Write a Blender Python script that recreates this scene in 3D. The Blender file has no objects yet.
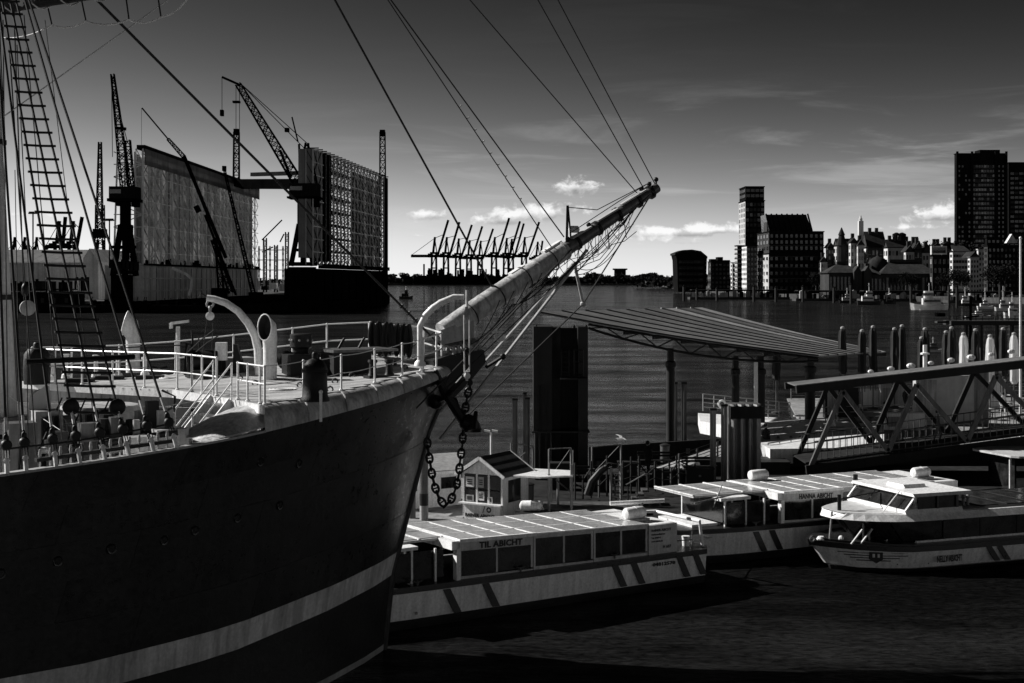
import bpy, bmesh, math, random
from mathutils import Vector as V, Matrix, noise as mn
R = math.radians
rnd = random.Random(7)
sc = bpy.context.scene
col = sc.collection

# ------------------------------------------------------------------ camera
CH, CF = 10.0, 1422.0                      # eye height (m) and focal length in picture widths*1024
cam = bpy.data.cameras.new('camera'); camo = bpy.data.objects.new('camera', cam); col.objects.link(camo)
camo.location = (0, 0, CH); camo.rotation_euler = (R(90), 0, 0)
cam.sensor_width = 36; cam.lens = CF/1024*36; cam.shift_y = -61.5/1024
cam.clip_start = 0.3; cam.clip_end = 20000
sc.camera = camo
sc.render.resolution_x = 1024; sc.render.resolution_y = 683

# ------------------------------------------------------------------ light
SUN_AZ, SUN_EL = R(-70), R(33)             # azimuth from +Y, clockwise
sd = V((math.sin(SUN_AZ)*math.cos(SUN_EL), math.cos(SUN_AZ)*math.cos(SUN_EL), math.sin(SUN_EL)))
sl = bpy.data.lights.new('sun', 'SUN'); sl.energy = 4.6; sl.angle = R(0.53); sl.color = (1, 0.985, 0.965)
so = bpy.data.objects.new('sun', sl); col.objects.link(so); so.rotation_euler = sd.to_track_quat('Z', 'Y').to_euler()
so.location = (-60, 0, 60)
sc.view_settings.view_transform = 'Standard'; sc.view_settings.look = 'None'
sc.view_settings.exposure = 0.65; sc.view_settings.gamma = 1

class NT:
    "small node-tree writer"
    def __init__(s, nt): s.t = nt; s.n = nt.nodes; s.l = nt.links
    def new(s, typ, **kw):
        n = s.n.new(typ)
        for k, v in kw.items(): setattr(n, k, v)
        return n
    def put(s, sock, v):
        if hasattr(v, 'is_output'): s.l.new(v, sock)
        else: sock.default_value = v
    def m(s, op, a, b=0.0, c=0.0, clamp=False):
        n = s.new('ShaderNodeMath', operation=op, use_clamp=clamp)
        s.put(n.inputs[0], a); s.put(n.inputs[1], b); s.put(n.inputs[2], c); return n.outputs[0]
    def noise(s, vec, scale, detail=4, rough=.55, dist=0.0, dim='3D'):
        n = s.new('ShaderNodeTexNoise', noise_dimensions=dim)
        if vec is not None: s.l.new(vec, n.inputs['Vector'])
        n.inputs['Scale'].default_value = scale; n.inputs['Detail'].default_value = detail
        n.inputs['Roughness'].default_value = rough; n.inputs['Distortion'].default_value = dist
        return n.outputs[0]
    def xyz(s, x, y, z):
        n = s.new('ShaderNodeCombineXYZ'); s.put(n.inputs[0], x); s.put(n.inputs[1], y); s.put(n.inputs[2], z); return n.outputs[0]
    def ramp(s, v, a, b, c=0.0, d=1.0, smooth=False):
        n = s.new('ShaderNodeMapRange', interpolation_type='SMOOTHSTEP' if smooth else 'LINEAR')
        for i, q in enumerate((v, a, b, c, d)): s.put(n.inputs[i], q)
        return n.outputs[0]
    def grey(s, v): return s.xyz(v, v, v)

world = bpy.data.worlds.new('World'); sc.world = world; world.use_nodes = True
def build_world():
    t = NT(world.node_tree); t.n.clear()
    sky = t.new('ShaderNodeTexSky', sky_type='NISHITA', sun_disc=False, sun_elevation=SUN_EL, sun_rotation=SUN_AZ,
                altitude=0, air_density=1.0, dust_density=0.0, ozone_density=1.0)
    sep = t.new('ShaderNodeSeparateColor'); t.l.new(sky.outputs[0], sep.inputs[0])
    # black and white through a red filter: only the red light of the sky is kept
    red = t.m('POWER', t.m('MULTIPLY', sep.outputs[0], SKY_A), SKY_P)
    red = t.m('MULTIPLY', t.m('SUBTRACT', 1.0, t.m('EXPONENT', t.m('MULTIPLY', red, -1/SKY_K))), SKY_K)
    co = t.new('ShaderNodeTexCoord'); xy = t.new('ShaderNodeSeparateXYZ'); t.l.new(co.outputs['Generated'], xy.inputs[0])
    az = t.m('ARCTAN2', xy.outputs[0], xy.outputs[1]); el = t.m('ARCSINE', xy.outputs[2])
    # thin streaks of high cloud
    v = t.xyz(t.m('MULTIPLY', az, 3.0), t.m('MULTIPLY', el, 26.0), 0.0)
    ci = t.noise(v, 1.7, 6, .6, .6)
    ci = t.ramp(ci, .48, .70, 0, 1, True)
    band = t.m('MULTIPLY', t.ramp(el, .01, .05, 0, 1, True), t.ramp(el, .085, .15, 1, .04, True))
    side = t.ramp(az, -.2, .1, .12, 1, True)
    ci = t.m('MULTIPLY', t.m('MULTIPLY', ci, band), side)
    res = t.m('ADD', red, t.m('MULTIPLY', ci, CIRRUS))
    # a few low cumulus heaps
    q = t.xyz(t.m('MULTIPLY', az, 60.0), t.m('MULTIPLY', el, 75.0), 0.0)
    pf = t.noise(q, 1.1, 6, .62, .25)
    heaps = [(577,189,25,12,1),(428,216,30,9,.9),(536,215,54,13,1),(500,222,36,9,.8),(668,235,62,11,1),(716,231,34,9,1),(945,216,36,13,1),(925,228,50,5,.7),(690,243,70,5,.5),(410,236,30,4,.5),(860,232,30,5,.4),(30,215,40,6,.5),(-60,200,60,12,.8),(1150,210,80,16,1),(1300,220,60,10,.8),(-260,225,80,14,.8)]
    tot = None; shade = None
    for (px, py, rx, ry, st) in heaps:
        u = (px-512)/CF; a0 = math.atan(u); e0 = math.atan((280-py)/CF/math.sqrt(1+u*u))
        dx = t.m('DIVIDE', t.m('SUBTRACT', az, a0), rx/CF); dy = t.m('DIVIDE', t.m('SUBTRACT', el, e0), ry/CF)
        dyf = t.m('MULTIPLY', dy, t.ramp(dy, -.2, .0, 1.7, 1.0))       # flatter underneath
        d = t.m('SQRT', t.m('ADD', t.m('MULTIPLY', dx, dx), t.m('MULTIPLY', dyf, dyf)))
        b = t.m('MULTIPLY', t.ramp(d, 0, 1.5, 1.1, 0), st)
        tot = b if tot is None else t.m('MAXIMUM', tot, b)
        sh = t.m('MULTIPLY', b, dy)
        shade = sh if shade is None else t.m('ADD', shade, sh)
    dens = t.ramp(t.m('ADD', t.ramp(tot, 0, .12, -1, 0), t.m('ADD', t.m('MULTIPLY', tot, .75), t.m('MULTIPLY', t.m('SUBTRACT', pf, .5), 1.5))), .28, .62, 0, 1, True)
    bright = t.ramp(t.m('ADD', shade, t.m('MULTIPLY', t.m('SUBTRACT', pf, .5), 1.2)), -.35, .25, CUM_LO, CUM_HI)
    mix = t.m('ADD', t.m('MULTIPLY', res, t.m('SUBTRACT', 1.0, t.m('MULTIPLY', dens, .85))), t.m('MULTIPLY', bright, t.m('MULTIPLY', dens, .85)))
    bg = t.new('ShaderNodeBackground'); t.l.new(t.grey(mix), bg.inputs[0]); bg.inputs[1].default_value = 0.1
    out = t.new('ShaderNodeOutputWorld'); t.l.new(bg.outputs[0], out.inputs[0])
SKY_K = 6.0
SKY_A, SKY_P, CIRRUS, CUM_LO, CUM_HI = 0.231, 3.7, 0.85, 1.2, 6.6
build_world()

# ------------------------------------------------------------------ materials (a black and white picture: greys only)
MT = {}
def mat(name, v, rough=.6, metal=0.0, var=.3, scale=1.2, bump=0.0, bscale=30, streak=0.0, spec=.5, fine=.15):
    m = bpy.data.materials.new(name); m.use_nodes = True; t = NT(m.node_tree)
    b = t.n['Principled BSDF']; b.inputs['Roughness'].default_value = rough; b.inputs['Metallic'].default_value = metal
    b.inputs['Specular IOR Level'].default_value = spec
    co = t.new('ShaderNodeTexCoord').outputs['Object']
    n = t.noise(co, scale, 5, .6)
    f = t.ramp(n, .25, .75, 1-var, 1+var)
    n2 = t.noise(co, scale*14, 3, .6)
    f = t.m('MULTIPLY', f, t.ramp(n2, .3, .7, 1-fine, 1+fine))
    if streak:
        mp = t.new('ShaderNodeMapping'); t.l.new(co, mp.inputs[0]); mp.inputs['Scale'].default_value = (scale*6, scale*6, scale*.35)
        s = t.noise(mp.outputs[0], 1.0, 4, .6)
        f = t.m('MULTIPLY', f, t.ramp(s, .38, .72, 1+streak*.3, 1-streak))
    t.l.new(t.grey(t.m('MULTIPLY', f, v, clamp=True)), b.inputs['Base Color'])
    t.l.new(t.ramp(n2, .3, .7, max(.03, rough-.1), min(1, rough+.1)), b.inputs['Roughness'])
    if bump:
        nb = t.noise(co, bscale, 4, .6)
        bn = t.new('ShaderNodeBump'); bn.inputs['Strength'].default_value = bump; bn.inputs['Distance'].default_value = .02
        t.l.new(nb, bn.inputs['Height']); t.l.new(bn.outputs[0], b.inputs['Normal'])
    MT[name] = m; return m
mat('hull_black', .007, .42, 0, .7, .7, .6, 2.2, .6)
mat('hull_plate_dark', .011, .34, 0, .9, .5, .6, 1.6, .7)
mat('stripe_paint', .5, .55, 0, .3, .8, .2, 3, .45)
mat('boot_paint', .012, .6, 0, .5, .8, .3, 3, .5)
mat('white_paint', .72, .4, 0, .15, 1.2, .15, 12, .25)
mat('white_rail', .78, .4, 0, .1, 2)
mat('grey_paint', .32, .5, 0, .25, 1, .1, 10, .3)
mat('dark_paint', .014, .65, 0, .4, 1, .15, 10, .3, spec=.25)
mat('mast_paint', .5, .6, 0, .25, .8, .15, 10, .5)
mat('black_iron', .006, .5, .0, .5, 3, .3, 25, spec=.3)
mat('deck_wood', .36, .75, 0, .3, 1.5, .25, 25)
mat('deck_wood_dark', .26, .75, 0, .35, 1.5, .25, 25)
mat('rope_dark', .015, .9, 0, .3, 8, .5, 60)
mat('rope_light', .6, .9, 0, .3, 8, .5, 60)
mat('steel_dull', .10, .45, .3, .4, 1, .2, 8, .5)
mat('steel_pale', .22, .4, .2, .35, 1, .2, 8, .6)
mat('rust_steel', .014, .7, 0, .6, .9, .4, 5, .6, spec=.2)
mat('roof_metal', .17, .45, .2, .35, .5, .05, 2, .3)
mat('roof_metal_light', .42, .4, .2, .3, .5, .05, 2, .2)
mat('glass', .016, .05, 0, .95, 2.2, .25, 2.5, 0, .4, .5)  # noise mottles the base colour to mimic rippled reflections
mat('glass_far', .015, .15, 0, .6, .08, 0, 1, 0, .4)
mat('glass_lit', .22, .25, 0, .5, .2)  # paler copy of the far glass, lit panes put into its colour
mat('solar_glass', .36, .16, 0, .35, .7, 0, 1, 0, .7)
mat('boat_white', .8, .35, 0, .12, 1, .03, 4, .25)
mat('boat_grey', .5, .4, 0, .2, 1, .03, 4, .25)
mat('boat_dark', .014, .35, 0, .4, 1)
mat('letter_black', .008, .6, 0, .1, 1)
mat('letter_white', .6, .6, 0, .1, 1)
mat('concrete', .24, .8, 0, .3, .5, .4, 6, .5, spec=.1)
mat('spar_paint', .42, .5, 0, .55, 1.8, .35, 10, .5)
mat('shingle_mid', .12, .7, 0, .4, 3, .3, 20, .3)
mat('gunwale_paint', .40, .6, 0, .75, 1.6, .4, 9, .4)
mat('house_paint', .36, .5, 0, .25, 1, .15, 10, .4)
mat('concrete_dark', .06, .85, 0, .4, .4, .4, 4, .5, spec=.1)
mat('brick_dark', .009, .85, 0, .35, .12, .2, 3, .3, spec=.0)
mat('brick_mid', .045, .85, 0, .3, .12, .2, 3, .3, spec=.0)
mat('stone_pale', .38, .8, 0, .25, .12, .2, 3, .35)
mat('plaster', .55, .8, 0, .2, .12, .1, 3, .3)
mat('slate', .03, .6, 0, .35, .15, .2, 3, .3, spec=.0)
mat('copper_roof', .04, .6, 0, .3, .15, .2, 3, .4, spec=.0)
mat('crane_dark', .003, .6, 0, .4, .2, spec=.0)
mat('crane_grey', .012, .6, 0, .4, .2, spec=.0)
mat('truss_pale', .75, .5, 0, .3, .2, 0, 3, .3)
mat('truss_mid', .4, .5, 0, .3, .2, 0, 3, .3)
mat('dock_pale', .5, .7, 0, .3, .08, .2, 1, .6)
mat('leaf_grey', .16, .7, 0, .3, .08, .2, 1, .6)
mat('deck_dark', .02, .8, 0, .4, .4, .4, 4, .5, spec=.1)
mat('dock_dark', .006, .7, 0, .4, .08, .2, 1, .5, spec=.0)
mat('foliage', .014, .8, 0, .4, .2, spec=.0)
mat('bark', .05, .9, 0, .4, 1)
mat('skin', .35, .6, 0, .1, 3)
mat('cloth_dark', .012, .9, 0, .3, 8)
mat('cloth_mid', .12, .9, 0, .3, 8)
mat('fender_rubber', .012, .8, 0, .4, 4)
mat('bank_soil', .03, .95, 0, .4, .05)

def cloth_mat(name, v, tr):
    m = mat(name, v, .9, 0, .45, .06, .3, 1, .5); t = NT(m.node_tree); b = t.n['Principled BSDF']; out = [n for n in t.n if n.type == 'OUTPUT_MATERIAL'][0]
    tl = t.new('ShaderNodeBsdfTranslucent'); co = t.new('ShaderNodeTexCoord').outputs['Object']
    t.l.new(t.grey(t.m('MULTIPLY', t.ramp(t.noise(co, .12, 4, .6), .3, .7, .3, 1.0), v*1.6)), tl.inputs[0])
    mx = t.new('ShaderNodeMixShader'); mx.inputs[0].default_value = tr; t.l.new(b.outputs[0], mx.inputs[1]); t.l.new(tl.outputs[0], mx.inputs[2]); t.l.new(mx.outputs[0], out.inputs[0])
cloth_mat('canvas', .8, .45); cloth_mat('screen_cloth', .34, .5); cloth_mat('screen_cloth_dark', .2, .4)
# ------------------------------------------------------------------ mesh writer
ROOT = {}
def ndir(d):
    a = V((0, 0, 1)) if abs(d.z) < .95 else V((0, 1, 0))
    x = d.cross(a).normalized(); return x, x.cross(d).normalized() * -1
class MB:
    def __init__(s): s.v = []; s.f = []
    def add(s, vs, fs):
        k = len(s.v); s.v += [V(a) for a in vs]; s.f += [tuple(i+k for i in f) for f in fs]; return s
    def hexa(s, p):   # 8 points: bottom ring 0-3, top ring 4-7
        return s.add(p, [(3,2,1,0),(4,5,6,7),(0,1,5,4),(1,2,6,5),(2,3,7,6),(3,0,4,7)])
    def box(s, x0, x1, y0, y1, z0, z1):
        return s.hexa([(x0,y0,z0),(x1,y0,z0),(x1,y1,z0),(x0,y1,z0),(x0,y0,z1),(x1,y0,z1),(x1,y1,z1),(x0,y1,z1)])
    def obox(s, c, ax, ay, az):   # centre and three half-vectors
        c = V(c); ax = V(ax); ay = V(ay); az = V(az)
        return s.hexa([c-ax-ay-az, c+ax-ay-az, c+ax+ay-az, c-ax+ay-az, c-ax-ay+az, c+ax-ay+az, c+ax+ay+az, c-ax+ay+az])
    def beam(s, p, q, w, h=None, up=None):
        p = V(p); q = V(q); d = q-p
        if d.length < 1e-6: return s
        h = w if h is None else h
        dn = d.normalized()
        if up is None: x, y = ndir(dn)
        else: x = dn.cross(V(up)).normalized(); y = x.cross(dn)
        return s.obox((p+q)/2, d/2, x*w/2, y*h/2)
    def tube(s, p, q, r, r2=None, n=8, caps=True):
        p = V(p); q = V(q); r2 = r if r2 is None else r2; d = (q-p)
        if d.length < 1e-6: return s
        x, y = ndir(d.normalized()); vs = []
        for k in range(n):
            a = 2*math.pi*k/n; o = x*math.cos(a)+y*math.sin(a); vs += [p+o*r, q+o*r2]
        fs = [(2*k, 2*((k+1) % n), 2*((k+1) % n)+1, 2*k+1) for k in range(n)]
        if caps: fs += [tuple(2*k for k in range(n))[::-1], tuple(2*k+1 for k in range(n))]
        return s.add(vs, fs)
    def path(s, pts, r, n=6, caps=True):
        pts = [V(p) for p in pts]; vs = []; x = None
        for i, p in enumerate(pts):
            d = (pts[min(i+1, len(pts)-1)]-pts[max(i-1, 0)]).normalized()
            if x is None: x, y = ndir(d)
            else:
                x = (x-d*x.dot(d)).normalized(); y = d.cross(x)
            rr = r[i] if isinstance(r, (list, tuple)) else r
            for k in range(n):
                a = 2*math.pi*k/n; vs.append(p+(x*math.cos(a)+y*math.sin(a))*rr)
        fs = []
        for i in range(len(pts)-1):
            for k in range(n):
                a = i*n+k; b = i*n+(k+1) % n; fs.append((a, b, b+n, a+n))
        if caps: fs += [tuple(range(n))[::-1], tuple(range(len(vs)-n, len(vs)))]
        return s.add(vs, fs)
    def lathe(s, c, prof, n=16, ax=(0,0,1)):   # prof: (radius, height)
        c = V(c); ax = V(ax).normalized(); x, y = ndir(ax); vs = []
        for (r, h) in prof:
            for k in range(n):
                a = 2*math.pi*k/n; vs.append(c+ax*h+(x*math.cos(a)+y*math.sin(a))*r)
        fs = [(i*n+k, i*n+(k+1) % n, (i+1)*n+(k+1) % n, (i+1)*n+k) for i in range(len(prof)-1) for k in range(n)]
        fs += [tuple(range(n))[::-1], tuple(range(len(vs)-n, len(vs)))]
        return s.add(vs, fs)
    def ball(s, c, r, n=10, sq=(1,1,1)):
        prof = [(math.sin(math.pi*i/6), -math.cos(math.pi*i/6)) for i in range(7)]
        vs = []; c = V(c)
        for (a, h) in prof:
            for k in range(n):
                t = 2*math.pi*k/n; vs.append(c+V((math.cos(t)*max(a,.02)*r*sq[0], math.sin(t)*max(a,.02)*r*sq[1], h*r*sq[2])))
        fs = [(i*n+k, i*n+(k+1) % n, (i+1)*n+(k+1) % n, (i+1)*n+k) for i in range(6) for k in range(n)]
        return s.add(vs, fs)
    def grid(s, rows):      # rows of points
        m = len(rows[0]); vs = [p for r_ in rows for p in r_]
        fs = [(i*m+j, i*m+j+1, (i+1)*m+j+1, (i+1)*m+j) for i in range(len(rows)-1) for j in range(m-1)]
        return s.add(vs, fs)
    def sheet(s, rows, th, up=(0,0,1)):   # grid with thickness
        u = V(up)*th; n = len(rows); m = len(rows[0])
        top = [[V(p)+u for p in r_] for r_ in rows]; s.grid(top); s.grid([[V(p) for p in r_][::-1] for r_ in rows])
        edge = [rows[0][j] for j in range(m)]+[rows[i][m-1] for i in range(1, n)]+[rows[n-1][j] for j in range(m-2, -1, -1)]+[rows[i][0] for i in range(n-2, 0, -1)]
        e = [V(p) for p in edge]; k = len(e); return s.add(e+[p+u for p in e], [(i, (i+1) % k, (i+1) % k+k, i+k) for i in range(k)])
    def prism(s, pts, ext):
        ext = V(ext); n = len(pts); p = [V(a) for a in pts]
        return s.add(p+[a+ext for a in p], [tuple(range(n))[::-1], tuple(range(n, 2*n))]+[(i, (i+1) % n, (i+1) % n+n, i+n) for i in range(n)])
    def torus(s, c, ax, R0, r, n=12, k=6, sx=1.0, xdir=None):
        c = V(c); ax = V(ax).normalized(); x, y = ndir(ax)
        if xdir is not None: x = V(xdir).normalized(); y = ax.cross(x)
        pts = []
        for i in range(n):
            a = 2*math.pi*i/n; d = x*math.cos(a)+y*math.sin(a); o = c+x*math.cos(a)*R0*sx+y*math.sin(a)*R0
            for j in range(k):
                b = 2*math.pi*j/k; pts.append(o+(d*math.cos(b)+ax*math.sin(b))*r)
        return s.add(pts, [(i*k+j, ((i+1) % n)*k+j, ((i+1) % n)*k+(j+1) % k, i*k+(j+1) % k) for i in range(n) for j in range(k)])
    def lattice(s, p, q, w0, w1, n, t, up=(0,0,1), sides=4):
        p = V(p); q = V(q); d = (q-p).normalized(); x = d.cross(V(up)).normalized(); y = x.cross(d)
        cs = [(-1,-1),(1,-1),(1,1),(-1,1)] if sides == 4 else [(-1,-.6),(1,-.6),(0,1)]
        def pt(i, f): w = (w0+(w1-w0)*f)/2; return p+(q-p)*f+x*cs[i][0]*w+y*cs[i][1]*w
        for i in range(sides):
            s.beam(pt(i, 0), pt(i, 1), t)
            j = (i+1) % sides
            for k in range(n):
                a, b = (k/n, (k+1)/n); s.beam(pt(i, a) if k % 2 else pt(j, a), pt(j, b) if k % 2 else pt(i, b), t*.7)
                s.beam(pt(i, a), pt(j, a), t*.6)
        return s
    def mesh(s, name, m, mtx=None, smooth=False):
        me = bpy.data.meshes.new(name); vs = s.v if mtx is None else [mtx @ a for a in s.v]
        me.from_pydata([tuple(a) for a in vs], [], s.f); me.materials.append(MT[m] if isinstance(m, str) else m)
        if smooth:
            me.polygons.foreach_set('use_smooth', [True]*len(me.polygons))
            bm_ = bmesh.new(); bm_.from_mesh(me)
            for e in bm_.edges:
                if len(e.link_faces) != 2 or e.calc_face_angle(3) > .7: e.smooth = False
            bm_.to_mesh(me); bm_.free()
        me.update(); return me
    def build(s, name, m, parent=None, smooth=False, local=False, **tags):
        if parent is not None:
            inv = None if local else ROOT[parent.name].inverted()
            o = bpy.data.objects.new(name, s.mesh(name, m, inv, smooth)); o.parent = parent; ROOT_set(o, ROOT[parent.name])
        else:
            n = len(s.v); c = V((sum(a.x for a in s.v)/n, sum(a.y for a in s.v)/n, min(a.z for a in s.v)))
            mt = Matrix.Translation(c); o = bpy.data.objects.new(name, s.mesh(name, m, mt.inverted(), smooth)); o.location = c; ROOT_set(o, mt)
        col.objects.link(o)
        for k, v_ in tags.items(): o[k] = v_
        return o
def ROOT_set(o, m): ROOT[o.name] = m
def thing(name, label, cat, loc, rz=0.0, group=None):
    o = bpy.data.objects.new(name, None); col.objects.link(o); o.empty_display_size = .3
    o.location = loc; o.rotation_euler = (0, 0, rz); o['label'] = label; o['category'] = cat
    if group: o['group'] = group
    ROOT_set(o, Matrix.Translation(V(loc)) @ Matrix.Rotation(rz, 4, 'Z')); return o
def tag(o, label, cat, group=None):
    o['label'] = label; o['category'] = cat
    if group: o['group'] = group
    return o
def inst(src, name, parent, mtx=None):
    "another piece that shares src's mesh, placed by a matrix local to the parent"
    o = bpy.data.objects.new(name, src.data if hasattr(src, 'data') else src); o.parent = parent; col.objects.link(o)
    if mtx is not None: o.matrix_local = mtx
    ROOT_set(o, ROOT[parent.name]); return o
def copy_thing(root, loc, rz=0.0, label=None, group=None, scale=None):
    kids = {}
    for o in bpy.data.objects:
        if o.parent: kids.setdefault(o.parent.name, []).append(o)
    def rec(o, par):
        c = o.copy(); col.objects.link(c); c.parent = par
        for k in kids.get(o.name, []): rec(k, c)
        return c
    r_ = rec(root, None); r_.location = loc; r_.rotation_euler = (0, 0, rz)
    if scale: r_.scale = (scale,)*3
    if label: r_['label'] = label
    if group: r_['group'] = group
    return r_
# a pixel of the photograph turned into a point of the place
def W(px, py, Y): return V(((px-512)/CF*Y, Y, CH-(py-280)/CF*Y))
def G(px, py, z=0.0): return W(px, py, (CH-z)*CF/(py-280))
def text(body, size, m, parent, origin, xdir, ndir_, name='lettering', ext=.004, align='LEFT', sx=1.0, width=None):
    cu = bpy.data.curves.new(name, 'FONT'); cu.body = body; cu.size = size; cu.extrude = ext; cu.align_x = align; cu.space_character = 1.05
    cu.resolution_u = 2; cu.offset = size*.035
    to = bpy.data.objects.new('tmp', cu); col.objects.link(to)
    dg = bpy.context.evaluated_depsgraph_get(); me = bpy.data.meshes.new_from_object(to.evaluated_get(dg))
    bpy.data.objects.remove(to); me.name = name
    if width:
        xs = [v_.co.x for v_ in me.vertices]; sx = width/(max(xs)-min(xs))
    x = V(xdir).normalized(); n = V(ndir_).normalized(); y = n.cross(x).normalized(); n = x.cross(y)
    mx = Matrix(((x.x*sx, y.x, n.x, origin[0]), (x.y*sx, y.y, n.y, origin[1]), (x.z*sx, y.z, n.z, origin[2]), (0,0,0,1)))
    me.transform(ROOT[parent.name].inverted() @ mx)
    me.materials.clear(); me.materials.append(MT[m])
    o = bpy.data.objects.new(name, me); o.parent = parent; col.objects.link(o); ROOT_set(o, ROOT[parent.name]); return o
def lerp(a, b, t): return a+(b-a)*t
def interp(x, xs, ys):
    if x <= xs[0]: return ys[0]
    for i in range(len(xs)-1):
        if x <= xs[i+1]: return lerp(ys[i], ys[i+1], (x-xs[i])/(xs[i+1]-xs[i]))
    return ys[-1]
def sag(p, q, drop, n=12):
    p = V(p); q = V(q); return [p.lerp(q, i/n)-V((0,0,drop*4*(i/n)*(1-i/n))) for i in range(n+1)]
def struct(o): o['kind'] = 'structure'; return o
# ================================================================== water, banks
WATER_D = .009
def water_mat():
    m = bpy.data.materials.new('river_water'); m.use_nodes = True; t = NT(m.node_tree); b = t.n['Principled BSDF']
    t.n.remove(b)
    geo = t.new('ShaderNodeNewGeometry').outputs['Position']
    mp = t.new('ShaderNodeMapping'); t.l.new(geo, mp.inputs[0]); mp.inputs['Scale'].default_value = (.55, 1.0, 1); mp.inputs['Rotation'].default_value = (0, 0, .18)
    a = t.noise(mp.outputs[0], 1.5, 5, .62, .3)       # chop
    c = t.noise(mp.outputs[0], .33, 3, .5, .2)        # longer waves
    d = t.noise(mp.outputs[0], 5.0, 4, .65, .3)
    h = t.m('ADD', t.m('MULTIPLY', a, .42), t.m('ADD', t.m('ADD', t.m('MULTIPLY', c, .5), t.m('MULTIPLY', t.noise(mp.outputs[0], .09, 3, .55, .4), 1.9)), t.m('MULTIPLY', d, .3)))
    h = t.m('ADD', h, t.m('MULTIPLY', t.noise(mp.outputs[0], .028, 3, .6, .6), 4.0))
    gust = t.noise(geo, .03, 3, .6, .5)
    st = t.ramp(gust, .35, .65, .55, 1.0)
    bn = t.new('ShaderNodeBump'); t.put(bn.inputs['Strength'], st); bn.inputs['Distance'].default_value = .42
    t.l.new(h, bn.inputs['Height'])
    fr = t.new('ShaderNodeFresnel'); fr.inputs[0].default_value = 1.33; t.l.new(bn.outputs[0], fr.inputs['Normal'])
    mp2 = t.new('ShaderNodeMapping'); t.l.new(geo, mp2.inputs[0]); mp2.inputs['Scale'].default_value = (.28, 1.0, 1); mp2.inputs['Rotation'].default_value = (0, 0, .12)
    rip = t.noise(mp2.outputs[0], .12, 10, .84, .25)                                          # noise patterning reflection strength and water colour in place of wind ripples
    mp3 = t.new('ShaderNodeMapping'); t.l.new(geo, mp3.inputs[0]); mp3.inputs['Scale'].default_value = (.4, .8, 1)
    silt_ripples = t.m('MULTIPLY', t.ramp(t.noise(mp3.outputs[0], 7.0, 6, .72, .3), .36, .64, WATER_D*.3, WATER_D*1.8), t.ramp(rip, .42, .58, .4, 1.5))
    di = t.new('ShaderNodeBsdfDiffuse'); t.l.new(t.grey(silt_ripples), di.inputs[0])                   # muddy river tone with ripple light and dark mottled into it
    gl = t.new('ShaderNodeBsdfGlossy'); gl.inputs[0].default_value = (1, 1, 1, 1); gl.inputs['Roughness'].default_value = .07; t.l.new(bn.outputs[0], gl.inputs['Normal'])
    mx = t.new('ShaderNodeMixShader'); t.l.new(t.m('MULTIPLY', fr.outputs[0], t.ramp(rip, .40, .60, .10, .60)), mx.inputs[0]); t.l.new(di.outputs[0], mx.inputs[1]); t.l.new(gl.outputs[0], mx.inputs[2])
    out = [n for n in t.n if n.type == 'OUTPUT_MATERIAL'][0]; t.l.new(mx.outputs[0], out.inputs[0])
    MT['water'] = m
water_mat()
w = MB(); ys = [-60, 20, 40, 70, 120, 200, 400, 800, 1600, 3000, 6000]
w.grid([[(-4000 if y > 1600 else -1500-y*1.5, y, 0), (0, y, 0), (4000 if y > 1600 else 1500+y*1.5, y, 0)] for y in ys])
struct(w.build('river_water', 'water'))
# ground under everything to the horizon
g = MB(); g.box(-9000, 9000, -200, 14000, -3.2, -3.0); struct(g.build('ground', 'bank_soil'))
# far bank, low
fb = MB(); fb.box(-2400, 2400, 2720, 9000, -2.0, 2.6); fb.box(-900, -200, 2716, 2724, -2.0, 3.0)
struct(fb.build('far_bank', 'bank_soil'))
# the quay of the shipyard on the left
yq = MB(); yq.box(-420, -120, 455, 900, -2, 3.2); yq.box(-420, -128, 440, 455, -2, 2.2)
struct(yq.build('shipyard_quay', 'concrete_dark'))
# city bank on the right, rising to a hill behind
rb = MB(); BK = [(660,2300),(690,1180),(735,860),(800,745),(870,690),(950,640),(1024,590),(1300,470),(2200,330)]
for (f, z) in ((0, -2.0), (.02, 2.4), (30, 2.6), (70, 3.0), (150, 7), (260, 15), (420, 19), (1200, 20)): rb.v += [V(((px-512)/CF*Y*(1+f/Y), Y+f, z if z < 3 else 3+(z-3)*max(0, min(1, (px-800)/110)))) for px, Y in BK]
nb_ = len(BK); rb.f = [(i*nb_+j, i*nb_+j+1, (i+1)*nb_+j+1, (i+1)*nb_+j) for i in range(7) for j in range(nb_-1)]
struct(rb.build('city_bank', 'concrete_dark'))

# ================================================================== far wood as one mass (leaf clumps)
def wood(name, x0, x1, y, zb, hmin, hmax, n, seed, kind, depth=60, size=3.2, yfun=None):
    r_ = random.Random(seed); m = MB(); hs = {}
    for i in range(n):
        x = r_.uniform(x0, x1); yy = (yfun(x) if yfun else y)+r_.uniform(0, depth)
        k = round(x/((x1-x0)/60)); 
        if k not in hs: hs[k] = r_.uniform(hmin, hmax)
        h = hs[k]*(.85+.3*mn.noise(V((x*.03, seed, 0))))
        z = zb+h*(r_.random()**.7); s = size*r_.uniform(.5, 1.2)*(1.15-.6*(z-zb)/max(h, 1))
        a = V((r_.uniform(-1,1), r_.uniform(-1,1), r_.uniform(-1,1))).normalized()*s; b = a.cross(V((r_.uniform(-1,1), r_.uniform(-1,1), r_.uniform(-1,1)))).normalized()*s
        c = V((x, yy, z)); m.add([c-a, c-b, c+a*.8, c+b], [(0,1,2,3)])
    o = m.build(name, 'foliage'); o['kind'] = kind; return o
wood('far_wood', -330, 420, 2740, 2.5, 12, 25, 15000, 3, 'stuff', 120, 4.2)
wood('far_wood', -1100, -330, 2740, 2.5, 8, 16, 3000, 4, 'stuff', 120, 3.6)
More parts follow.
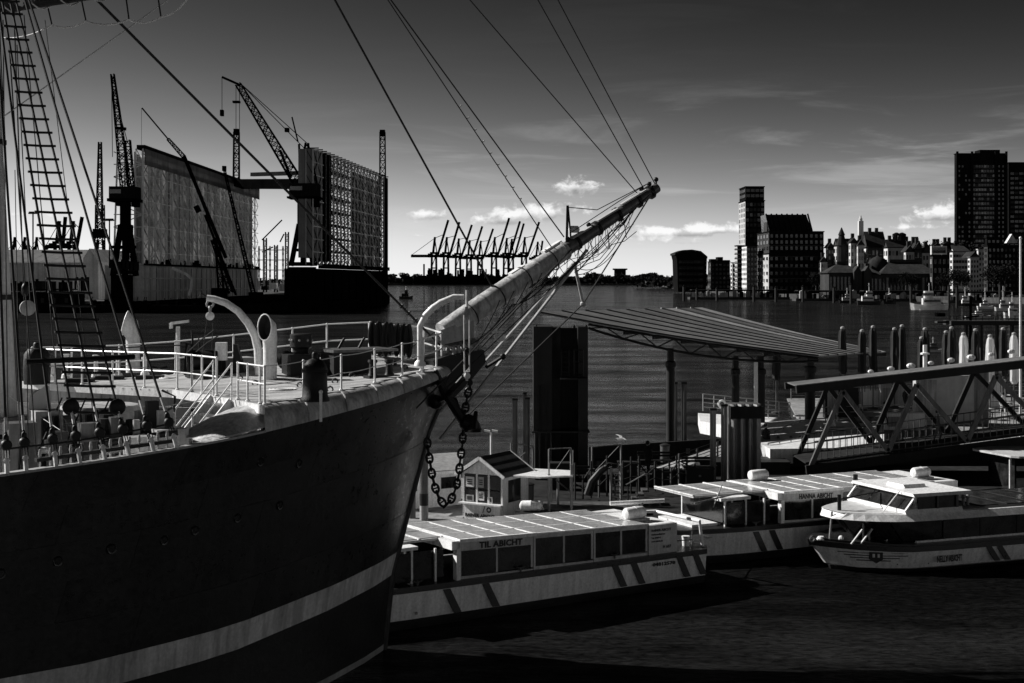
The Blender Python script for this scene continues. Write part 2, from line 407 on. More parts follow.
wood('bank_wood', 150, 420, 1500, 2.5, 10, 17, 4000, 8, 'stuff', 300, 2.4)
# ================================================================== the sailing ship on the left
SH = V((math.sin(R(58)), math.cos(R(58)), 0)); SR = V((SH.y, -SH.x, 0)); SO = V((-1.37, 39.8, 0))
def S(s, w, z): return SO - SH*s + SR*w + V((0, 0, z))      # s metres aft of the stem head, w to starboard
RS = [.3,.8,1.5,2.5,4,5.5,7,8.5,10,12,14,17,40,44]; RW = [.05,.7,1.35,2.1,3.15,4.1,4.95,5.6,6.05,6.45,6.65,6.8,6.8,5.5]
RZ = [7.50,7.45,7.36,7.22,7.04,6.91,6.79,6.65,6.54,6.41,6.29,6.15,6.0,6.0]
def rw(s): return interp(s, RS, RW)
def rz(s): return interp(s, RS, RZ)
def stem(z): return interp(z, [-1.5,0,2,3.6,5.8,6.7,7.5,8], [2.6,2.53,2.29,1.83,1.18,.74,.3,.1])
def wl(ds): return interp(ds, [0,1,2.9,6,10,14,36,42], [.06,.95,2.4,4.3,5.8,6.3,6.3,1.5])
def hullp(ds, z, side=1, out=0.0):
    s = stem(z)+ds; zt = rz(.3+ds); f = max(0, min(1, z/zt)); a = wl(ds); b = rw(.3+ds)
    return S(s, side*(lerp(a, b, f**1.6)+out), z)
def dz(s, w):
    z = 7.2+.55*(max(0, 11-s)/11)**2
    if w < 0: z += .44*min(1, -w/1.8)*max(0, min(1, (7.5-s)/5.5))
    return z
def D(s, w, h=0.0): return S(s, w, dz(s, w)+h)
def Dp(px, py, h=0.0):     # the point of the forecastle deck seen at this pixel
    best = None; s0, w0, ds_, dw_ = 5.5, 0.0, 5.5, 6.2
    for lvl in range(4):
        n = 22 if lvl == 0 else 8; c = []
        for i in range(n+1):
            for j in range(n+1):
                s_ = max(.3, s0-ds_+2*ds_*i/n); w_ = w0-dw_+2*dw_*j/n; p = D(s_, w_); e = (512+CF*p.x/p.y-px)**2+(280-(p.z-CH)/p.y*CF-py)**2
                c.append((e, s_, w_))
        e, s0, w0 = min(c); ds_ *= .15; dw_ *= .15
    return D(s0, w0, h)
def sw(p): q = V(p)-SO; return -q.dot(SH), q.dot(SR)
ship = thing('sailing_ship', 'old steel sailing ship with a black hull, broad pale stripe and long white bowsprit', 'ship', S(12, 0, 0))
DS = [0,.12,.3,.6,1,1.5,2.2,3,4,5,6.2,7.5,9,11,13,16,20,26,32,38,42]
# inner shell, just behind the plates
for side in (1, -1):
    m = MB(); zs = [-1.6,-.5,.5,1.3]
    rows = [[hullp(d, z, side, -.02) for z in [-1.6,0,1,1.8,2.6,3.6,4.6,5.6,6.3]]+[hullp(d, rz(.3+d)-.01, side, -.02)] for d in DS]
    m.grid(rows if side == 1 else [r_[::-1] for r_ in rows]); m.build('hull', 'hull_black', ship, True)
def stripe_t(d): return 2.62-.28*min(1, d/7)
def stripe_b(d): return stripe_t(d)-.62
def strake(name, fz0, fz1, d0, d1, m_, out, side=1, k=4):
    ds = [lerp(d0, d1, i/k) for i in range(k+1)]; m = MB()
    rows = [[hullp(d, lerp(fz0(d), fz1(d), j/2), side, out) for j in range(3)] for d in ds]
    if side == -1: rows = [r_[::-1] for r_ in rows]
    m.grid(rows)
    e = [[hullp(d, z, side, o) for o in (-.02, out)] for d, z in [(d0, fz0(d0)), (d0, fz1(d0))]]
    m.grid([[hullp(d, fz0(d), side, -.02), hullp(d, fz0(d), side, out)] for d in ds]); m.grid([[hullp(d, fz1(d), side, out), hullp(d, fz1(d), side, -.02)] for d in ds])
    return m.build(name, m_, ship, True)
# riveted side plates above the stripe: five strakes of staggered plates
levels = [stripe_t]
for q in (.22,.42,.61,.8): levels.append(lambda d, q=q: lerp(stripe_t(d), rz(.3+d)-.01, q))
levels.append(lambda d: rz(.3+d)-.012)
for i in range(5):
    d0 = 0.02; L = [2.7, 1.5, 3.3, 2.0, 2.9][i]; o = .012 if i % 2 else .024
    while d0 < 17:
        d1 = min(17.5, d0+L); strake('hull_plate', levels[i], levels[i+1], d0+.004, d1-.004, rnd.choice(['hull_black', 'hull_plate_dark', 'hull_plate_dark']), o+rnd.uniform(0, .004), 1, 3 if d0 > 3 else 7)
        d0 = d1; L = 3.1
strake('side_stripe', stripe_b, stripe_t, 0.0, 30, 'stripe_paint', .008, 1, 60)
strake('side_stripe', stripe_b, stripe_t, 0.0, 30, 'stripe_paint', .008, -1, 40)
strake('boot_band', lambda d: -.2, lambda d: .16, 0.0, 30, 'stripe_paint' if False else 'grey_paint', .006, 1, 60)
# stem bar
m = MB(); pts = [S(stem(z)-.06, 0, z) for z in [-1.5,-.5,0,1,2,3,3.6,4.6,5.8,6.7,7.4]]
m.path(pts, .09, 6); m.build('stem_bar', 'hull_black', ship, True)
# forecastle deck planks, gunwale (turtleback) and main deck
def aft_edge(w): return interp(w, [-6.5,-5.2,0,3,6.4], [10.7,10.6,8.3,8.1,8.1])
def deckw(s): return max(.02, rw(s)-.42)
m = MB()
for side in (1, -1):
    rows = []
    for s in [.32,.6,1,1.5,2.2,3,4,5,6,7,8.1]+([9,10,10.6] if side < 0 else []):
        a, z = rw(s), rz(s); b = deckw(s); zt = dz(s, side*b)+.01
        rows.append([S(s, side*lerp(a, b, 1-math.cos(f*math.pi/2)), lerp(z, zt, math.sin(f*math.pi/2))) for f in (0,.2,.4,.6,.8,1)])
    m.grid(rows if side > 0 else [r_[::-1] for r_ in rows])
m.build('gunwale', 'gunwale_paint', ship, True)
# ribs pressed into the gunwale
for s in (1.5,2.3,3.2,4.3,5.5,6.8):
    m = MB(); a, z = rw(s), rz(s); b = deckw(s); zt = dz(s, b)+.01
    m.path([S(s, lerp(a, b, 1-math.cos(f*math.pi/2))+.015, lerp(z, zt, math.sin(f*math.pi/2))+.012) for f in (0,.25,.5,.75,1)], .022, 5); m.build('gunwale_rib', 'gunwale_paint', ship)
# planks run fore and aft
pw = .30
for k in range(-22, 23):
    w0 = k*pw; ss = [s/4 for s in range(1, 45)]
    ss = [s for s in ss if min(deckw(s), 99) > abs(w0)+.0 and s <= aft_edge(w0)]
    if len(ss) < 2: continue
    ss = [ss[0]]+[s for s in ss[1:-1] if abs(s-round(s)) < .01]+[aft_edge(w0)]
    g_ = .010; m = MB(); rows = [[D(s, w0-pw/2+g_, 0), D(s, w0+pw/2-g_, 0)] for s in ss]
    m.sheet([r_ for r_ in rows], .03); m.build('deck_plank', rnd.choice(['deck_wood', 'deck_wood', 'deck_wood_dark']), ship)
m = MB(); ss = [.4,1,2,3,4,5,6,7,8]
m.grid([[D(s, -deckw(s), -.02), D(s, 0, -.02), D(s, deckw(s), -.02)][::-1] for s in ss]+[[D(8.1, -5.5, -.02), D(8.1, 0, -.02), D(8.1, 5.3, -.02)][::-1]])
m.grid([[D(8.1, 0, -.02), D(8.1, -5.5, -.02)], [D(8.3, 0, -.02), D(10.6, -5.5, -.02)]]); m.build('forecastle_deck', 'deck_wood_dark', ship)
MD = 5.05
m = MB(); m.grid([[hullp(s, MD, -1, -.1), hullp(s, MD, 1, -.1)][::-1] for s in (7.0,9,11,13,16,20,30,41)]); m.build('main_deck', 'deck_wood_dark', ship)
# bulwark inner faces and capping rail
for side in (1, -1):
    ss = [8.1,8.8,9.5,10.3,11.2,12,13,14,15.5,17,20,30,42]; m = MB()
    m.grid([[hullp(s-stem(z), z, side, -.14) for z in (MD, MD+.5, rz(s)-.02)] for s in ss]); m.build('bulwark', 'white_paint', ship)
    m = MB(); m.sheet([[S(s, side*(rw(s)-.17), rz(s)), S(s, side*(rw(s)+.05), rz(s))] for s in ss], .05); m.build('capping_rail', 'grey_paint', ship)
# aft bulkhead of the forecastle with doorway, rounded corner
def wall_pt(w, z, off=0): return S(aft_edge(w)-.35-off, w, z)
zt = lambda w: dz(aft_edge(w), w)-.04
def bulk(w0, w1, z0=MD, z1=None, m_='house_paint', name='bulkhead_panel'):
    m = MB(); n = max(1, int(abs(w1-w0)/.6))
    rows = [[wall_pt(lerp(w0, w1, i/n), z0), wall_pt(lerp(w0, w1, i/n), (zt(lerp(w0, w1, i/n)) if z1 is None else z1))] for i in range(n+1)]
    m.sheet(rows, .06, SH*-1); return m.build(name, m_, ship)
for a, b in ((-5.9,-4.4),(-4.38,-2.9),(-2.88,-1.4),(-1.38,-.2),(1.0,2.3),(2.32,3.6),(3.62,4.45)): bulk(a, b)
bulk(-.18, .98, 6.85, None)
m = MB(); m.sheet([[wall_pt(-.18, MD, -.3), wall_pt(-.18, 6.85, -.3)], [wall_pt(.98, MD, -.3), wall_pt(.98, 6.85, -.3)]], .03, SH*-1); m.build('doorway', 'black_iron', ship)
m = MB()
for k in range(8): m.beam(wall_pt(1.1+k*.16, MD+.1, .09), wall_pt(1.1+k*.16, 6.8, .09), .05)
m.build('bulkhead_rib', 'white_paint', ship)
# deck edge fascia over the bulkhead
m = MB(); ws = [-5.6,-4,-2,0,1.5,3,4.3,5.4]
m.sheet([[S(aft_edge(w), w, dz(aft_edge(w), w)-.16), S(aft_edge(w), w, dz(aft_edge(w), w)+.035)] for w in ws], .05, SH*-1); m.build('deck_fascia', 'white_paint', ship)
# the big rounded white wing at the break of the forecastle, starboard
m = MB(); rows = []
for i in range(9):
    a = i/8; s = lerp(7.6, 9.6, a); zz = lerp(dz(8, 5.3)+.02, rz(9.6)+.02, a**1.6)
    rows.append([S(s, lerp(rw(s)-.06, 4.2, b**1.3), lerp(lerp(rz(s), zz, min(1, .2+b*1.2)), zz, b)) for b in (0,.25,.5,.75,1)])
m.sheet(rows, .03); m.build('break_wing', 'spar_paint', ship, True)
# deckhouse corner (rounded) and fore house on the main deck, port side of the gap
m = MB(); c = S(10.2, .2, MD); m.lathe(c, [(.95, 0), (.95, 1.85), (.9, 1.95)], 20); m.build('rounded_house_corner', 'house_paint', ship, True)
m = MB(); m.obox(S(12.2, -1.2, MD+.85), SH*1.9, SR*1.8, V((0,0,.85))); m.build('fore_house', 'house_paint', ship)
m = MB(); m.obox(S(12.2, -1.2, MD+1.74), SH*2.0, SR*1.95, V((0,0,.05))); m.build('fore_house_roof', 'steel_dull', ship)
for s_, hh in ((11.1,.5),(13.0,.5)):
    m = MB(); m.obox(S(s_, .62, MD+.95), SH*.32, SR*.02, V((0,0,.55))); m.build('house_door', 'grey_paint', ship)

# ---- guard rails
def railing(pts, hs, closed=False, every=1, r=.018, mat_='white_rail', droop=0, name='guard_rail', post=.026):
    H_ = max(hs)
    for i, p in enumerate(pts):
        if i % every == 0:
            m = MB(); m.tube(p, V(p)+V((0,0,H_)), post, n=6); m.lathe(p, [(.05,0),(.05,.03),(.02,.05)], 6); m.ball(V(p)+V((0,0,H_)), .036, 6); m.build('stanchion', mat_, ship)
    for h in hs:
        m = MB()
        for i in range(len(pts)-1):
            a = V(pts[i])+V((0,0,h)); b = V(pts[i+1])+V((0,0,h))
            m.path(sag(a, b, droop, 6 if droop else 1), r, 5, True)
        m.build(name, mat_, ship, True)
def edge(ss, side, ins=.5): return [D(s, side*max(.25, rw(s)-ins), .02) for s in ss]
railing(edge([8.0,6.7,5.4,4.1,2.9,2.0], 1), [.42,.84], r=.011, droop=.03)
railing([D(2.0, 1.35), D(1.25, .72), D(.85, .3), D(.8, -.1), D(.95, -.55), D(1.5, -.95), D(2.2, -1.45)], [.45,.88], r=.024)
railing(edge([2.2,3.2,4.0,5.4,6.8,8.2,9.4,10.4], -1), [.45,.92], r=.02)
aw = [-5.2,-4.3,-3.3,-2.2,-1.1,0,.9]
railing([S(aft_edge(w)-.08, w, dz(aft_edge(w), w)+.03) for w in aw], [.45,.9], r=.022)
railing([S(aft_edge(w)-.08, w, dz(aft_edge(w), w)+.03) for w in (.9,1.5,2.35)], [.45,.9], r=.022)
railing([S(aft_edge(w)-.08, w, dz(aft_edge(w), w)+.03) for w in (3.6,4.2,5.2)], [.45,.84], r=.018)
# ---- companion ladder down to the main deck
lt = S(8.15, 2.35, dz(8.1, 2.4)); lb = S(10.0, 2.35, MD); W2 = SR*1.2
for o in (V((0,0,0)), W2):
    m = MB(); m.beam(lt+o, lb+o, .05, .2, up=(0,0,1)); m.build('ladder_side', 'white_paint', ship)
    for hh in (.42,.85):
        m = MB(); m.path([lt+o+V((0,0,hh)), lb+o+V((0,0,hh))], .02, 6); m.build('handrail', 'white_rail', ship)
    for f in (0,.5,1):
        m = MB(); p = lt.lerp(lb, f)+o; m.tube(p, p+V((0,0,.88)), .022, n=6); m.build('stanchion', 'white_rail', ship)
for k in range(9):
    m = MB(); p = lt.lerp(lb, (k+.5)/9); m.obox(p+W2/2, W2/2-SR*.03, SH*.11, V((0,0,.018))); m.build('ladder_tread', 'steel_dull', ship)

# ---- bowsprit
def onaxis(px, py, w=0.0):      # the point of the ship's centre plane (shifted w) seen at the pixel
    o = SO+SR*w; k = (px-512)/CF; s = (o.x-k*o.y)/(SH.x-k*SH.y); Y = o.y-SH.y*s; return V((k*Y, Y, CH-(py-280)/CF*Y))
b0, b1 = S(1.6, 0, 8.0), S(-6.84, 0, 12.82)
sl_ = (b1-b0).normalized(); bs0 = S(.74, 0, 8.48)+sl_*.1
def BS(f, up=0.0, side=0.0): return bs0.lerp(b1, f)+sl_.cross(SR).normalized()*0+V((0,0,up))+SR*side
m = MB(); m.path([BS(f) for f in (0,.1,.3,.48,.55)], [.31,.33,.315,.28,.265], 16); bow = m.build('bowsprit', 'spar_paint', ship, True)
m = MB(); m.path([BS(f, .0) for f in (.53,.6,.8,1.0)], [.22,.20,.175,.15], 14); m.build('jibboom', 'steel_dull', ship, True)
for f in (.18,.3,.42,.54): m = MB(); m.lathe(BS(f), [(.335-.1*f, -.04), (.35-.1*f, -.03), (.35-.1*f, .03), (.335-.1*f, .04)], 16, sl_); m.build('bowsprit_band', 'grey_paint', ship, True)
for f in (.6,.7,.8,.9,.965): m = MB(); m.lathe(BS(f), [(.22, -.05), (.27-.05*f, -.04), (.27-.05*f, .04), (.2, .05)], 12, sl_); m.build('boom_band', 'black_iron', ship, True)
# walking boards and chocks on top
m = MB()
for a, b in ((.57,.66),(.69,.79),(.81,.93)): m = MB(); m.beam(BS(a, .25, .1), BS(b, .21, .1), .16, .05); m.build('walking_board', 'deck_wood', ship)
m = MB()
for a, b in ((.30,.36),(.45,.53)): m = MB(); m.beam(BS(a, .35, -.08), BS(b, .33, -.08), .2, .06); m.build('walking_board', 'white_paint', ship)
for f in (.56,.66,.92,.96,.995):
    m = MB(); m.ball(BS(f, .27), .075, 8); m.tube(BS(f), BS(f, .3), .03, n=6); m.build('shackle', 'black_iron', ship, True)
for f, hh in ((.555, .9),):
    m = MB(); m.beam(BS(f, .2), BS(f+.004, 1.25, .0), .07, .16); m.beam(BS(f+.02, .2), BS(f+.006, 1.25), .05, .05); m.build('fairlead_post', 'black_iron', ship)
m = MB(); m.lathe(BS(.59, .33), [(.14, 0), (.17, .1), (.12, .2)], 10); m.build('fairlead', 'white_paint', ship, True)
# heel lashing under the root of the bowsprit
for k in range(6):
    m = MB(); c = onaxis(446+k*5, 351-k*1.2, 0); m.path([c+SR*.5+V((0,0,-.12)), c+SR*.42+V((0,0,.1)), c+V((0,0,.16)), c-SR*.42+V((0,0,.1)), c-SR*.5+V((0,0,-.12))], .06, 7); m.build('lashing', 'canvas' if k % 2 else 'grey_paint', ship, True)
m = MB(); m.hexa([onaxis(441,345,.38), onaxis(474,338,.38), onaxis(474,338,-.38), onaxis(441,345,-.38), onaxis(441,330,.3), onaxis(474,318,.3), onaxis(474,318,-.3), onaxis(441,330,-.3)]); m.build('bowsprit_bed', 'grey_paint', ship)
# stem head casting and its black bed for the anchor
m = MB()
for side in (1, -1):
    pass
pr = [(433,361),(447,356),(464,352),(484,350),(486,362),(474,377),(462,390),(452,400),(446,388),(440,374)]
m.prism([onaxis(a, b, .55) for a, b in pr], -SR*1.1); m.build('stem_head', 'black_iron', ship)
m = MB(); m.ball(onaxis(500, 337, .5), .13, 8, (1.3,1,1)); m.ball(onaxis(494, 330, .5), .1, 8); m.tube(onaxis(494,330,.5), onaxis(490,318,0), .05); m.build('bow_lamp', 'white_paint', ship, True)
# dolphin striker and stays below
ds0, ds1 = onaxis(575, 266), onaxis(583, 304)
m = MB(); m.tube(ds0, ds1, .05, .04, 8); m.ball(ds1, .09, 8); m.build('dolphin_striker', 'grey_paint', ship, True)
def line(name, pts, r, m_='rope_dark', drop=0.0, n=5, parent=None):
    m = MB(); P = []
    for i in range(len(pts)-1):
        q = sag(pts[i], pts[i+1], drop, 10) if drop else [V(pts[i]), V(pts[i+1])]
        P += q if i == 0 else q[1:]
    m.path(P, r, n); return m.build(name, m_, parent or ship)
ax = onaxis
line('bobstay', [ax(652,193), ds1, ax(458,425)], .022)
line('bobstay', [ax(575,262,.0), ax(440,412)], .045, 'grey_paint')
line('bobstay', [ax(587,250,.25), ax(440,440,.3)], .05, 'grey_paint')
line('bobstay', [ax(560,262,-.3), ax(437,395,-.3)], .03)
line('bobstay', [ax(650,193), ax(577,272)], .02)
line('bobstay', [ax(640,200,.1), ax(574,268,.1)], .014, drop=.25)
line('bobstay', [ax(636,206,-.2), ax(577,275,-.1)], .014, drop=.5)
line('bobstay', [ax(622,241), ax(577,268)], .012, drop=.35)
line('footrope', [ax(630,212,.4), ax(618,226,.5), ax(577,262,.5)], .014, drop=.15)
line('footrope', [ax(577,262,.5), ax(545,285,.5), ax(512,305,.6), ax(470,345,.7)], .018, drop=.12)
line('bowsprit_shroud', [BS(.55, 0, .3), S(2.6, 2.1, 6.7)], .022)
line('bowsprit_shroud', [BS(.55, 0, -.3), S(2.6, -2.1, 6.9)], .022)
line('bowsprit_shroud', [BS(.95, 0, .15), S(1.2, 1.0, 7.0)], .014)
for f in (.6,.66,.74,.82):
    line('net_lanyard', [BS(f, -.2, .1), BS(f-.01, -.75, .35)], .012)
line('net_rope', [BS(f, -.75-.1*math.sin(f*40), .35) for f in (.56,.62,.68,.74,.8,.86)], .012)
line('hand_line', [BS(.56, 1.2), BS(.7, .55), BS(.97, .3)], .014)
line('hand_line', [BS(.55, .5, .3), BS(.68, .45, .2), BS(.8, .42, .15), BS(.95, .35, .1)], .014)

# netting slung below the jibboom and part of the bowsprit, with its lacing
for k in range(9):
    f0, f1 = .40+.05*k, .45+.05*k
    for sd in (-.32, .32):
        line('net_rope', [BS(f0, -.15, sd*.3), BS((f0+f1)/2, -.62-.12*math.sin(k*1.3), sd), BS(f1, -.15, sd*.3)], .010, drop=.03)
for sd in (-.30, 0, .30): line('net_rope', [BS(.40+.05*k, -.60-.12*math.sin(k*1.3)-(.12 if sd == 0 else 0), sd) for k in range(10)], .010)
for k in range(5): line('gear_rope', [ax(500+14*k, 300-9*k, .35), ax(470+16*k, 352-16*k, .8)], .012, drop=.12)
for f in (.12,.24,.36,.48): m = MB(); m.torus(BS(f), sl_, .335, .02, 16, 4); m.build('rope_lashing', 'rope_dark', ship)
# ---- foremast, yard, sail and footropes
MB_ = S(12.6, 0, MD); 
def mast_c(z): return S(12.6+.045*(z-MD), 0, z)
MR = [mast_c(z) for z in (MD, 8, 12, 16, 20.8)]
m = MB(); m.path(MR, [.60,.585,.55,.52,.50], 24); m.build('foremast', 'mast_paint', ship, True)
m = MB(); m.path([mast_c(20.5)+SH*.5, mast_c(31)+SH*.4, mast_c(43)+SH*.3], [.36,.3,.2], 16); m.build('topmast', 'grey_paint', ship, True)
m = MB(); m.obox(mast_c(20.6), SH*1.2, SR*2.2, V((0,0,.06))); m.build('mast_top', 'deck_wood_dark', ship)
for z in (6.4, 9.6, 13.2): m = MB(); c = mast_c(z); m.lathe(c, [(.6, -.06), (.63, -.05), (.63, .05), (.6, .06)], 24); m.build('mast_band', 'dark_paint', ship, True)
ya, yb = W(-75, 14, 34.2), W(170, -20, 29.2); yd = (yb-ya).normalized()
ym = ya.lerp(yb, .3); yL = ym-yd*6.5; yR = ym+yd*8.0
m = MB(); m.path([yL, ym, yR], [.13,.24,.13], 12); m.build('fore_yard', 'black_iron', ship, True)
vs = []; m = MB(); nn = 40
m.path([yL.lerp(yR, .06+.84*i/nn)+V((0,0,.16+.03*math.sin(i*2.1)))-V((yd.y,-yd.x,0))*.0 for i in range(nn+1)], [.30+.045*math.sin(i*1.7)+.03*math.sin(i*4.1) for i in range(nn+1)], 12)
m.build('furled_sail', 'canvas', ship, True)
for i in range(12): m = MB(); p = yL.lerp(yR, .1+.068*i); m.torus(p+V((0,0,.12)), yd, .36, .02, 14, 4); m.build('gasket', 'rope_light', ship)
fr = [W(3,38,33.6), W(52,25,32.6), W(86,21,32), W(129,19.5,31.2), W(161,17,30.6), W(190,-4,30)]
for i in range(5): line('footrope', [fr[i], fr[i+1]], .022, 'rope_light', drop=.1)
for p, py in ((fr[1], 6), (fr[2], 0), (fr[3], -14), (fr[4], -14)):
    top = V((p.x-.1, p.y, CH+(280-py)/CF*p.y)); line('stirrup', [p, top], .018, 'rope_dark')

# ---- starboard fore shrouds with deadeyes and ratlines
def rail_at(px):
    lo, hi = 2.0, 30.0
    for _ in range(40):
        s = (lo+hi)/2; p = S(s, rw(s), 0); x = 512+CF*p.x/p.y
        if x > px: lo = s
        else: hi = s
    return S(s, rw(s)+.02, rz(s)+.05)
shr = [(7,475, 7,444, -3,170), (26,470, 26,441, 7,170), (56,464, 52,435, 19,170), (80,461, 77,432, 32,170), (105,456, 100,428, 46,170), (129,453, 123,425, 59,170), (154,448, 146,420, 74,170), (177,442, 168,416, 86,170)]
SHL = []
for (bx, by, dx, dy_, tx, ty) in shr:
    B = rail_at(bx); ex = tx+(tx-dx)/(dy_-ty)*(ty+185); T = W(ex, -185, mast_c(20.8).y-.3)
    f = (by-dy_)/(by+185.0); De = B.lerp(T, .045+f*.0); d = (T-B).normalized()
    p_d = B+d*.55; p_l = B+d*.06
    SHL.append((p_d, T))
    line('shroud', [p_d+d*.1, T], .027)
    m = MB(); m.lathe(p_d-SR*.045, [(.085,0),(.11,.03),(.11,.06),(.085,.09)], 10, SR); m.ball(p_d+d*.13, .06, 6, (1,1,1.6)); m.build('deadeye', 'black_iron', ship, True)
    m = MB(); m.lathe(B+d*.24-SR*.03, [(.04,0),(.06,.02),(.06,.04),(.04,.06)], 10, SR); m.tube(B-V((0,0,.03)), B+d*.26, .045, n=8); m.build('deadeye', 'white_paint', ship, True)
    for o in (-.05, 0, .05): line('lanyard', [B+d*.2+SH*o, p_d+SH*o], .012, 'rope_dark', n=4)
    line('shroud_sleeve', [p_d+d*.25, p_d+d*.55], .028, 'rope_light')
def on_line_y(L, y):
    a, b = L; lo, hi = -.05, 1.0
    for _ in range(40):
        t = (lo+hi)/2; p = a.lerp(b, t); yy = 280-(p.z-CH)/p.y*CF
        if yy > y: lo = t
        else: hi = t
    return a.lerp(b, t)
yy = 412.0
while yy > -60:
    a, b, c = (on_line_y(SHL[i], yy+.5*(i-3)) for i in (3,4,5)); e = (c-a).normalized()*.07
    m = MB(); m.path([a-e, b-V((0,0,.008)), c+e], .027, 5); m.build('ratline', 'rope_dark', ship); yy -= 13.35 if yy > 60 else 12.8
m = MB(); a = on_line_y(SHL[2], 361); b = on_line_y(SHL[6], 357); e = (b-a).normalized(); m.path([a-e*.35, b+e*.15], .055, 8); m.build('sheer_pole', 'black_iron', ship)
for i in (3, 5): p = on_line_y(SHL[i], 407); m = MB(); m.lathe(p-SR*.06+V((0,0,0)), [(.1,0),(.17,.04),(.17,.08),(.1,.12)], 12, SR); m.build('fairlead_truck', 'black_iron', ship, True)
line('sheer_batten', [on_line_y(SHL[0], 449), on_line_y(SHL[3], 441), on_line_y(SHL[7], 424)], .02)
# pin rail along the bulwark under the shrouds
m = MB(); m.beam(rail_at(40)+V((0,0,.12))-SR*.35, rail_at(178)+V((0,0,.1))-SR*.35, .12, .07); m.build('pin_rail', 'dark_paint', ship)
for k in range(14):
    p = (rail_at(40)).lerp(rail_at(178), (k+.4)/14)-SR*.35+V((0,0,.1)); m = MB(); m.lathe(p, [(.02,-.2),(.02,.05),(.035,.12),(.02,.22)], 6); m.build('belaying_pin', 'deck_wood', ship)
# running rigging near the mast
for (x0, y0, x1, y1, Y, r_) in ((-2,0,22,470,31.5,.014),(9,40,36,455,31,.016),(17,45,30,300,31.5,.012),(24,15,62,440,30.5,.012),(3,20,8,430,31,.013),(45,20,98,455,30,.009),(15,170,20,440,31.4,.01)):
    line('running_rope', [W(x0, y0, Y+1.5), W(x1, y1, Y-1)], r_)
line('running_rope', [W(13,-20,32), W(24,300,31)], .016); line('running_rope', [W(27,322,31), W(28,455,30.4)], .012)
m = MB(); p = W(25,290,31); m.ball(p+V((0,0,.0)), .12, 8, (.7,.7,1.3)); m.build('block', 'black_iron', ship, True)
m = MB(); p = W(27.5,308,31); m.lathe(p-SR*.05, [(.10,0),(.17,.03),(.17,.08),(.10,.1)], 14, SR); m.build('block', 'grey_paint', ship, True)
# thin ropes leading down to the rail, light
for (x0,y0,x1,y1,Y0,Y1) in ((0,420,250,440,33,31),(0,402,205,408,34,33.5),(40,428,230,395,32,33),(60,450,205,412,30,32),(120,365,330,388,32,32),(0,390,60,430,33,31)):
    line('light_line', [W(x0,y0,Y0), W(x1,y1,Y1)], .008, 'rope_light')

# ---- long stays up to the masts
def stay(name, px, py, Y, px0, py0, Y0, r, m_='rope_dark'):
    a, b = W(px, py, Y), W(px0, py0, Y0); return line(name, [a, a.lerp(b, 2.4) if py0 > -30 else b], r, m_)
tip = S(-6.84, 0, 12.9)
def stay_tip(px, py, f, px0, r, name='forestay', w=0.0):
    p = ax(px, py, w); M_ = SO-SH*13.0; lo, hi = 0.0, 1.0
    k = (px0-512)/CF                       # where the plane of this pixel column cuts the ship's centre plane
    s = ((SO+SR*w).x-k*(SO+SR*w).y)/(SH.x-k*SH.y); Y = (SO+SR*w).y-SH.y*s; q = V((k*Y, Y, CH+280/CF*Y))
    t = (s+0.0); d = q-p; sp = sw(p)[0]; f_ = (13.0-sp)/(s-sp); return line(name, [p, p+d*f_], r)
stay_tip(655,184,0,558,.016); stay_tip(644,189,0,538,.016); stay_tip(637,193,0,470,.016)
stay_tip(564,237,0,391,.020); stay_tip(554,251,0,388,.016); stay_tip(494,290,0,335,.030)
# hanks threaded on one stay
p = ax(554,251); q = ax(455,98)
for k in range(9): m = MB(); m.torus(p.lerp(q, .35+.075*k), (p-q).normalized(), .04, .015, 8, 4); m.build('hank', 'grey_paint', ship)
line('brace_rope', [W(97,0,31), W(440,345,39.6)], .034)
m_=MB(); a=W(97,0,31); b=W(440,345,39.6); line('brace_rope', [a, a+(a-b)*.6], .034)
for f in (.86,.885,.91): m = MB(); p = a.lerp(b, f); m.torus(p, (b-a).normalized(), .05, .03, 8, 5); m.build('shackle', 'black_iron', ship)
line('brace_rope', [W(0,119,31.5), W(168,0,34)], .016, 'rope_light')
line('brace_rope', [W(168,0,34), W(230,-44,35.5)], .016, 'rope_light'); line('brace_rope', [W(0,119,31.5), W(-40,147,31)], .016, 'rope_light')
# ================================================================== gear on the forecastle
def px_m(p): return p.y/CF           # metres to a pixel at this point
# capstan
c = Dp(301, 372); u = px_m(c)
m = MB(); m.lathe(c, [(.30,0),(.30,.1),(.24,.16),(.20,.45),(.22,.62),(.3,.68),(.3,1.0),(.26,1.03)], 16); cap = m.build('capstan', 'black_iron', ship, True)
for k in range(8):
    a = math.pi*k/4; m = MB(); m.ball(c+V((math.cos(a)*.295, math.sin(a)*.295, .86)), .035, 6); m.build('bar_socket', 'grey_paint', cap)
m = MB(); m.obox(c+V((.03,-.25,.2)), SH*.42, SR*.3, V((0,0,.3))); m.build('windlass_bed', 'black_iron', ship)
for k in (-1, 1): m = MB(); m.lathe(c+SR*.35*k-SH*.25+V((0,0,.3)), [(.2,-.12),(.26,-.1),(.18,0),(.26,.1),(.2,.12)], 14, SR); m.build('warping_drum', 'black_iron', ship, True)
# skylight with a flat overhanging lid
c = Dp(346, 374); m = MB(); m.obox(c+V((0,0,.3)), SH*.55, SR*.42, V((0,0,.3))); m.build('skylight_box', 'dark_paint', ship)
m = MB(); m.obox(c+V((.25,.2,.64)), SH*.95, SR*.62, V((0,0,.035))); m.build('skylight_lid', 'steel_dull', ship)
for dx in (-.25, .35): m = MB(); q = c+SH*dx+V((.1,.35,.68)); m.path([q-SH*.12, q+V((0,0,.2)), q+SH*.05+V((0,0,.26))], .035, 6); m.build('lid_handle', 'black_iron', ship)
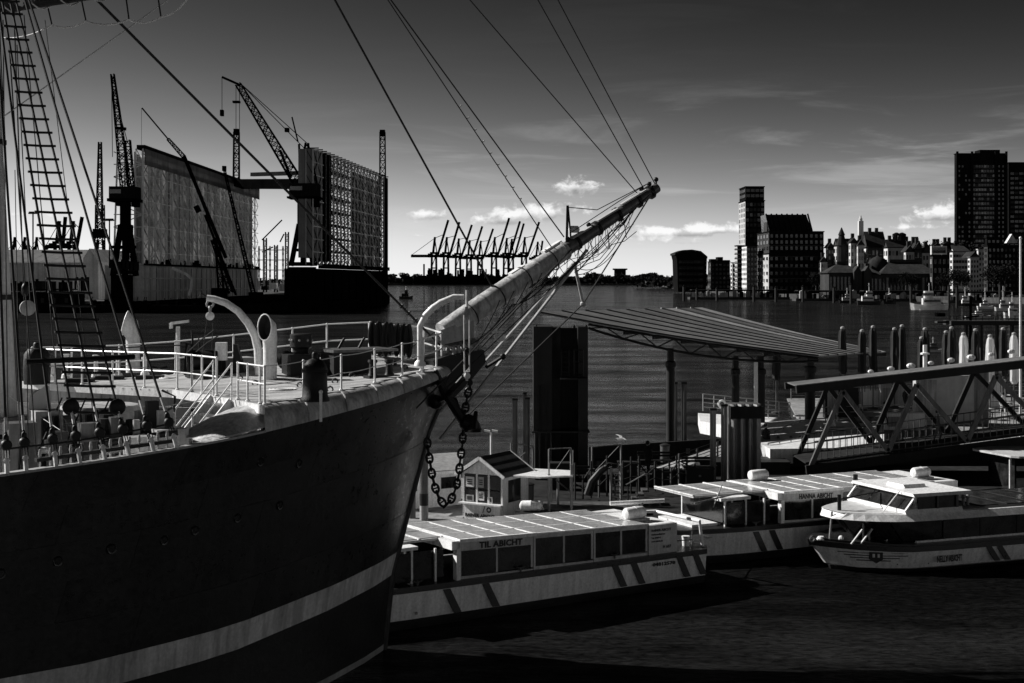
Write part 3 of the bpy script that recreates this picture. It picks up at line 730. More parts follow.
# bitts
c = Dp(381, 378)
m = MB(); m.obox(c+V((0,0,.04)), SH*.42, SR*.18, V((0,0,.04))); m.build('bitt_base', 'black_iron', ship)
for k in (-1, 1): m = MB(); m.lathe(c+SH*.24*k+V((0,0,.06)), [(.14,0),(.1,.08),(.09,.32),(.13,.36),(.12,.42)], 12); m.build('bitt_post', 'black_iron', ship, True)
c = Dp(356, 358); m = MB(); m.obox(c+V((0,0,.04)), SH*.3, SR*.12, V((0,0,.04))); m.path([c-SH*.2, c-SH*.2+V((0,0,.22)), c+SH*.02+V((0,0,.26))], .04); m.build('fairlead', 'black_iron', ship)
# black domed ventilator by the starboard edge
c = Dp(315, 401, .0); m = MB(); m.lathe(c, [(.33,0),(.335,.05),(.29,.12),(.27,.62),(.285,.66),(.285,.72),(.25,.82),(.16,.92),(.07,.96),(.07,1.06),(.05,1.1)], 20); vt = m.build('domed_ventilator', 'black_iron', ship, True)
m = MB(); m.lathe(c+V((0,0,.64)), [(.288,0),(.3,.02),(.3,.05),(.288,.07)], 20); m.build('band', 'dark_paint', vt, True)
c = Dp(321, 413); m = MB(); m.tube(c-V((0,0,.2)), c+V((0,0,.4)), .03); m.ball(c+V((0,0,.42)), .045, 8); m.build('short_post', 'white_rail', ship)
# winch
c = Dp(207, 378); u = px_m(c)
m = MB(); m.obox(c+V((0,0,.08)), SR*.55, SH*.42, V((0,0,.08))); wn = m.build('mooring_winch', 'black_iron', ship)
m = MB(); m.lathe(c+V((-.1,0,.48)), [(.3,-.42),(.42,-.4),(.42,-.34),(.27,-.3),(.27,.3),(.42,.34),(.42,.4),(.3,.42)], 18, (1,.15,0)); m.build('drum', 'black_iron', wn, True)
for dx in (-.55, .38):
    m = MB(); q = c+V((dx,0,.0)); m.prism([q+V((0,-.35,.1)), q+V((0,.35,.1)), q+V((0,.12,.95)), q+V((0,-.12,.95))], V((.06,0,0))); m.build('side_frame', 'black_iron', wn)
m = MB(); q = c+V((.42,-.15,.72)); m.obox(q, V((.14,0,0)), V((0,.12,0)), V((0,0,.24))); m.build('control_box', 'white_paint', wn)
m = MB(); q = c+V((-.45,.1,.5)); m.path([q, q+V((.04,0,.5)), q+V((.02,0,.78))], .03); m.path([q+V((.25,0,0)), q+V((.2,0,.6))], .02); m.build('brake_lever', 'dark_paint', wn)
m = MB(); q = c+V((.7,.0,.4)); m.prism([q+V((0,0,-.35)), q+V((.35,0,-.35)), q+V((.1,0,.5)), q+V((0,0,.5))], V((0,.25,0))); m.build('gear_cover', 'black_iron', wn)
# curved davit with hanging block, port side
Y = Dp(260, 376).y
P = [W(a, b, Y) for a, b in ((259,378),(258,350),(255,336),(248,323),(238,311),(226,303),(214,299),(207,298))]
m = MB(); m.path(P, [.11,.11,.11,.105,.1,.095,.09,.085], 12); dv = m.build('curved_davit', 'white_paint', ship, True)
m = MB(); m.torus(W(210,304,Y), (0,1,0), .09, .03, 10, 6); m.torus(W(210,309,Y), (1,0,0), .08, .03, 10, 6); m.build('shackle', 'grey_paint', dv, True)
m = MB(); q = W(210,316,Y); m.lathe(q-V((0,.06,0)), [(.06,0),(.115,.03),(.115,.09),(.06,.12)], 14, (0,1,0)); m.build('block', 'white_paint', dv, True)
m = MB(); m.path([W(207,320,Y), W(203,352,Y)], .012); m.path([W(213,320,Y), W(212,350,Y)], .012); m.path([W(209,298,Y), W(201,293,Y), W(199,298,Y)], .02); m.build('fall', 'rope_dark', dv)
# cowl ventilator with its dark mouth to the camera
def cowl(base, r, h, mr, face, m_='white_paint', tall=1.35):
    face = V(face).normalized(); up = V((0,0,1)); pts = [base, base+up*h*.55, base+up*h*.72, base+up*h*.86+face*r*.35, base+up*h*.92+face*r*1.2]
    m = MB(); ring = []; rr = [r, r, r*1.08, r*1.3, mr]; dirs = [up, up, (up*.9+face*.25), (up*.5+face*.8), face]; sd_ = face.cross(up).normalized()
    rows = []
    for p, q, d in zip(pts, rr, dirs):
        d = d.normalized(); n_ = sd_.cross(d).normalized(); t_ = tall if d == face else lerp(1, tall, 1-d.dot(up))
        rows.append([p+sd_*math.cos(a)*q+n_*math.sin(a)*q*t_ for a in [2*math.pi*k/18 for k in range(19)]])
    m.grid(rows); inner = [[p+ (V(rows[-2][0])-V(rows[-2][0])) for p in rows[-1]], [lerp(V(p), pts[-1], .35)-face*r*.9 for p in rows[-1]], [pts[-1]-face*r*1.0 for p in rows[-1]]]
    o = m.build('cowl_ventilator', m_, ship, True)
    n = MB(); n.grid(inner[::1]); n.build('mouth', 'black_iron', o)
    l = MB(); l.path(rows[-1], .018, 5); l.build('lip', 'white_rail', o); return o
c = Dp(270, 380); cowl(c, .18, 1.5, .23, (-.50,-.86,.04), tall=1.5)
c = Dp(133, 372); cowl(c, .20, 1.5, .3, (-.9,-.1,.25))
# flood lamp on a T post
c = Dp(178, 372); m = MB(); m.tube(c, c+V((0,0,1.3)), .06); lp = m.build('lamp_post', 'white_paint', ship)
m = MB(); m.obox(c+V((.05,0,1.42)), V((.24,0,.03)), V((0,.12,0)), V((0,0,.04))); m.obox(c+V((-.2,0,1.32)), V((.03,0,0)), V((0,.1,0)), V((0,0,.08))); m.build('lamp_head', 'white_paint', lp)
# black drum with a lid near the port quarter of the forecastle
c = Dp(37, 384); m = MB(); m.lathe(c, [(.34,0),(.36,.4),(.34,.8),(.24,.95),(.1,.98),(.1,1.08),(.07,1.12)], 16); m.build('stove_pipe', 'black_iron', ship, True)
# small fittings on the port rail
for px, py, h in ((52,378,.5),(66,377,.6),(96,377,.55),(118,377,.5),(145,376,.45)):
    c = Dp(px, py); m = MB(); m.lathe(c, [(.14,0),(.12,.1),(.06,.14),(.06,h),(.1,h+.02),(.1,h+.08)], 10); m.build('deck_fitting', 'white_paint', ship, True)
for px, py in ((80,383),(110,381),(150,380)):
    c = Dp(px, py); m = MB(); m.obox(c+V((0,0,.06)), V((.35,0,0)), V((0,.2,0)), V((0,0,.07))); m.build('deck_locker', 'dark_paint', ship)
# raised pipe and spars stowed along the main deck beside the shrouds
for (x0,y0,x1,y1,Y,r_,mm) in ((72,440,170,424,31.0,.12,'black_iron'),(58,450,178,432,30.0,.07,'dark_paint'),(100,452,190,436,30.4,.10,'house_paint'),(28,452,92,446,31.2,.08,'white_paint')):
    m = MB(); m.tube(W(x0,y0,Y), W(x1,y1,Y+.6), r_, n=10); m.build('stowed_spar', mm, ship, True)
    for f_ in (.2,.8): c = W(x0,y0,Y).lerp(W(x1,y1,Y+.6), f_); m = MB(); m.obox(V((c.x,c.y,(MD+c.z-r_)/2)), SH*.05, SR*.12, V((0,0,(c.z-r_-MD)/2))); m.build('spar_chock', 'dark_paint', ship)
for (x,y,Y,a,b,h,mm) in ((46,430,32,.3,.3,.45,'house_paint'),(140,448,30,.3,.2,.25,'grey_paint'),(20,445,31,.3,.3,.5,'steel_dull'),(170,438,30.8,.35,.2,.2,'house_paint'),(58,455,30,.15,.2,.5,'black_iron'),(88,455,30,.15,.2,.3,'black_iron')):
    q = W(x,y,Y); t_ = q.z+h; m = MB(); m.obox(V((q.x,q.y,(MD+t_)/2)), SH*a, SR*b, V((0,0,(t_-MD)/2))); m.build('deck_box', mm, ship)
# life-saving gear: pale crumpled cover at the left
q = W(40, 400, 32.5); m = MB(); m.hexa([q+V(a) for a in ((-.35,-.3,MD-q.z),(.3,-.35,MD-q.z),(.35,.3,MD-q.z),(-.3,.3,MD-q.z),(-.15,-.25,.1),(.2,-.2,.35),(.15,.2,.3),(-.2,.2,.2))]); m.build('canvas_cover', 'canvas', ship)
# name board over the doorway
q = wall_pt(-.1, 6.98, .1); m = MB(); m.obox(q, SR*.32, SH*.03, V((0,0,.1))); m.build('name_board', 'dark_paint', ship)
# bow davit and its tackle
Y = D(1.9, 1.4).y
P = [W(a, b, Y-.01*i) for i, (a, b) in enumerate(((420,366),(420,345),(420,326),(426,315),(433,308),(441,302.5),(454,297),(464,297)))]
m = MB(); m.path(P, [.075,.075,.08,.09,.09,.085,.08,.07], 12); dv = m.build('bow_davit', 'white_paint', ship, True)
m = MB(); m.lathe(P[0], [(.16,0),(.14,.1),(.08,.16)], 10); m.torus(W(431,310,Y), P[4]-P[3], .09, .02, 12, 5); m.torus(W(441,303,Y), P[5]-P[4], .085, .02, 12, 5); m.build('davit_collar', 'white_rail', dv, True)
def blk(px, py, Y, r_, par=ship, m_='grey_paint'):
    q = W(px, py, Y); m = MB(); m.lathe(q-V((0,.06,0)), [(r_*.6,0),(r_,.03),(r_,.09),(r_*.6,.12)], 12, (0,1,0)); m.obox(q+V((0,0,0)), V((r_*.35,0,0)), V((0,.08,0)), V((0,0,r_*1.4))); return m.build('block', m_, par, True)
blk(466.5, 312, Y, .10); blk(467, 350, Y, .06, m_='black_iron')
m = MB(); m.tube(W(467, 290, Y), W(467, 308, Y), .035); m.tube(W(464,315,Y), W(464.5,372,Y), .018); m.tube(W(469.5,315,Y), W(469.5,372,Y), .018); m.build('tackle_fall', 'rope_light', ship)
blk(467, 376, Y, .09, m_='white_paint'); blk(470, 383, Y, .08, m_='black_iron'); 
# ================================================================== coils of rope hung over the port rail
for k, px in enumerate((373, 380, 386, 391, 397, 403, 409)):
    base = D(2.2, -1.45) if px > 410 else None
    # point of the port top rail at this pixel column
    best = min((abs(512+CF*D(s_/50, -max(.25, rw(s_/50)-.5)).x/D(s_/50, -max(.25, rw(s_/50)-.5)).y-px), s_/50) for s_ in range(60, 500))[1]
    t0 = D(best, -max(.25, rw(best)-.5), .94); L = rnd.uniform(.85, 1.0)
    cen = t0+V((0, -.05, 0)); m = MB()
    for j in range(8):
        a = .006+.009*j+rnd.uniform(0, .01); dx = rnd.uniform(-.04, .04)
        P = [cen+V((dx+math.sin(t)*a*(1+.5*(1-math.cos(t))/2), -.02*j+.02*math.cos(t), -(L-.02*j)*(1-math.cos(t))/2+.03)) for t in [2*math.pi*i/12 for i in range(13)]]
        m.path(P, .026, 5, False)
    lb_ = ['dark coil of rope hung at the left end of the row on the bow rail', 'dark coil of rope second from the left on the bow rail', 'dark coil of rope third from the left on the bow rail', 'dark coil of rope in the middle of the row on the bow rail', 'dark coil of rope fifth from the left on the bow rail', 'dark coil of rope next to last on the right of the bow rail row', 'dark coil of rope nearest to the curved bow davit on the rail'][k]
    tag(m.build('rope_coil', 'rope_dark', None, True), lb_, 'rope', 'rope coils hung on the bow rail')
# ================================================================== anchor and its chain
Y = 37.9
an = thing('anchor', 'black stocked anchor hanging askew from the tackle at the bow', 'anchor', W(452, 402, Y))
m = MB(); m.path([W(434,371,Y), W(447,396,Y), W(468,428,Y)], [.10,.12,.14], 8); m.build('shank', 'black_iron', an, True)
m = MB(); m.path([W(403,377,Y-1.1), W(432,374,Y-.1), W(441,385,Y+.2)], [.05,.08,.05], 8); m.build('stock', 'black_iron', an, True)
m = MB(); m.path([W(455,398,Y+.5), W(460,418,Y+.2), W(468,428,Y), W(474,426,Y-.35), W(476,412,Y-.7)], [.05,.1,.14,.1,.05], 8); m.build('arm', 'black_iron', an, True)
m = MB(); m.lathe(W(470,424,Y), [(.05,-.3),(.22,-.18),(.26,0),(.16,.2),(.05,.34)], 10, W(484,434,Y)-W(468,424,Y)); m.build('crown', 'black_iron', an, True)
m = MB(); m.path([W(434,402,Y+.3), W(444,398,Y), W(452,390,Y-.2), W(470,370,Y)], .07, 6); m.ball(W(436,402,Y+.3), .2, 8); m.build('cathead_hook', 'black_iron', an, True)
m = MB(); m.ball(W(503,356.5,Y-.5), .085, 8); m.tube(W(486,367,Y-.3), W(502,357,Y-.5), .05); m.build('boom_knob', 'black_iron', an, True)
ch = thing('anchor_chain', 'heavy black chain hanging in a loop below the anchor', 'chain', W(446, 505, Y))
pts = [(470,385),(467,398),(465,412),(463,428),(462.5,444),(460,462),(459,474),(456,488),(451,500),(445,506),(439,498),(435,487),(432,474),(430,462),(428,448),(427,438)]
P = [W(a, b, Y+.05) for a, b in pts]; seg = []; 
tot = [0]
for i in range(len(P)-1): tot.append(tot[-1]+(P[i+1]-P[i]).length)
def at(d):
    for i in range(len(P)-1):
        if d <= tot[i+1]: f = (d-tot[i])/(tot[i+1]-tot[i]); return P[i].lerp(P[i+1], f), (P[i+1]-P[i]).normalized()
    return P[-1], (P[-1]-P[-2]).normalized()
d = 0; k = 0
while d < tot[-1]:
    p, dr = at(d); y_ = V((0,1,0)); n_ = y_ if k % 2 else dr.cross(y_).normalized()
    m = MB(); m.torus(p, n_, .085, .032, 14, 6, 1.55, dr)
    if k % 2: o_ = dr.cross(n_); m.tube(p-o_*.08, p+o_*.08, .02, n=5)
    m.build('chain_link', 'black_iron', ch, True); d += .205; k += 1
# portholes and marks on the side
def hull_at(px, py):
    best = None
    for i in range(0, 140):
        for z in [j*.1 for j in range(20, 72)]:
            p = hullp(i*.12, z, 1, .03); e = abs(512+CF*p.x/p.y-px)+abs(280-(z-CH)/p.y*CF-py)
            if best is None or e < best[0]: best = (e, p, i*.12, z)
    return best
for px, py in ((4,575),(61,562),(115,550),(165,539),(195,531),(239,520),(280,507),(300,462),(262,462)):
    e, p, d_, z = hull_at(px, py); n_ = (hullp(d_+.1, z)-hullp(d_-.1, z)).cross(hullp(d_, z+.1)-hullp(d_, z-.1)).normalized()
    if n_.y > 0: n_ = -n_
    m = MB(); m.torus(p, n_, .09, .02, 14, 5); f = m.build('porthole_ring', 'hull_plate_dark', ship, True); m = MB(); m.lathe(p-n_*.02, [(.08,0),(.08,.02)], 14, n_); m.build('porthole_glass', 'glass', f)

# more gear on the forecastle: stoppers, eyes, cleats, hatch, rope flaked on the planks
for px, py in ((335,384),(352,378),(330,392),(405,370),(300,388),(255,386),(240,381)):
    c = Dp(px, py); m = MB(); m.torus(c+V((0,0,.07)), (0,1,0), .07, .02, 8, 4); m.lathe(c, [(.09,0),(.07,.03)], 8); m.build('ring_bolt', 'black_iron', ship)
for px, py, a in ((232,374,.3),(160,372,0),(345,366,.9),(395,366,.5)):
    c = Dp(px, py); d_ = V((math.cos(a), math.sin(a), 0)); m = MB(); m.path([c-d_*.22+V((0,0,.16)), c-d_*.1+V((0,0,.12)), c+d_*.1+V((0,0,.12)), c+d_*.22+V((0,0,.16))], .03, 6); m.tube(c, c+V((0,0,.13)), .05, n=6); m.build('cleat', 'black_iron', ship)
for px, py, n_ in ((283,391,6),(366,371,5),(170,379,5)):
    c = Dp(px, py); m = MB()
    for k in range(n_): m.torus(c+V((0,0,.03+.012*(k%2))), (0,0,1), .10+.045*k, .022, 16, 5)
    tag(m.build('flaked_rope', 'rope_light', None, True), {283:'pale rope coiled flat on the deck left of the black domed ventilator',366:'pale rope coiled flat on the deck beside the bitts',170:'pale rope coiled flat at the aft edge of the forecastle deck'}[px], 'rope')
for (x0,y0,x1,y1,Y) in ((188,352,214,330,34.5),(196,352,218,336,34.6),(60,350,108,356,38),(110,349,190,345,38.5)):
    m = MB(); m.path([W(x0,y0,Y), W((x0+x1)/2,(y0+y1)/2-1,Y), W(x1,y1,Y)], .018, 5); m.build('slack_rope', 'rope_dark', ship)
c = Dp(236, 372); m = MB(); m.obox(c+V((0,0,.18)), SH*.4, SR*.3, V((0,0,.18))); m.obox(c+V((0,0,.38)), SH*.44, SR*.34, V((0,0,.025))); m.build('booby_hatch', 'grey_paint', ship)
# clutter on the main deck by the foremast
cr = random.Random(12)
for k in range(34):
    px = cr.uniform(2, 185); py = lerp(462, 428, px/185)-cr.uniform(0, 26); Y = cr.uniform(30.5, 33); q = W(px, py, Y); h_ = cr.uniform(.08,.35); w_ = cr.uniform(.06,.22); m = MB()
    H2 = q.z+h_-MD; b0_ = V((q.x,q.y,MD))
    if k % 3 == 0: m.lathe(b0_, [(w_*1.2,0),(w_*.6,.08),(w_*.5,H2*.8),(w_*.9,H2*.85),(w_*.8,H2)], 9)
    elif k % 3 == 1: m.obox(V((q.x,q.y,MD+H2/2)), SH*w_, SR*w_*.7, V((0,0,H2/2)))
    else: m.path([b0_, q+V((cr.uniform(-.3,.3),0,h_)), q+V((cr.uniform(-.6,.6),.1,h_*1.4))], .03, 6)
    m.build(('deck_fitting','gear_box','pipe_bend')[k%3], cr.choice(['black_iron','black_iron','steel_dull','dark_paint','house_paint']), ship)
for px in (38, 62, 86): q0, q1 = W(px, 452, 31), W(px+24, 398, 32.4); m = MB(); m.path([q0, q1], .02, 5); m.build('brace_rope', 'rope_dark', ship)
# ribs on the house wall
for k in range(12):
    p = wall_pt(-5.4+.42*k, MD+.1, .08); m = MB(); m.beam(p, V((p.x,p.y,dz(9,-1)-.1)), .045); m.build('wall_rib', 'house_paint', ship)
for w_ in (-4.9,-3.2,-1.6,3.0): p = wall_pt(w_, 6.45, .08); m = MB(); m.torus(p, SH, .15, .03, 12, 5); m.build('port_ring', 'dark_paint', ship); m = MB(); m.lathe(p, [(.13,0),(.13,.02)], 12, -SH); m.build('port_glass', 'glass', ship)
# ================================================================== landing stage
def slab(name, poly, z0, z1, m_='concrete'):
    m = MB(); m.prism([V((x, y, z0)) for x, y in poly][::1], V((0,0,z1-z0))); return m.build(name, m_)
PD = 1.0
pon = thing('landing_stage', 'long floating landing stage behind the barges with a pale deck and dark sides', 'pontoon', (0, 60, 0))
def slabp(name, poly, z0, z1, m_, par):
    m = MB(); m.prism([V((x, y, z0)) for x, y in poly], V((0,0,z1-z0))); return m.build(name, m_, par)
slabp('pontoon_body', [(-14,41.8),(7.5,54.4),(32,67.5),(70,86),(70,110),(21,108),(17.4,84),(12.2,70.5),(5,67),(-4,64),(-16,56)], -.8, PD-.12, 'dark_paint', pon)
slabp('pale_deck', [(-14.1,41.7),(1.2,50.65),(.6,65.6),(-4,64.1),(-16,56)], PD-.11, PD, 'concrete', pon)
slabp('dark_deck', [(1.22,50.66),(7.5,54.3),(32,67.4),(70,85.9),(70,86.4),(30,69.0),(12,70.6),(4.9,67.1),(.62,65.6)], PD-.11, PD-.004, 'deck_dark', pon)  # same deck in a darker tone; the pale slabs paint its lit parts
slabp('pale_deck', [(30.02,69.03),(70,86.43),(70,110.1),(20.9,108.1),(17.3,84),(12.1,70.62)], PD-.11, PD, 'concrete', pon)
for k in range(16):     # fender piles of rubber along the near edge
    f = k/15; p = V((-8,45.1,0)).lerp(V((7.4,54.1,0)), f) if k < 8 else V((8,54.5,0)).lerp(V((30,66,0)), (k-8)/7)
    m = MB(); m.tube(p+V((.1,-.2,.0)), p+V((.1,-.2,.85)), .14, n=8); m.build('fender', 'fender_rubber', pon)
# ---- helpers for frames along a line
def fence(name, label, cat, pts, h, rails, n_per, r=.025, m_='steel_pale', group=None, post=.03, bal=0.0):
    t = thing(name, label, cat, pts[0], 0, group)
    for i in range(len(pts)-1):
        a, b = V(pts[i]), V(pts[i+1]); n = n_per
        for k in range(n+(1 if i == len(pts)-2 else 0)):
            p = a.lerp(b, k/n); m = MB(); m.tube(p, p+V((0,0,h)), post, n=6); m.build('post', m_, t)
        for q in rails: m = MB(); m.tube(a+V((0,0,q)), b+V((0,0,q)), r, n=6); m.build('rail', m_, t)
        if bal:
            L = (b-a).length; m = MB()
            for k in range(int(L/bal)): p = a.lerp(b, (k+.5)*bal/L); m.beam(p+V((0,0,.12)), p+V((0,0,h-.05)), .02)
            o = m.build('baluster', m_, t); o['kind'] = 'stuff'
    return t
# ---- kiosk
kd = V((.5,.866,0)).normalized(); kx = V((.866,-.5,0)).normalized()    # depth, and left to right along the front
ko = V((-1.86,53.67,PD)); kw, kl = 1.75, 1.95
kio = thing('ticket_kiosk', 'small white ticket kiosk with a gabled front and windows on the pontoon', 'kiosk', ko+kx*kw/2)
def K(a, b, z): return ko+kx*a+kd*b+V((0,0,z))
m = MB(); m.hexa([K(0,0,0),K(kw,0,0),K(kw,.06,0),K(0,.06,0),K(0,0,.62),K(kw,0,.62),K(kw,.06,.62),K(0,.06,.62)]); m.build('front_panel', 'white_paint', kio)
m = MB(); m.prism([K(-.02,0,1.72),K(kw+.02,0,1.72),K(kw/2,0,2.32)], kd*.08); m.build('gable', 'white_paint', kio)
for a in (.03,.62,1.14,1.71): m = MB(); m.obox(K(a+.0,.03,1.17), kx*.035, kd*.035, V((0,0,.56))); m.build('window_mullion', 'white_paint', kio)
for a0, a1 in ((.07,.58),(.66,1.10),(1.18,1.67)):
    for z0, z1 in ((.66,1.12),(1.16,1.68)):
        m = MB(); m.obox(K((a0+a1)/2,.04,(z0+z1)/2), kx*(a1-a0)/2, kd*.01, V((0,0,(z1-z0)/2))); m.build('window_pane', 'glass', kio)
for a0,a1,z0,z1,mm in ((.12,.5,1.22,1.6,'letter_white'),(.66,.94,.74,1.08,'letter_white'),(.12,.48,.68,.92,'grey_paint'),(1.08,1.3,.66,.9,'letter_white'),(.68,.92,1.22,1.62,'grey_paint')):
    m = MB(); m.obox(K((a0+a1)/2,.015,(z0+z1)/2), kx*(a1-a0)/2, kd*.006, V((0,0,(z1-z0)/2))); m.build('poster', mm, kio)
    for q in range(3): m = MB(); m.obox(K((a0+a1)/2,.006,lerp(z0,z1,.3+.2*q)), kx*(a1-a0)*.3, kd*.004, V((0,0,.02))); m.build('poster_print', 'letter_black', kio)
m = MB(); m.obox(K(kw/2,-.12,.63), kx*(kw/2+.05), kd*.14, V((0,0,.025))); m.build('counter', 'white_paint', kio)
m = MB(); m.obox(K(kw/2,-.035,.3), kx*(kw/2-.1), kd*.02, V((0,0,.27))); sb = m.build('sign_board', 'white_paint', kio)
text('RAINER ABICHT', .17, 'letter_black', kio, K(.14,-.062,.12), kx, -kd, width=1.3)
m = MB(); m.torus(K(1.18,-.06,.42), kd, .08, .025, 14, 4); m.beam(K(.92,-.06,.3), K(1.02,-.06,.56), .02); m.build('emblem', 'letter_black', kio)
# walls and side window
for b0_, b1_, z0, z1 in ((.0,.4,0,1.72),(.4,1.4,0,.66),(.4,1.4,1.5,1.72),(1.4,kl,0,1.72)):
    m = MB(); m.obox(K(kw-.03,(b0_+b1_)/2,(z0+z1)/2), kx*.03, kd*(b1_-b0_)/2, V((0,0,(z1-z0)/2))); m.build('side_wall', 'white_paint', kio)
m = MB(); m.obox(K(kw-.04,.9,1.08), kx*.01, kd*.5, V((0,0,.42))); m.build('window_pane', 'glass', kio)
m = MB(); m.obox(K(.03,kl/2,.86), kx*.03, kd*kl/2, V((0,0,.86))); m.build('side_wall', 'white_paint', kio)
m = MB(); m.obox(K(kw/2,kl-.03,.86), kx*kw/2, kd*.03, V((0,0,.86))); m.build('back_wall', 'white_paint', kio)
m = MB(); m.obox(K(kw/2,kl/2,.03), kx*kw/2, kd*kl/2, V((0,0,.02))); m.build('floor_board', 'dark_paint', kio)
for sgn in (-1, 1):      # roof of shingle courses
    n = 6
    for k in range(n):
        e0 = k/n; e1 = (k+1)/n+.04; half = kw/2+.16
        A = lambda e, b: K(kw/2+sgn*half*e, b, 2.38-.68*e*1.0)
        m = MB(); m.sheet([[A(e0,-.22), A(e0,kl+.1)], [A(e1,-.22), A(e1,kl+.1)]], .025+.0*k); m.build('shingle_course', 'shingle_mid' if k % 2 else 'slate', kio)
    m = MB(); m.beam(K(kw/2,-.24,2.36), K(kw/2+sgn*(kw/2+.2),-.24,1.68), .05, .12); m.build('barge_board', 'white_paint', kio)
    m = MB(); m.beam(K(kw/2,kl+.12,2.36), K(kw/2+sgn*(kw/2+.2),kl+.12,1.68), .05, .12); m.build('barge_board', 'white_paint', kio)
# flat awning beside the kiosk on its posts
aw_ = thing('flat_awning', 'flat white awning on thin steel posts beside the ticket kiosk', 'awning', W(545,515,54))
m = MB(); m.sheet([[W(506,476.5,53.2), W(535,470,55)], [W(540,478.5,52.6), W(556,471,55)], [W(573,477,52.6), W(573,472,54.6)]], .06); m.build('awning_roof', 'white_paint', aw_)
for px, Y in ((549,53),(571.5,52.7),(558,54.5),(551,55)): q = W(px, 474, Y); m = MB(); m.tube(V((q.x,q.y,PD)), V((q.x,q.y,q.z+(.35 if px == 571.5 else 0))), .05, n=8); m.build('awning_post', 'steel_pale', aw_)
m = MB(); m.tube(W(549,463,53), W(549,476,53), .03); m.tube(W(573,450,53), W(573,478,53), .02); m.build('mast', 'steel_pale', aw_)
m = MB(); m.beam(W(556,480,54), W(571,492,53), .04); m.build('brace', 'steel_dull', aw_)
# kiosk neighbour: low white cabin seen left of the kiosk behind the chain
cb = thing('low_white_cabin', 'low pale cabin with a grey awning standing left of the ticket kiosk', 'cabin', W(435,520,56))
m = MB(); a, b = W(398,521,55.5), W(461,519,57.0); m.prism([a, b, V((b.x,b.y,2.35)), V((a.x,a.y,2.3))], V((-.3,1.6,0))); m.build('cabin_wall', 'white_paint', cb)
for f0,f1 in ((.05,.3),(.68,.92)): m = MB(); p, q = a.lerp(b,f0), a.lerp(b,f1); m.prism([V((p.x,p.y-.02,1.7)), V((q.x,q.y-.02,1.7)), V((q.x,q.y-.02,2.15)), V((p.x,p.y-.02,2.15))], V((0,.03,0))); m.build('window_pane', 'glass', cb)
m = MB(); m.sheet([[V((a.x-.1,a.y-.6,2.45)), V((a.x-.2,a.y+1.8,2.85))],[V((b.x+.05,b.y-.6,2.45)), V((b.x+.05,b.y+1.8,2.85))]], .05); m.build('cabin_roof', 'grey_paint', cb)
m = MB(); m.beam(V((a.x,a.y-.62,2.42)), V((b.x,b.y-.62,2.42)), .05, .1); m.build('awning_edge', 'white_paint', cb)
# striped mooring pile and a plain one beside it
pl = thing('striped_pile', 'tall round pile with a dark band between the ship bow and the kiosk', 'pile', G(424,520,PD))
q = G(424,520,PD); m = MB(); m.tube(q, q+V((0,0,.55)), .16, n=12); m.build('lower_pile', 'grey_paint', pl, True)
m = MB(); m.tube(q+V((0,0,.55)), q+V((0,0,1.0)), .165, n=12); m.build('dark_band', 'black_iron', pl, True)
m = MB(); m.tube(q+V((0,0,1.0)), q+V((0,0,2.9)), .16, n=12); m.build('upper_pile', 'steel_dull', pl, True)
q = G(412,518,PD); m = MB(); m.tube(q, q+V((0,0,2.3)), .14, n=12); tag(m.build('plain_pile', 'steel_dull', None, True), 'plain grey pile nearest to the ship stem left of the banded pile', 'pile')
# twin floodlight on a thin pole behind the kiosk roof
q = G(491,494,PD); fl = thing('twin_lamp', 'thin pole with two small lamp heads rising behind the kiosk roof', 'lamp', q)
m = MB(); m.tube(q, q+V((0,0,2.6)), .04, n=6); m.build('pole', 'white_rail', fl)
for d_ in (-.16, .16): m = MB(); m.obox(q+V((d_,0,2.65)), V((.12,0,-.02)), V((0,.08,0)), V((0,0,.04))); m.build('lamp_head', 'white_paint', fl)
# ---- dark steel mooring tower
tw = thing('mooring_tower', 'massive dark steel dolphin tower rising behind the ticket kiosk', 'tower', (2.2, 64, PD))
def TW(px0, px1, Y, dep, z0, z1, m_, nm):
    m = MB(); x0 = (px0-512)/CF*Y; x1 = (px1-512)/CF*Y; m.box(x0, x1, Y, Y+dep, z0, z1); return m.build(nm, m_, tw)
TW(533.5,552,64,2.4,3.2,7.9,'dark_paint','upper_shaft_plate'); TW(535,539,64.05,2.3,-.5,3.2,'rust_steel','lower_flange'); TW(541,551,64.1,2.3,-.5,3.2,'rust_steel','lower_shaft')
TW(552.1,560.5,64.7,1.6,-.5,7.85,'rust_steel','web_plate'); TW(560.6,578,65.2,1.0,-.5,7.8,'rust_steel','recess_plate'); TW(578.1,588,64.2,2.2,-.5,7.88,'black_iron','corner_column')
for px in (540,546): m = MB(); m.beam(W(px,385,64)-V((0,.02,0)), W(px,468,64)-V((0,.02,0)), .08); m.build('stiffener', 'rust_steel', tw)
m = MB(); m.box(.9,3.5,63.9,66.4,3.12,3.2); m.build('ring_beam', 'dark_paint', tw)
for px in (536,574,586): m = MB(); q = W(px,328,64.5); m.lathe(q, [(.06,0),(.06,.1),(.02,.15)], 6); m.build('lifting_eye', 'rust_steel', tw)
for (x0,x1) in ((563,568),(578,583)): pass
m = MB()
for px in (561.5,569): m.tube(W(px,350,64), W(px,378,64), .035, n=5)
for y in range(352,378,5): m.tube(W(561.5,y,64), W(569,y,64), .025, n=4)
m.build('cage_ladder', 'rust_steel', tw)
m = MB()
for px in (574,583): m.tube(W(px,350,63.9), W(px,376,63.9), .035, n=5)
for y in (350,362,375): m.tube(W(574,y,63.9), W(583,y,63.9), .03, n=4)
m.build('landing_gate', 'dark_paint', tw)
m = MB(); m.box(W(560,0,64).x, W(586,0,64).x, 63.4, 64.2, W(0,379,64).z, W(0,379,64).z+.07); m.build('landing', 'dark_paint', tw)
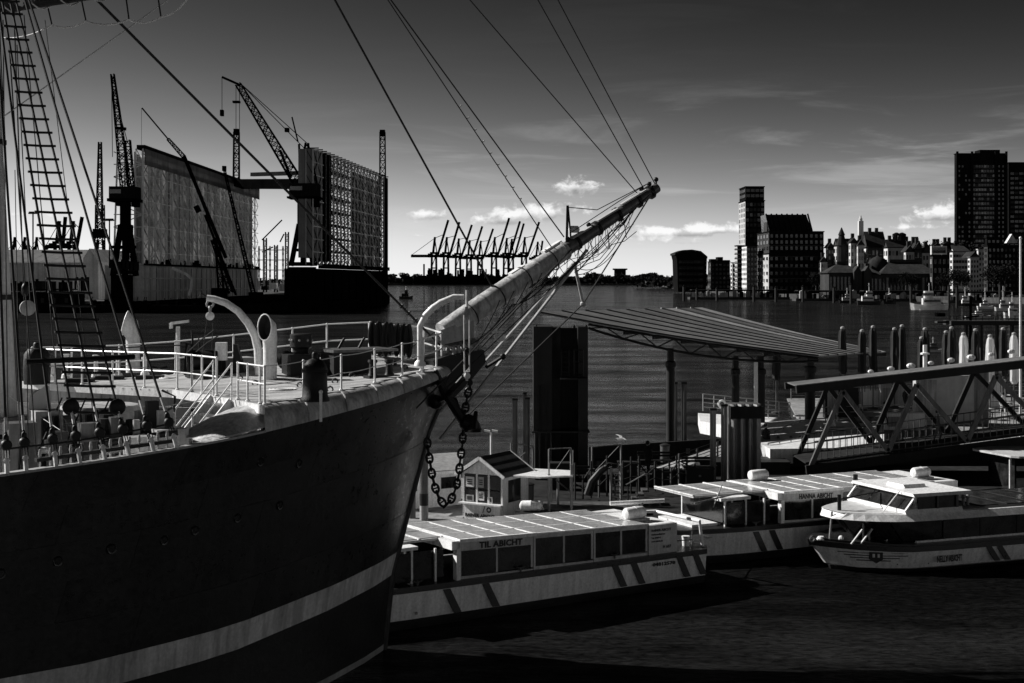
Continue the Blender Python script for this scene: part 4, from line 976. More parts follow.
# guide piles left of the tower
def guide(px, ytop, Y, wpx, label, zb=-.5, m_='steel_dull', cap=True, group='slender steel guide piles'):
    q = W(px, ytop, Y); t = thing('guide_pile', label, 'pile', (q.x, q.y, zb), 0, group); wd = wpx/CF*Y/2
    m = MB(); m.box(q.x-wd, q.x+wd, q.y-wd*.2, q.y+wd*.2, zb, q.z-.1); m.box(q.x-wd*.25, q.x+wd*.25, q.y-wd, q.y-wd*.2, zb, q.z-.1); m.build('pile_shaft', m_, t)
    if cap: m = MB(); m.box(q.x-wd*1.15, q.x+wd*1.15, q.y-wd*1.1, q.y+wd*.7, q.z-.1, q.z); m.build('pile_cap', 'dark_paint', t)
    return t
guide(515,398,66,5,'left pile of the close trio standing left of the mooring tower')
guide(525,392,68,3.5,'taller middle pile of the trio left of the mooring tower'); guide(527.5,397,66,4.5,'right pile of the trio left of the mooring tower')
guide(676,382,76,2.5,'thin pile just right of the left canopy column'); guide(684,382,75,5,'wider pile second to the right of the left canopy column')
guide(713,408,64,6,'left pale pile of the pair in front of the ribbed sheet-pile wall', m_='steel_pale'); guide(724,404,63.8,6,'right pale pile of the pair beside the ribbed sheet-pile wall', m_='steel_pale')
# ribbed sheet-pile block
sp = thing('sheet_pile_block', 'ribbed steel sheet-pile block catching light in vertical bands under the canopy', 'pile', W(746,482,63.3))
Y = 63.3; x0, x1 = W(731,0,Y).x, W(762.5,0,Y).x; n = 4; z1 = 4.45
for k in range(n):
    a = lerp(x0,x1,k/n); b = lerp(x0,x1,(k+1)/n); w_ = b-a; m = MB()
    m.sheet([[V((x,y,-.5)), V((x,y,z1))] for x, y in ((a,Y+.4),(a+w_*.3,Y-.02),(a+w_*.55,Y-.02),(a+w_*.8,Y+.4),(b,Y+.4))], .03, (0,1,0)); m.build('sheet_pile', 'grey_paint' if k%2 else 'steel_pale', sp)  # two tones in turn paint in part of the lit bands
m = MB(); m.box(x0-.03,x1+.03,Y-.06,Y+.5,z1-.62,z1-.08); m.build('waling', 'rust_steel', sp)
m = MB(); m.box(x0,x1,Y+.45,Y+1.4,-.5,z1-.02); m.build('back_block', 'steel_dull', sp)
# ---- ramp: dark parapet, lit side, handrail
rp = thing('access_ramp', 'sloping access ramp with dark parapet and small square lamps behind the barges', 'ramp', (5,70,PD))
a, b = W(589,447,74), W(748,437,74); m = MB(); m.prism([V((a.x,a.y,.2)), V((b.x,b.y,.6)), b, a], V((0,.2,0))); m.build('parapet_wall', 'dark_paint', rp)
for px, py in ((634,467),(661,459),(688,451)): q = W(px, py, 73.9); m = MB(); m.box(q.x-.1,q.x+.1,q.y-.08,q.y+.02,q.z-.13,q.z+.13); m.build('square_lamp', 'steel_pale', rp)
a0, a1 = W(612,498,65), W(757,447,69.5)
m = MB(); m.prism([a0-V((0,0,.45)), a1-V((0,0,.5)), a1, a0], V((0,.06,0))); m.build('ramp_side', 'white_paint', rp)
m = MB(); m.sheet([[a0, a0+V((-.8,2.2,0))],[a1, a1+V((-.8,2.2,0))]], .05); m.build('ramp_deck', 'concrete', rp)
for k in range(8): p = a0.lerp(a1, k/7); m = MB(); m.beam(p, p+V((0,0,.95)), .09, .05); m.build('post', 'steel_pale', rp)
for h in (.25,.42,.59,.76,.95): m = MB(); m.tube(a0+V((0,0,h)), a1+V((0,0,h)), .022, n=5); m.build('rail', 'steel_dull', rp)
for k in range(6): p = a0.lerp(a1, (k+.5)/6)-V((0,.03,.25)); m = MB(); m.box(p.x-.02,p.x+.02,p.y-.03,p.y,p.z-.2,p.z+.2); m.build('panel_joint', 'grey_paint', rp)
# thin gate frames and rails on the near pontoon
for (xa,ya_,xb,yb_,Y,lab) in ((511,443,533,446,66,'low grey frame rail at the pontoon edge left of the tower'),(549,449,571,448,60,'open steel gate frame in front of the mooring tower'),(592,447,621,444,62,'slim gate frame with a gull on its post right of the tower')):
    t = thing('gate_frame', lab, 'gate'if 'gate' in lab else 'rail', (W(xa,ya_,Y).x, Y, PD), 0)
    p, q = W(xa,ya_,Y), W(xb,yb_,Y); m = MB(); m.tube(p, q, .03, n=6); m.build('top_rail', 'steel_pale', t)
    for e in (p, q): m = MB(); m.tube(V((e.x,e.y,PD)), e, .04, n=6); m.build('post', 'steel_pale', t)
    m = MB(); m.tube(q, V((p.x,p.y,lerp(PD,p.z,.3))), .02, n=5); m.build('brace', 'steel_dull', t)
p = W(621,441,62); gu = thing('gull', 'small pale gull landing on the slim gate post by the tower', 'bird', p)
m = MB(); m.path([p+V((.14,0,.02)), p+V((.0,0,.06)), p+V((-.12,0,.09)), p+V((-.2,0,.12))], [.02,.06,.05,.015], 8); m.build('body', 'canvas', gu, True)
m = MB(); m.sheet([[p+V((-.05,0,.1)), p+V((.06,0,.1))], [p+V((.0,-.2,.17)), p+V((.12,-.2,.15))], [p+V((.13,-.42,.1)), p+V((.2,-.42,.09))]], .01); m.build('wing', 'canvas', gu)
m = MB(); m.sheet([[p+V((-.05,0,.1)), p+V((.06,0,.1))], [p+V((-.08,.2,.2)), p+V((.06,.2,.19))], [p+V((-.2,.4,.24)), p+V((-.1,.4,.23))]], .01); m.build('wing', 'canvas', gu)
m = MB(); m.tube(p+V((-.19,0,.12)), p+V((-.26,0,.105)), .012, .003, 5); m.build('beak', 'grey_paint', gu)
# stairs, hoses and gear on the dark deck beside the tower
gr = thing('hose_crane', 'dark jointed loading arm standing on the pontoon right of the tower', 'crane', (W(600,505,57).x, 57, PD))
m = MB(); m.path([W(588,495,57), W(592,482,57), W(601,471,57), W(609,465,57), W(617,466,57)], [.18,.16,.14,.12,.1], 8); m.build('jointed_arm', 'black_iron', gr, True)
for px in (611,621): m = MB(); m.tube(W(px,464,57), W(px,508,57), .055, n=6); m.build('leg', 'steel_pale', gr)
m = MB()
for y in range(468,506,6): m.tube(W(611,y,57), W(621,y,57), .02, n=4)
m.build('ladder_rung', 'steel_dull', gr)
m = MB(); q = W(608,466,57); m.obox(q, V((.15,0,.02)), V((0,.1,0)), V((0,0,.05))); m.build('lamp_hood', 'white_paint', gr)
st = thing('gangway_steps', 'small dark boarding steps with handrails on the pontoon behind the first barge', 'steps', (W(640,505,57).x, 57, PD))
for k in range(4): q = W(630+5*k, 502-4*k, 57+.1*k); m = MB(); m.obox(q, V((.14,0,0)), V((0,.35,0)), V((0,0,.04))); m.build('step', 'steel_dull', st)
for dy in (0, .8):
    m = MB(); m.path([W(626,485,57+dy), W(645,474,57+dy), W(652,474,57+dy)], .03, 6); m.build('handrail', 'steel_pale', st)
    for px, y0, y1 in ((628,505,484),(637,498,479),(648,490,473)): m = MB(); m.tube(W(px,y0,57+dy), W(px,y1,57+dy), .03, n=6); m.build('post', 'black_iron', st)
# low dark deck box between kiosk and tower
def crate(px0,px1,y0,y1,Y,dep,m_,name,label,cat,lid=None):
    a, b = W(px0,y0,Y), W(px1,y1,Y); t = thing(name, label, cat, ((a.x+b.x)/2, Y, b.z))
    m = MB(); m.box(a.x,b.x,Y,Y+dep,b.z,a.z-.05); m.build('body', m_, t); m = MB(); m.box(a.x-.03,b.x+.03,Y-.03,Y+dep+.03,a.z-.049,a.z); m.build('lid', lid or m_, t)
    for k in range(max(2,int((b.x-a.x)/.5))): x = lerp(a.x,b.x,(k+.5)/max(2,int((b.x-a.x)/.5))); m = MB(); m.box(x-.02,x+.02,Y-.02,Y,b.z,a.z-.06); m.build('rib', m_, t)
    return t
crate(545,640,509,520.5,53.4,1.8,'dark_paint','deck_casing','long low dark deck casing between the awning and the steps','casing','steel_dull')
crate(700,790,462,476,66,2.0,'dark_paint','dark_locker','dark locker row under the ribbed sheet piles','locker')

# ================================================================== canopy
cn = thing('canopy', 'wide wing-shaped metal roof with standing seams on slim columns', 'canopy', (12, 85, PD))
A, B, Dd, C_ = V((1.15,72,8.38)), V((16.6,78,5.75)), V((14.5,108,7.9)), V((29.9,114,4.4))
B = W(818,357,78); C_ = W(886,352.5,112); Dd = W(703,308.5,106); A = W(534,313,72)
NS = 9
for k in range(NS):
    e0, e1 = k/NS, (k+1)/NS; g_ = .006
    p0, p1, q0, q1 = A.lerp(Dd,e0+g_), A.lerp(Dd,e1-g_), B.lerp(C_,e0+g_), B.lerp(C_,e1-g_)
    rows = []
    for j in range(9):
        f = j/8; up = V((0,0,-.16*math.sin(f*math.pi))); rows.append([p0.lerp(q0,f)+up, p1.lerp(q1,f)+up])
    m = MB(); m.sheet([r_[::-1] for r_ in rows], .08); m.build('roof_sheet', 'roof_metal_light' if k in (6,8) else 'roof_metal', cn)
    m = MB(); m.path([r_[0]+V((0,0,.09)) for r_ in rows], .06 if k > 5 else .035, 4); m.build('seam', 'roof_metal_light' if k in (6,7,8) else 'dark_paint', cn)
for (p, q) in ((A,B),(Dd,C_),):     # bowstring truss under each long edge
    top = [p.lerp(q, .18+.82*j/14)+V((0,0,-.06-.16*math.sin((.18+.82*j/14)*math.pi))) for j in range(15)]
    bot = [t_-V((0,0,.14+.52*math.sin(min(1,(j+.3)/14.3)*math.pi)**.8)) for j, t_ in enumerate(top)]
    m = MB(); m.path(top, .06, 4); m.build('top_chord', 'dark_paint', cn); m = MB(); m.path(bot, .07, 5); m.build('bottom_chord', 'dark_paint', cn)
    for j in range(14): m = MB(); m.beam(top[j] if j % 2 else bot[j], bot[j+1] if j % 2 else top[j+1], .06); m.build('truss_web', 'dark_paint', cn)
for j in range(1,7):
    f = j/7; p, q = A.lerp(B,.2+.7*f)-V((0,0,.3)), Dd.lerp(C_,.2+.7*f)-V((0,0,.3)); m = MB(); m.beam(p, q, .1, .22); m.build('purlin', 'dark_paint', cn)
for (px, w_, Y, zb, mm, yt) in ((670.5,8.5,77.6,-.5,'dark_paint',350),(735.5,8,79,PD,'dark_paint',358),(760,10,80,PD,'dark_paint',358),(810,10.5,82,PD,'dark_paint',356)):
    q = W(px, yt, Y); r_ = w_/CF*Y/2; m = MB(); m.tube(V((q.x,Y,zb)), V((q.x,Y,q.z-.8)), r_, n=12); c_ = m.build('column', mm, cn, True)
    m = MB(); m.tube(V((q.x,Y,q.z-.8)), V((q.x,Y,q.z+.1)), r_*.8, n=8); m.build('column_head', 'dark_paint', c_)
    m = MB(); m.lathe((q.x,Y,q.z-.95), [(r_*1.05,0),(r_*1.25,.05),(r_*1.25,.3),(r_*.6,.4)], 12); m.build('collar', 'dark_paint', c_, True)
q = W(757,0,80); m = MB(); m.box(q.x-.22,q.x-.02,79.6,79.7,PD,5.4); m.build('column_face_strip', 'white_paint', cn)

# ================================================================== the covered truss bridge
br = thing('truss_footbridge', 'steel truss footbridge sloping up to the right from the pontoon', 'bridge', (13.5,66,PD))
YN, YF = 64.5, 67.6
def BR(px, py, far=0): p = W(px, py, YN); return p+V((0, (YF-YN)*far, 0))
tops = [(843,391),(917,384.5),(996,376),(1078,366),(1164,356)]; bots = [(811,466),(888,451),(967,441.5),(1048,431),(1132,420)]
m = MB(); m.beam(BR(796,389.5), BR(1200,345), .35, .34); m.build('top_chord', 'dark_paint', br)
m = MB(); m.beam(BR(796,385.2,.0), BR(1200,340.2,.0), .3, .035); m.build('top_line', 'steel_pale', br)  # thin pale strip drawing a bright line along the top chord
m = MB(); m.beam(BR(798,391,1), BR(1200,347,1), .3, .3); m.build('top_chord', 'dark_paint', br)
m = MB(); m.sheet([[BR(800,388,.05), BR(800,388,.95)], [BR(1200,344,.05), BR(1200,344,.95)]], .05); m.build('bridge_roof', 'roof_metal', br)
for far in (0, 1):
    m = MB(); m.beam(BR(806,470,far), BR(1200,418,far), .25, .42); m.build('bottom_chord', 'dark_paint', br)
    for i in range(4):
        for (p, q) in ((tops[i], bots[i]), (tops[i], bots[i+1])):
            m = MB(); m.beam(BR(p[0],p[1],far), BR(q[0],q[1],far), .2, .2); m.build('diagonal', 'steel_dull' if not far else 'dark_paint', br)
m = MB(); m.sheet([[BR(806,464,.03), BR(806,464,.97)], [BR(1200,412,.03), BR(1200,412,.97)]], .06); m.build('walkway', 'deck_dark', br)
for far, yy0 in ((.04,0),(.96,0)):
    for h in (.15,.55,1.0): a_, b_ = BR(815,464,far)+V((0,0,h)), BR(1200,413,far)+V((0,0,h)); m = MB(); m.tube(a_, b_, .028, n=5); m.build('handrail', 'steel_dull', br)
    for k in range(60):
        p = BR(815,464,far).lerp(BR(1200,413,far), k/59); m = MB(); m.beam(p, p+V((0,0,1.0)), .03); m.build('baluster', 'steel_dull', br)
for k in range(8):
    p = BR(lerp(870,1010,k/7), lerp(378,358,k/7)-4.0, -.05); m = MB(); m.ball(p+V((0,0,.12)), .09+.02*(k%3), 8, (1.6,1,1)); m.build('roof_lamp', 'white_paint', br)

# ================================================================== white ferry lying behind the landing stage
fe = thing('white_ferry', 'white-sided ferry with deck rails lying behind the ribbed sheet piles', 'ferry', (18,82,0))
P = [G(a,b,2.0) for a,b in ((698,413),(765,417),(884,424),(884,447),(770,449),(745,434),(733,427),(700,421))]
m = MB(); m.prism(P[::-1], V((0,0,-.7))); m.build('ferry_deck', 'white_paint', fe)
P = [G(a,b,1.0) for a,b in ((735,432),(884,430),(884,447),(775,449))]; m = MB(); m.prism(P[::-1], V((0,0,-1.5))); m.build('ferry_hull', 'boat_white', fe)
fence('deck_rail', 'rail of the white ferry bow with life ring seen over its white side', 'rail', [W(703,411,82.3), W(790,420,82.3)], 1.0, (.25,.5,.75,1.0), 8, .03, 'grey_paint')
q = W(722,404,82.1); m = MB(); m.torus(q, (0,1,0), .2, .06, 14, 6); tag(m.build('life_ring', 'white_paint', None, True), 'white life ring hanging on the rail of the white ferry bow', 'life ring')

# ---- giant folded parasols on the landing stage
def parasol(px, ytop, ybot, Y, m_, label, group, wpx=7.5, first=[None]):
    q = W(px, ytop, Y); z1 = q.z; zb = PD; hb = (ybot-ytop)/CF*Y; r_ = wpx/CF*Y/2
    t = thing('folded_parasol', label, 'parasol', (q.x, Y, zb), 0, group)
    m = MB(); m.tube((q.x,Y,zb), (q.x,Y,z1-.1), .06, n=8); m.build('pole', 'steel_dull', t)
    m = MB(); n = 14; pr_ = random.Random(int(px*7)); prof = [(.55,0),(.95,.06),(.88,.2),(1.02,.4*pr_.uniform(.8,1.2)),(.9,.62),(.92,.8),(.72,.93),(.3,1)]; rows = []
    for rr, f in prof:
        rows.append([V((q.x+math.cos(a)*r_*rr*(1+(.2+.12*math.sin(i*px+f*5))*(i%2)), Y+math.sin(a)*r_*rr*(1+(.2+.12*math.sin(i*px+f*5))*(i%2)), z1-hb*(1-f))) for i, a in [(i, 2*math.pi*i/n) for i in range(n+1)]])
    m.grid([w_[::-1] for w_ in rows][::-1]); m.build('folded_cloth', m_, t)
    m = MB(); m.lathe((q.x,Y,z1-.08), [(r_*.5,0),(r_*.6,.06),(r_*.5,.16),(.03,.2)], 10); m.build('cap', 'grey_paint', t)
    for a in (.6, 2.4): m = MB(); m.tube((q.x+math.cos(a)*r_*1.1,Y,z1-hb*.8), (q.x+math.cos(a)*r_*.9,Y,z1-hb*1.35), .025, n=4); m.build('rib_end', 'dark_paint', t)
    m = MB(); m.lathe((q.x,Y,zb), [(.35,0),(.35,.1),(.1,.15)], 10); m.build('base', 'concrete_dark', t)
g1 = 'dark folded parasols along the landing stage'
ds = [(776.5,352,380,'dark folded parasol seen under the canopy roof beyond the ribbed piles'),(842.5,328,374,'dark folded parasol farthest left above the canopy edge'),(862,331,376,'dark folded parasol second from the left above the canopy tip'),(873,327,374,'tall dark folded parasol third from the left over the canopy tip'),(894.5,329,374,'dark folded parasol left of a close pair right of the canopy tip'),(902,326,374,'dark folded parasol right one of the close pair past the canopy tip'),(921.5,338,378,'shorter dark folded parasol with a white lamp post beside it'),(925,329,370,'dark folded parasol just behind the shorter one near the lamp post'),(946,332,372,'dark folded parasol left of the first white one'),(951.5,328,372,'taller dark folded parasol touching the first white one'),(975.5,330,374,'dark folded parasol between the first and second white ones'),(1003,329,376,'dark folded parasol between the second and third white ones')]
for i, (px,yt,yb_,lb_) in enumerate(ds): parasol(px, yt, yb_, 96+(i*37%9), 'cloth_dark', lb_, g1)
g2 = 'white folded parasols along the landing stage'
for px,yt,yb_,lb_ in ((963.5,334,374,'white folded parasol farthest left above the bridge roof'),(990,336,372,'slim white folded parasol in the middle above the bridge roof'),(1014,334,374,'white folded parasol farthest right beside the flagpole')): parasol(px, yt, yb_+10, 92, 'canvas', lb_, g2, 8)
q = W(925,345,90); m = MB(); m.tube((q.x,90,PD), q, .14, n=8); m.lathe(q-V((0,0,.6)), [(.3,0),(.3,.1),(.14,.14)], 8); tag(m.build('short_lamp_post', 'white_paint'), 'short white lamp post beside the shorter dark parasol', 'lamp')
# flagpole at the right edge
q = W(1020.5,238,75); m = MB(); m.path([V((q.x,75,PD)), V((q.x,75,q.z))], [.08,.055], 10); m.ball(q, .08); tag(m.build('flagpole', 'white_paint', None, True), 'tall thin white flagpole at the right edge of the photograph', 'flagpole')
# tables, planters and screens on the deck between bridge and water
rr_ = random.Random(5)
for i,(px,py,w_,h_,mm,nm,lb_) in enumerate(((865,407,1.9,1.3,'white_paint','pale_screen','pale square screen on the deck behind the left bridge diagonal'),(893,408,1.7,1.6,'grey_paint','pale_screen','grey upright screen left of the big pale hut on the deck'),(835,450,1.2,1.1,'dark_paint','bin','dark bin beside the lower end of the bridge'),(842,418,2.2,2.0,'black_iron','kiosk_cabinet','dark cabinet under the left end of the bridge roof'),(945,425,3.6,3.0,'stone_pale','deck_hut','big pale deck hut behind the second bridge diagonal'),(968,424,2.6,3.6,'concrete','deck_hut','tall grey deck hut behind the right bridge diagonal'),(990,408,2.2,1.9,'white_paint','menu_board','white board standing on the deck right of the huts'),(905,430,2.4,1.0,'white_paint','low_planter','low white planter behind the bridge handrail'))):
    q = G(px, py, PD); t = thing(nm, lb_, nm.split('_')[-1], q); m = MB(); m.box(q.x-w_/2,q.x+w_/2,q.y,q.y+.7,PD,PD+h_); m.build('body', mm, t)
    m = MB(); m.box(q.x-w_/2-.05,q.x+w_/2+.05,q.y-.05,q.y+.75,PD+h_,PD+h_+.07); m.build('top', 'grey_paint', t); m = MB(); m.box(q.x-w_/2+.15,q.x-w_/2+.2+w_*.3,q.y-.02,q.y,PD+.2,PD+h_-.2); m.build('door_panel', 'steel_pale', t)
fence('deck_fence', 'long steel rail along the far edge of the landing stage', 'railing', [(21,107,PD),(34,108,PD),(60,109,PD)], 1.1, (.3,.6,.9,1.1), 9, .03, 'steel_pale')
fence('deck_fence', 'steel rail along the middle of the pale deck behind the bridge', 'railing', [(18.5,88,PD),(36,94,PD),(52,99,PD)], 1.1, (.4,.75,1.1), 10, .03, 'steel_pale')
fence('stair_rail', 'curved steel stair rails right of the ribbed sheet piles', 'railing', [G(775,452,PD), G(800,440,PD), G(838,436,PD)], 1.1, (.4,.8,1.1), 3, .035, 'steel_pale')
fence('stair_rail', 'second steel stair rail nearer the ribbed sheet piles', 'railing', [G(768,466,PD), G(802,460,PD)], 1.1, (.4,.8,1.1), 3, .035, 'steel_pale')
# bollard posts on the near deck edge
for i, px in enumerate((768,778,791,800,822)):
    q = G(px, 458, PD); t = thing('mooring_post', 'dark mooring post on the deck, number %s from the ribbed piles' % ('one','two','three','four','five')[i], 'bollard', q, 0, 'dark mooring posts right of the ribbed piles'); m = MB(); m.tube(q, q+V((0,0,1.0)), .09, n=8); m.build('post', 'black_iron', t, True); m = MB(); m.ball(q+V((0,0,1.02)), .1, 8); m.build('cap', 'steel_dull', t, True)
    t['label'] = ['dark mooring post nearest to the ribbed sheet piles', 'dark mooring post second from the ribbed sheet piles', 'dark mooring post in the middle of the five beyond the sheet piles', 'dark mooring post fourth from the ribbed sheet piles', 'dark mooring post closest to the lower end of the bridge'][i]

# ================================================================== people
def person(loc, face, label, h=1.7, top='cloth_dark', legs='cloth_dark', pose=0.0):
    sc_ = h/1.75; t = thing('person', label, 'person', loc, face)
    me = bpy.data.meshes.new('body'); J = [(0,0,.95),(0,0,1.15),(0,0,1.38),(0,0,1.5),(0,.01,1.62),(0,.0,1.72), (.17,0,1.40),(.22,.02,1.13),(.21,-.10,.90), (-.17,0,1.40),(-.23,.0,1.13),(-.21,-.06,.88), (.1,0,.88),(.11,-.04-pose,.5),(.11,.02-pose*.6,.08),(.11,-.1-pose*.6,.04), (-.1,0,.88),(-.11,pose,.5),(-.11,.04+pose*1.6,.08),(-.11,-.08+pose*1.6,.04)]
    E = [(0,1),(1,2),(2,3),(3,4),(4,5),(2,6),(6,7),(7,8),(2,9),(9,10),(10,11),(0,12),(12,13),(13,14),(14,15),(0,16),(16,17),(17,18),(18,19)]
    Rr = [.15,.15,.17,.06,.10,.08,.07,.05,.035,.07,.05,.035,.1,.065,.045,.04,.1,.065,.045,.04]
    me.from_pydata([tuple(c*sc_ for c in j) for j in J], E, []); o = bpy.data.objects.new('body', me); col.objects.link(o); o.parent = t
    sk = o.modifiers.new('skin', 'SKIN'); 
    for i, v_ in enumerate(me.skin_vertices[0].data): v_.radius = (Rr[i]*sc_, Rr[i]*sc_*.8); v_.use_root = (i == 0)
    ss_ = o.modifiers.new('sub', 'SUBSURF'); ss_.levels = 1; ss_.render_levels = 1; me.materials.append(MT[top])
    ROOT_set(o, ROOT[t.name])
    m = MB(); m.ball((0,.0,1.66*sc_), .105*sc_, 10, (.85,1,1.2)); m.ball((0,-.105*sc_,1.64*sc_), .02, 6); m.build('head', 'skin', t, True, True)
    m = MB(); m.ball((0,.025,1.70*sc_), .11*sc_, 10, (.9,1,1.1)); m.build('hair', 'cloth_dark', t, True, True); return t
person(G(766,459,PD), 2.2, 'person in dark clothes standing just right of the ribbed sheet piles', 1.75)
person(G(833,446,PD), .8, 'person in a pale jacket walking near the lower end of the bridge', 1.6, 'canvas', 'cloth_dark', .12)
person(W(938,441,66.0)-V((0,0,.1)), 1.2, 'person in dark clothes crossing the truss footbridge between the diagonals', 1.5, 'cloth_mid', 'cloth_dark', .12)
person(G(862,441,PD), 2.6, 'person standing on the deck seen behind the leftmost bridge diagonals', 1.6, 'cloth_mid')

crate(768,872,457,482,68.6,1.6,'black_iron','dark_deckhouse','low black deckhouse under the lower end of the truss bridge','deckhouse')
crate(873,1100,449,486,69.2,1.6,'black_iron','dark_deckhouse','long low black deckhouse under the right half of the truss bridge','deckhouse')

# benches, bins and boards on the pale and dark decks
for i,(px,py,lb_) in enumerate(((655,470,'dark bench near the foot of the access ramp'),(700,476,'dark bench in front of the pair of pale piles'),(585,486,'dark bench at the foot of the mooring tower'))):
    q = G(px,py,PD); t = thing('bench',lb_,'bench',q); 
    for k in range(3): m = MB(); m.box(q.x-.8,q.x+.8,q.y+.14*k,q.y+.14*k+.1,q.z+.42,q.z+.46); m.build('seat_slat','dark_paint',t)
    for k in range(2): m = MB(); m.box(q.x-.8,q.x+.8,q.y+.45,q.y+.49,q.z+.58+.14*k,q.z+.68+.14*k); m.build('back_slat','dark_paint',t)
    for dx in (-.7,.7): m = MB(); m.box(q.x+dx-.03,q.x+dx+.03,q.y,q.y+.46,q.z,q.z+.42); m.build('leg','steel_dull',t)
for i,(px,py,lb_) in enumerate(((528,505,'round bin beside the flat awning posts'),(600,478,'round bin right of the mooring tower'),(665,462,'round bin on the access ramp foot'))):
    q = G(px,py,PD); t = thing('bin',lb_,'bin',q); m = MB(); m.lathe(q,[(.2,0),(.23,.1),(.24,.8)],12); m.build('drum','steel_dull',t,True); m = MB(); m.lathe(q+V((0,0,.8)),[(.26,0),(.26,.05),(.1,.12)],12); m.build('lid','dark_paint',t,True)
dk = random.Random(9)
rows_ = ['nearest the canopy columns','behind the left bridge diagonals','behind the middle bridge diagonals','behind the right bridge diagonals','at the far edge of the deck','under the dark parasols','under the first white parasol','under the middle white parasol','under the last white parasol','beside the big pale deck hut']
for i,(px,py) in enumerate(((800,428),(880,424),(905,418),(985,420),(850,402),(895,404),(960,404),(990,403),(1012,405),(925,421))):
    q = G(px,py,PD); t = thing('cafe_table','small round pale table with two stools '+rows_[i],'table',q,0,'round tables on the landing stage'); m = MB(); m.lathe(q+V((0,0,.72)),[(.42,0),(.42,.04)],14); m.build('table_top','white_paint',t); m = MB(); m.tube(q,q+V((0,0,.72)),.04,n=6); m.build('leg','steel_dull',t)
    for a in (dk.uniform(-.9,.9),dk.uniform(2.2,4.0)): c = q+V((math.cos(a)*.8,math.sin(a)*.6,0)); m = MB(); m.lathe(c,[(.15,0),(.04,.05),(.04,.42),(.19,.44),(.19,.48)],10); tag(m.build('stool','dark_paint'),('dark stool left of the round table ' if math.cos(a) < 0 else 'dark stool right of the round table ')+rows_[i],'stool','stools at the round tables')
for i,(px,py,f_,lb_) in enumerate(((885,430,1,'person in dark clothes by the railing behind the middle bridge diagonals'),(905,412,2,'person standing among the dark parasols beyond the bridge'),(1003,418,3,'person in pale clothes beyond the right end of the bridge'),(648,478,2.4,'person in dark clothes walking at the foot of the access ramp'))): person(G(px,py,PD), f_, lb_, 1.65, 'canvas' if i == 2 else 'cloth_dark','cloth_dark',.1)

# dark tangle of rails, posts and gear between the tower and the ramp
tr_ = random.Random(77)
t = thing('boarding_frame', 'tangle of dark boarding rails and posts behind the stern of the nearest barge', 'frame', G(640,498,PD))
for k in range(16):
    px = 575+8*k; a = G(px, 500-.9*k, PD); h_ = tr_.uniform(.8, 1.7); m = MB(); m.tube(a, a+V((0,0,h_)), .045, n=5); m.build('post', tr_.choice(['black_iron','dark_paint','steel_dull']), t)
    if k: m = MB(); m.tube(a+V((0,0,h_*.8)), pa+V((0,0,ph*.8)), .03, n=5); m.build('rail', 'dark_paint', t); m = MB(); m.tube(a+V((0,0,h_*.45)), pa+V((0,0,ph*.45)), .025, n=5); m.build('rail', 'dark_paint', t)
    pa, ph = a, h_
for i,(px,py,w_,h_,lb_) in enumerate(((600,492,1.0,.7,'low black gear box behind the long deck casing'),(628,486,.8,1.0,'black upright cabinet beside the jointed loading arm'),(668,486,1.6,.6,'long black gear box at the foot of the ramp'),(560,490,.9,1.1,'black cabinet at the left foot of the mooring tower'),(700,488,1.2,.8,'black gear box before the pale pile pair'))):
    q = G(px,py,PD); t = thing('gear_box', lb_, 'box', q); m = MB(); m.box(q.x-w_/2,q.x+w_/2,q.y,q.y+.6,PD,PD+h_); m.build('body','black_iron',t); m = MB(); m.box(q.x-w_/2-.04,q.x+w_/2+.04,q.y-.04,q.y+.64,PD+h_,PD+h_+.05); m.build('lid','dark_paint',t); m = MB(); m.box(q.x-.05,q.x+.05,q.y-.03,q.y,PD+h_*.6,PD+h_*.7); m.build('latch','steel_pale',t)
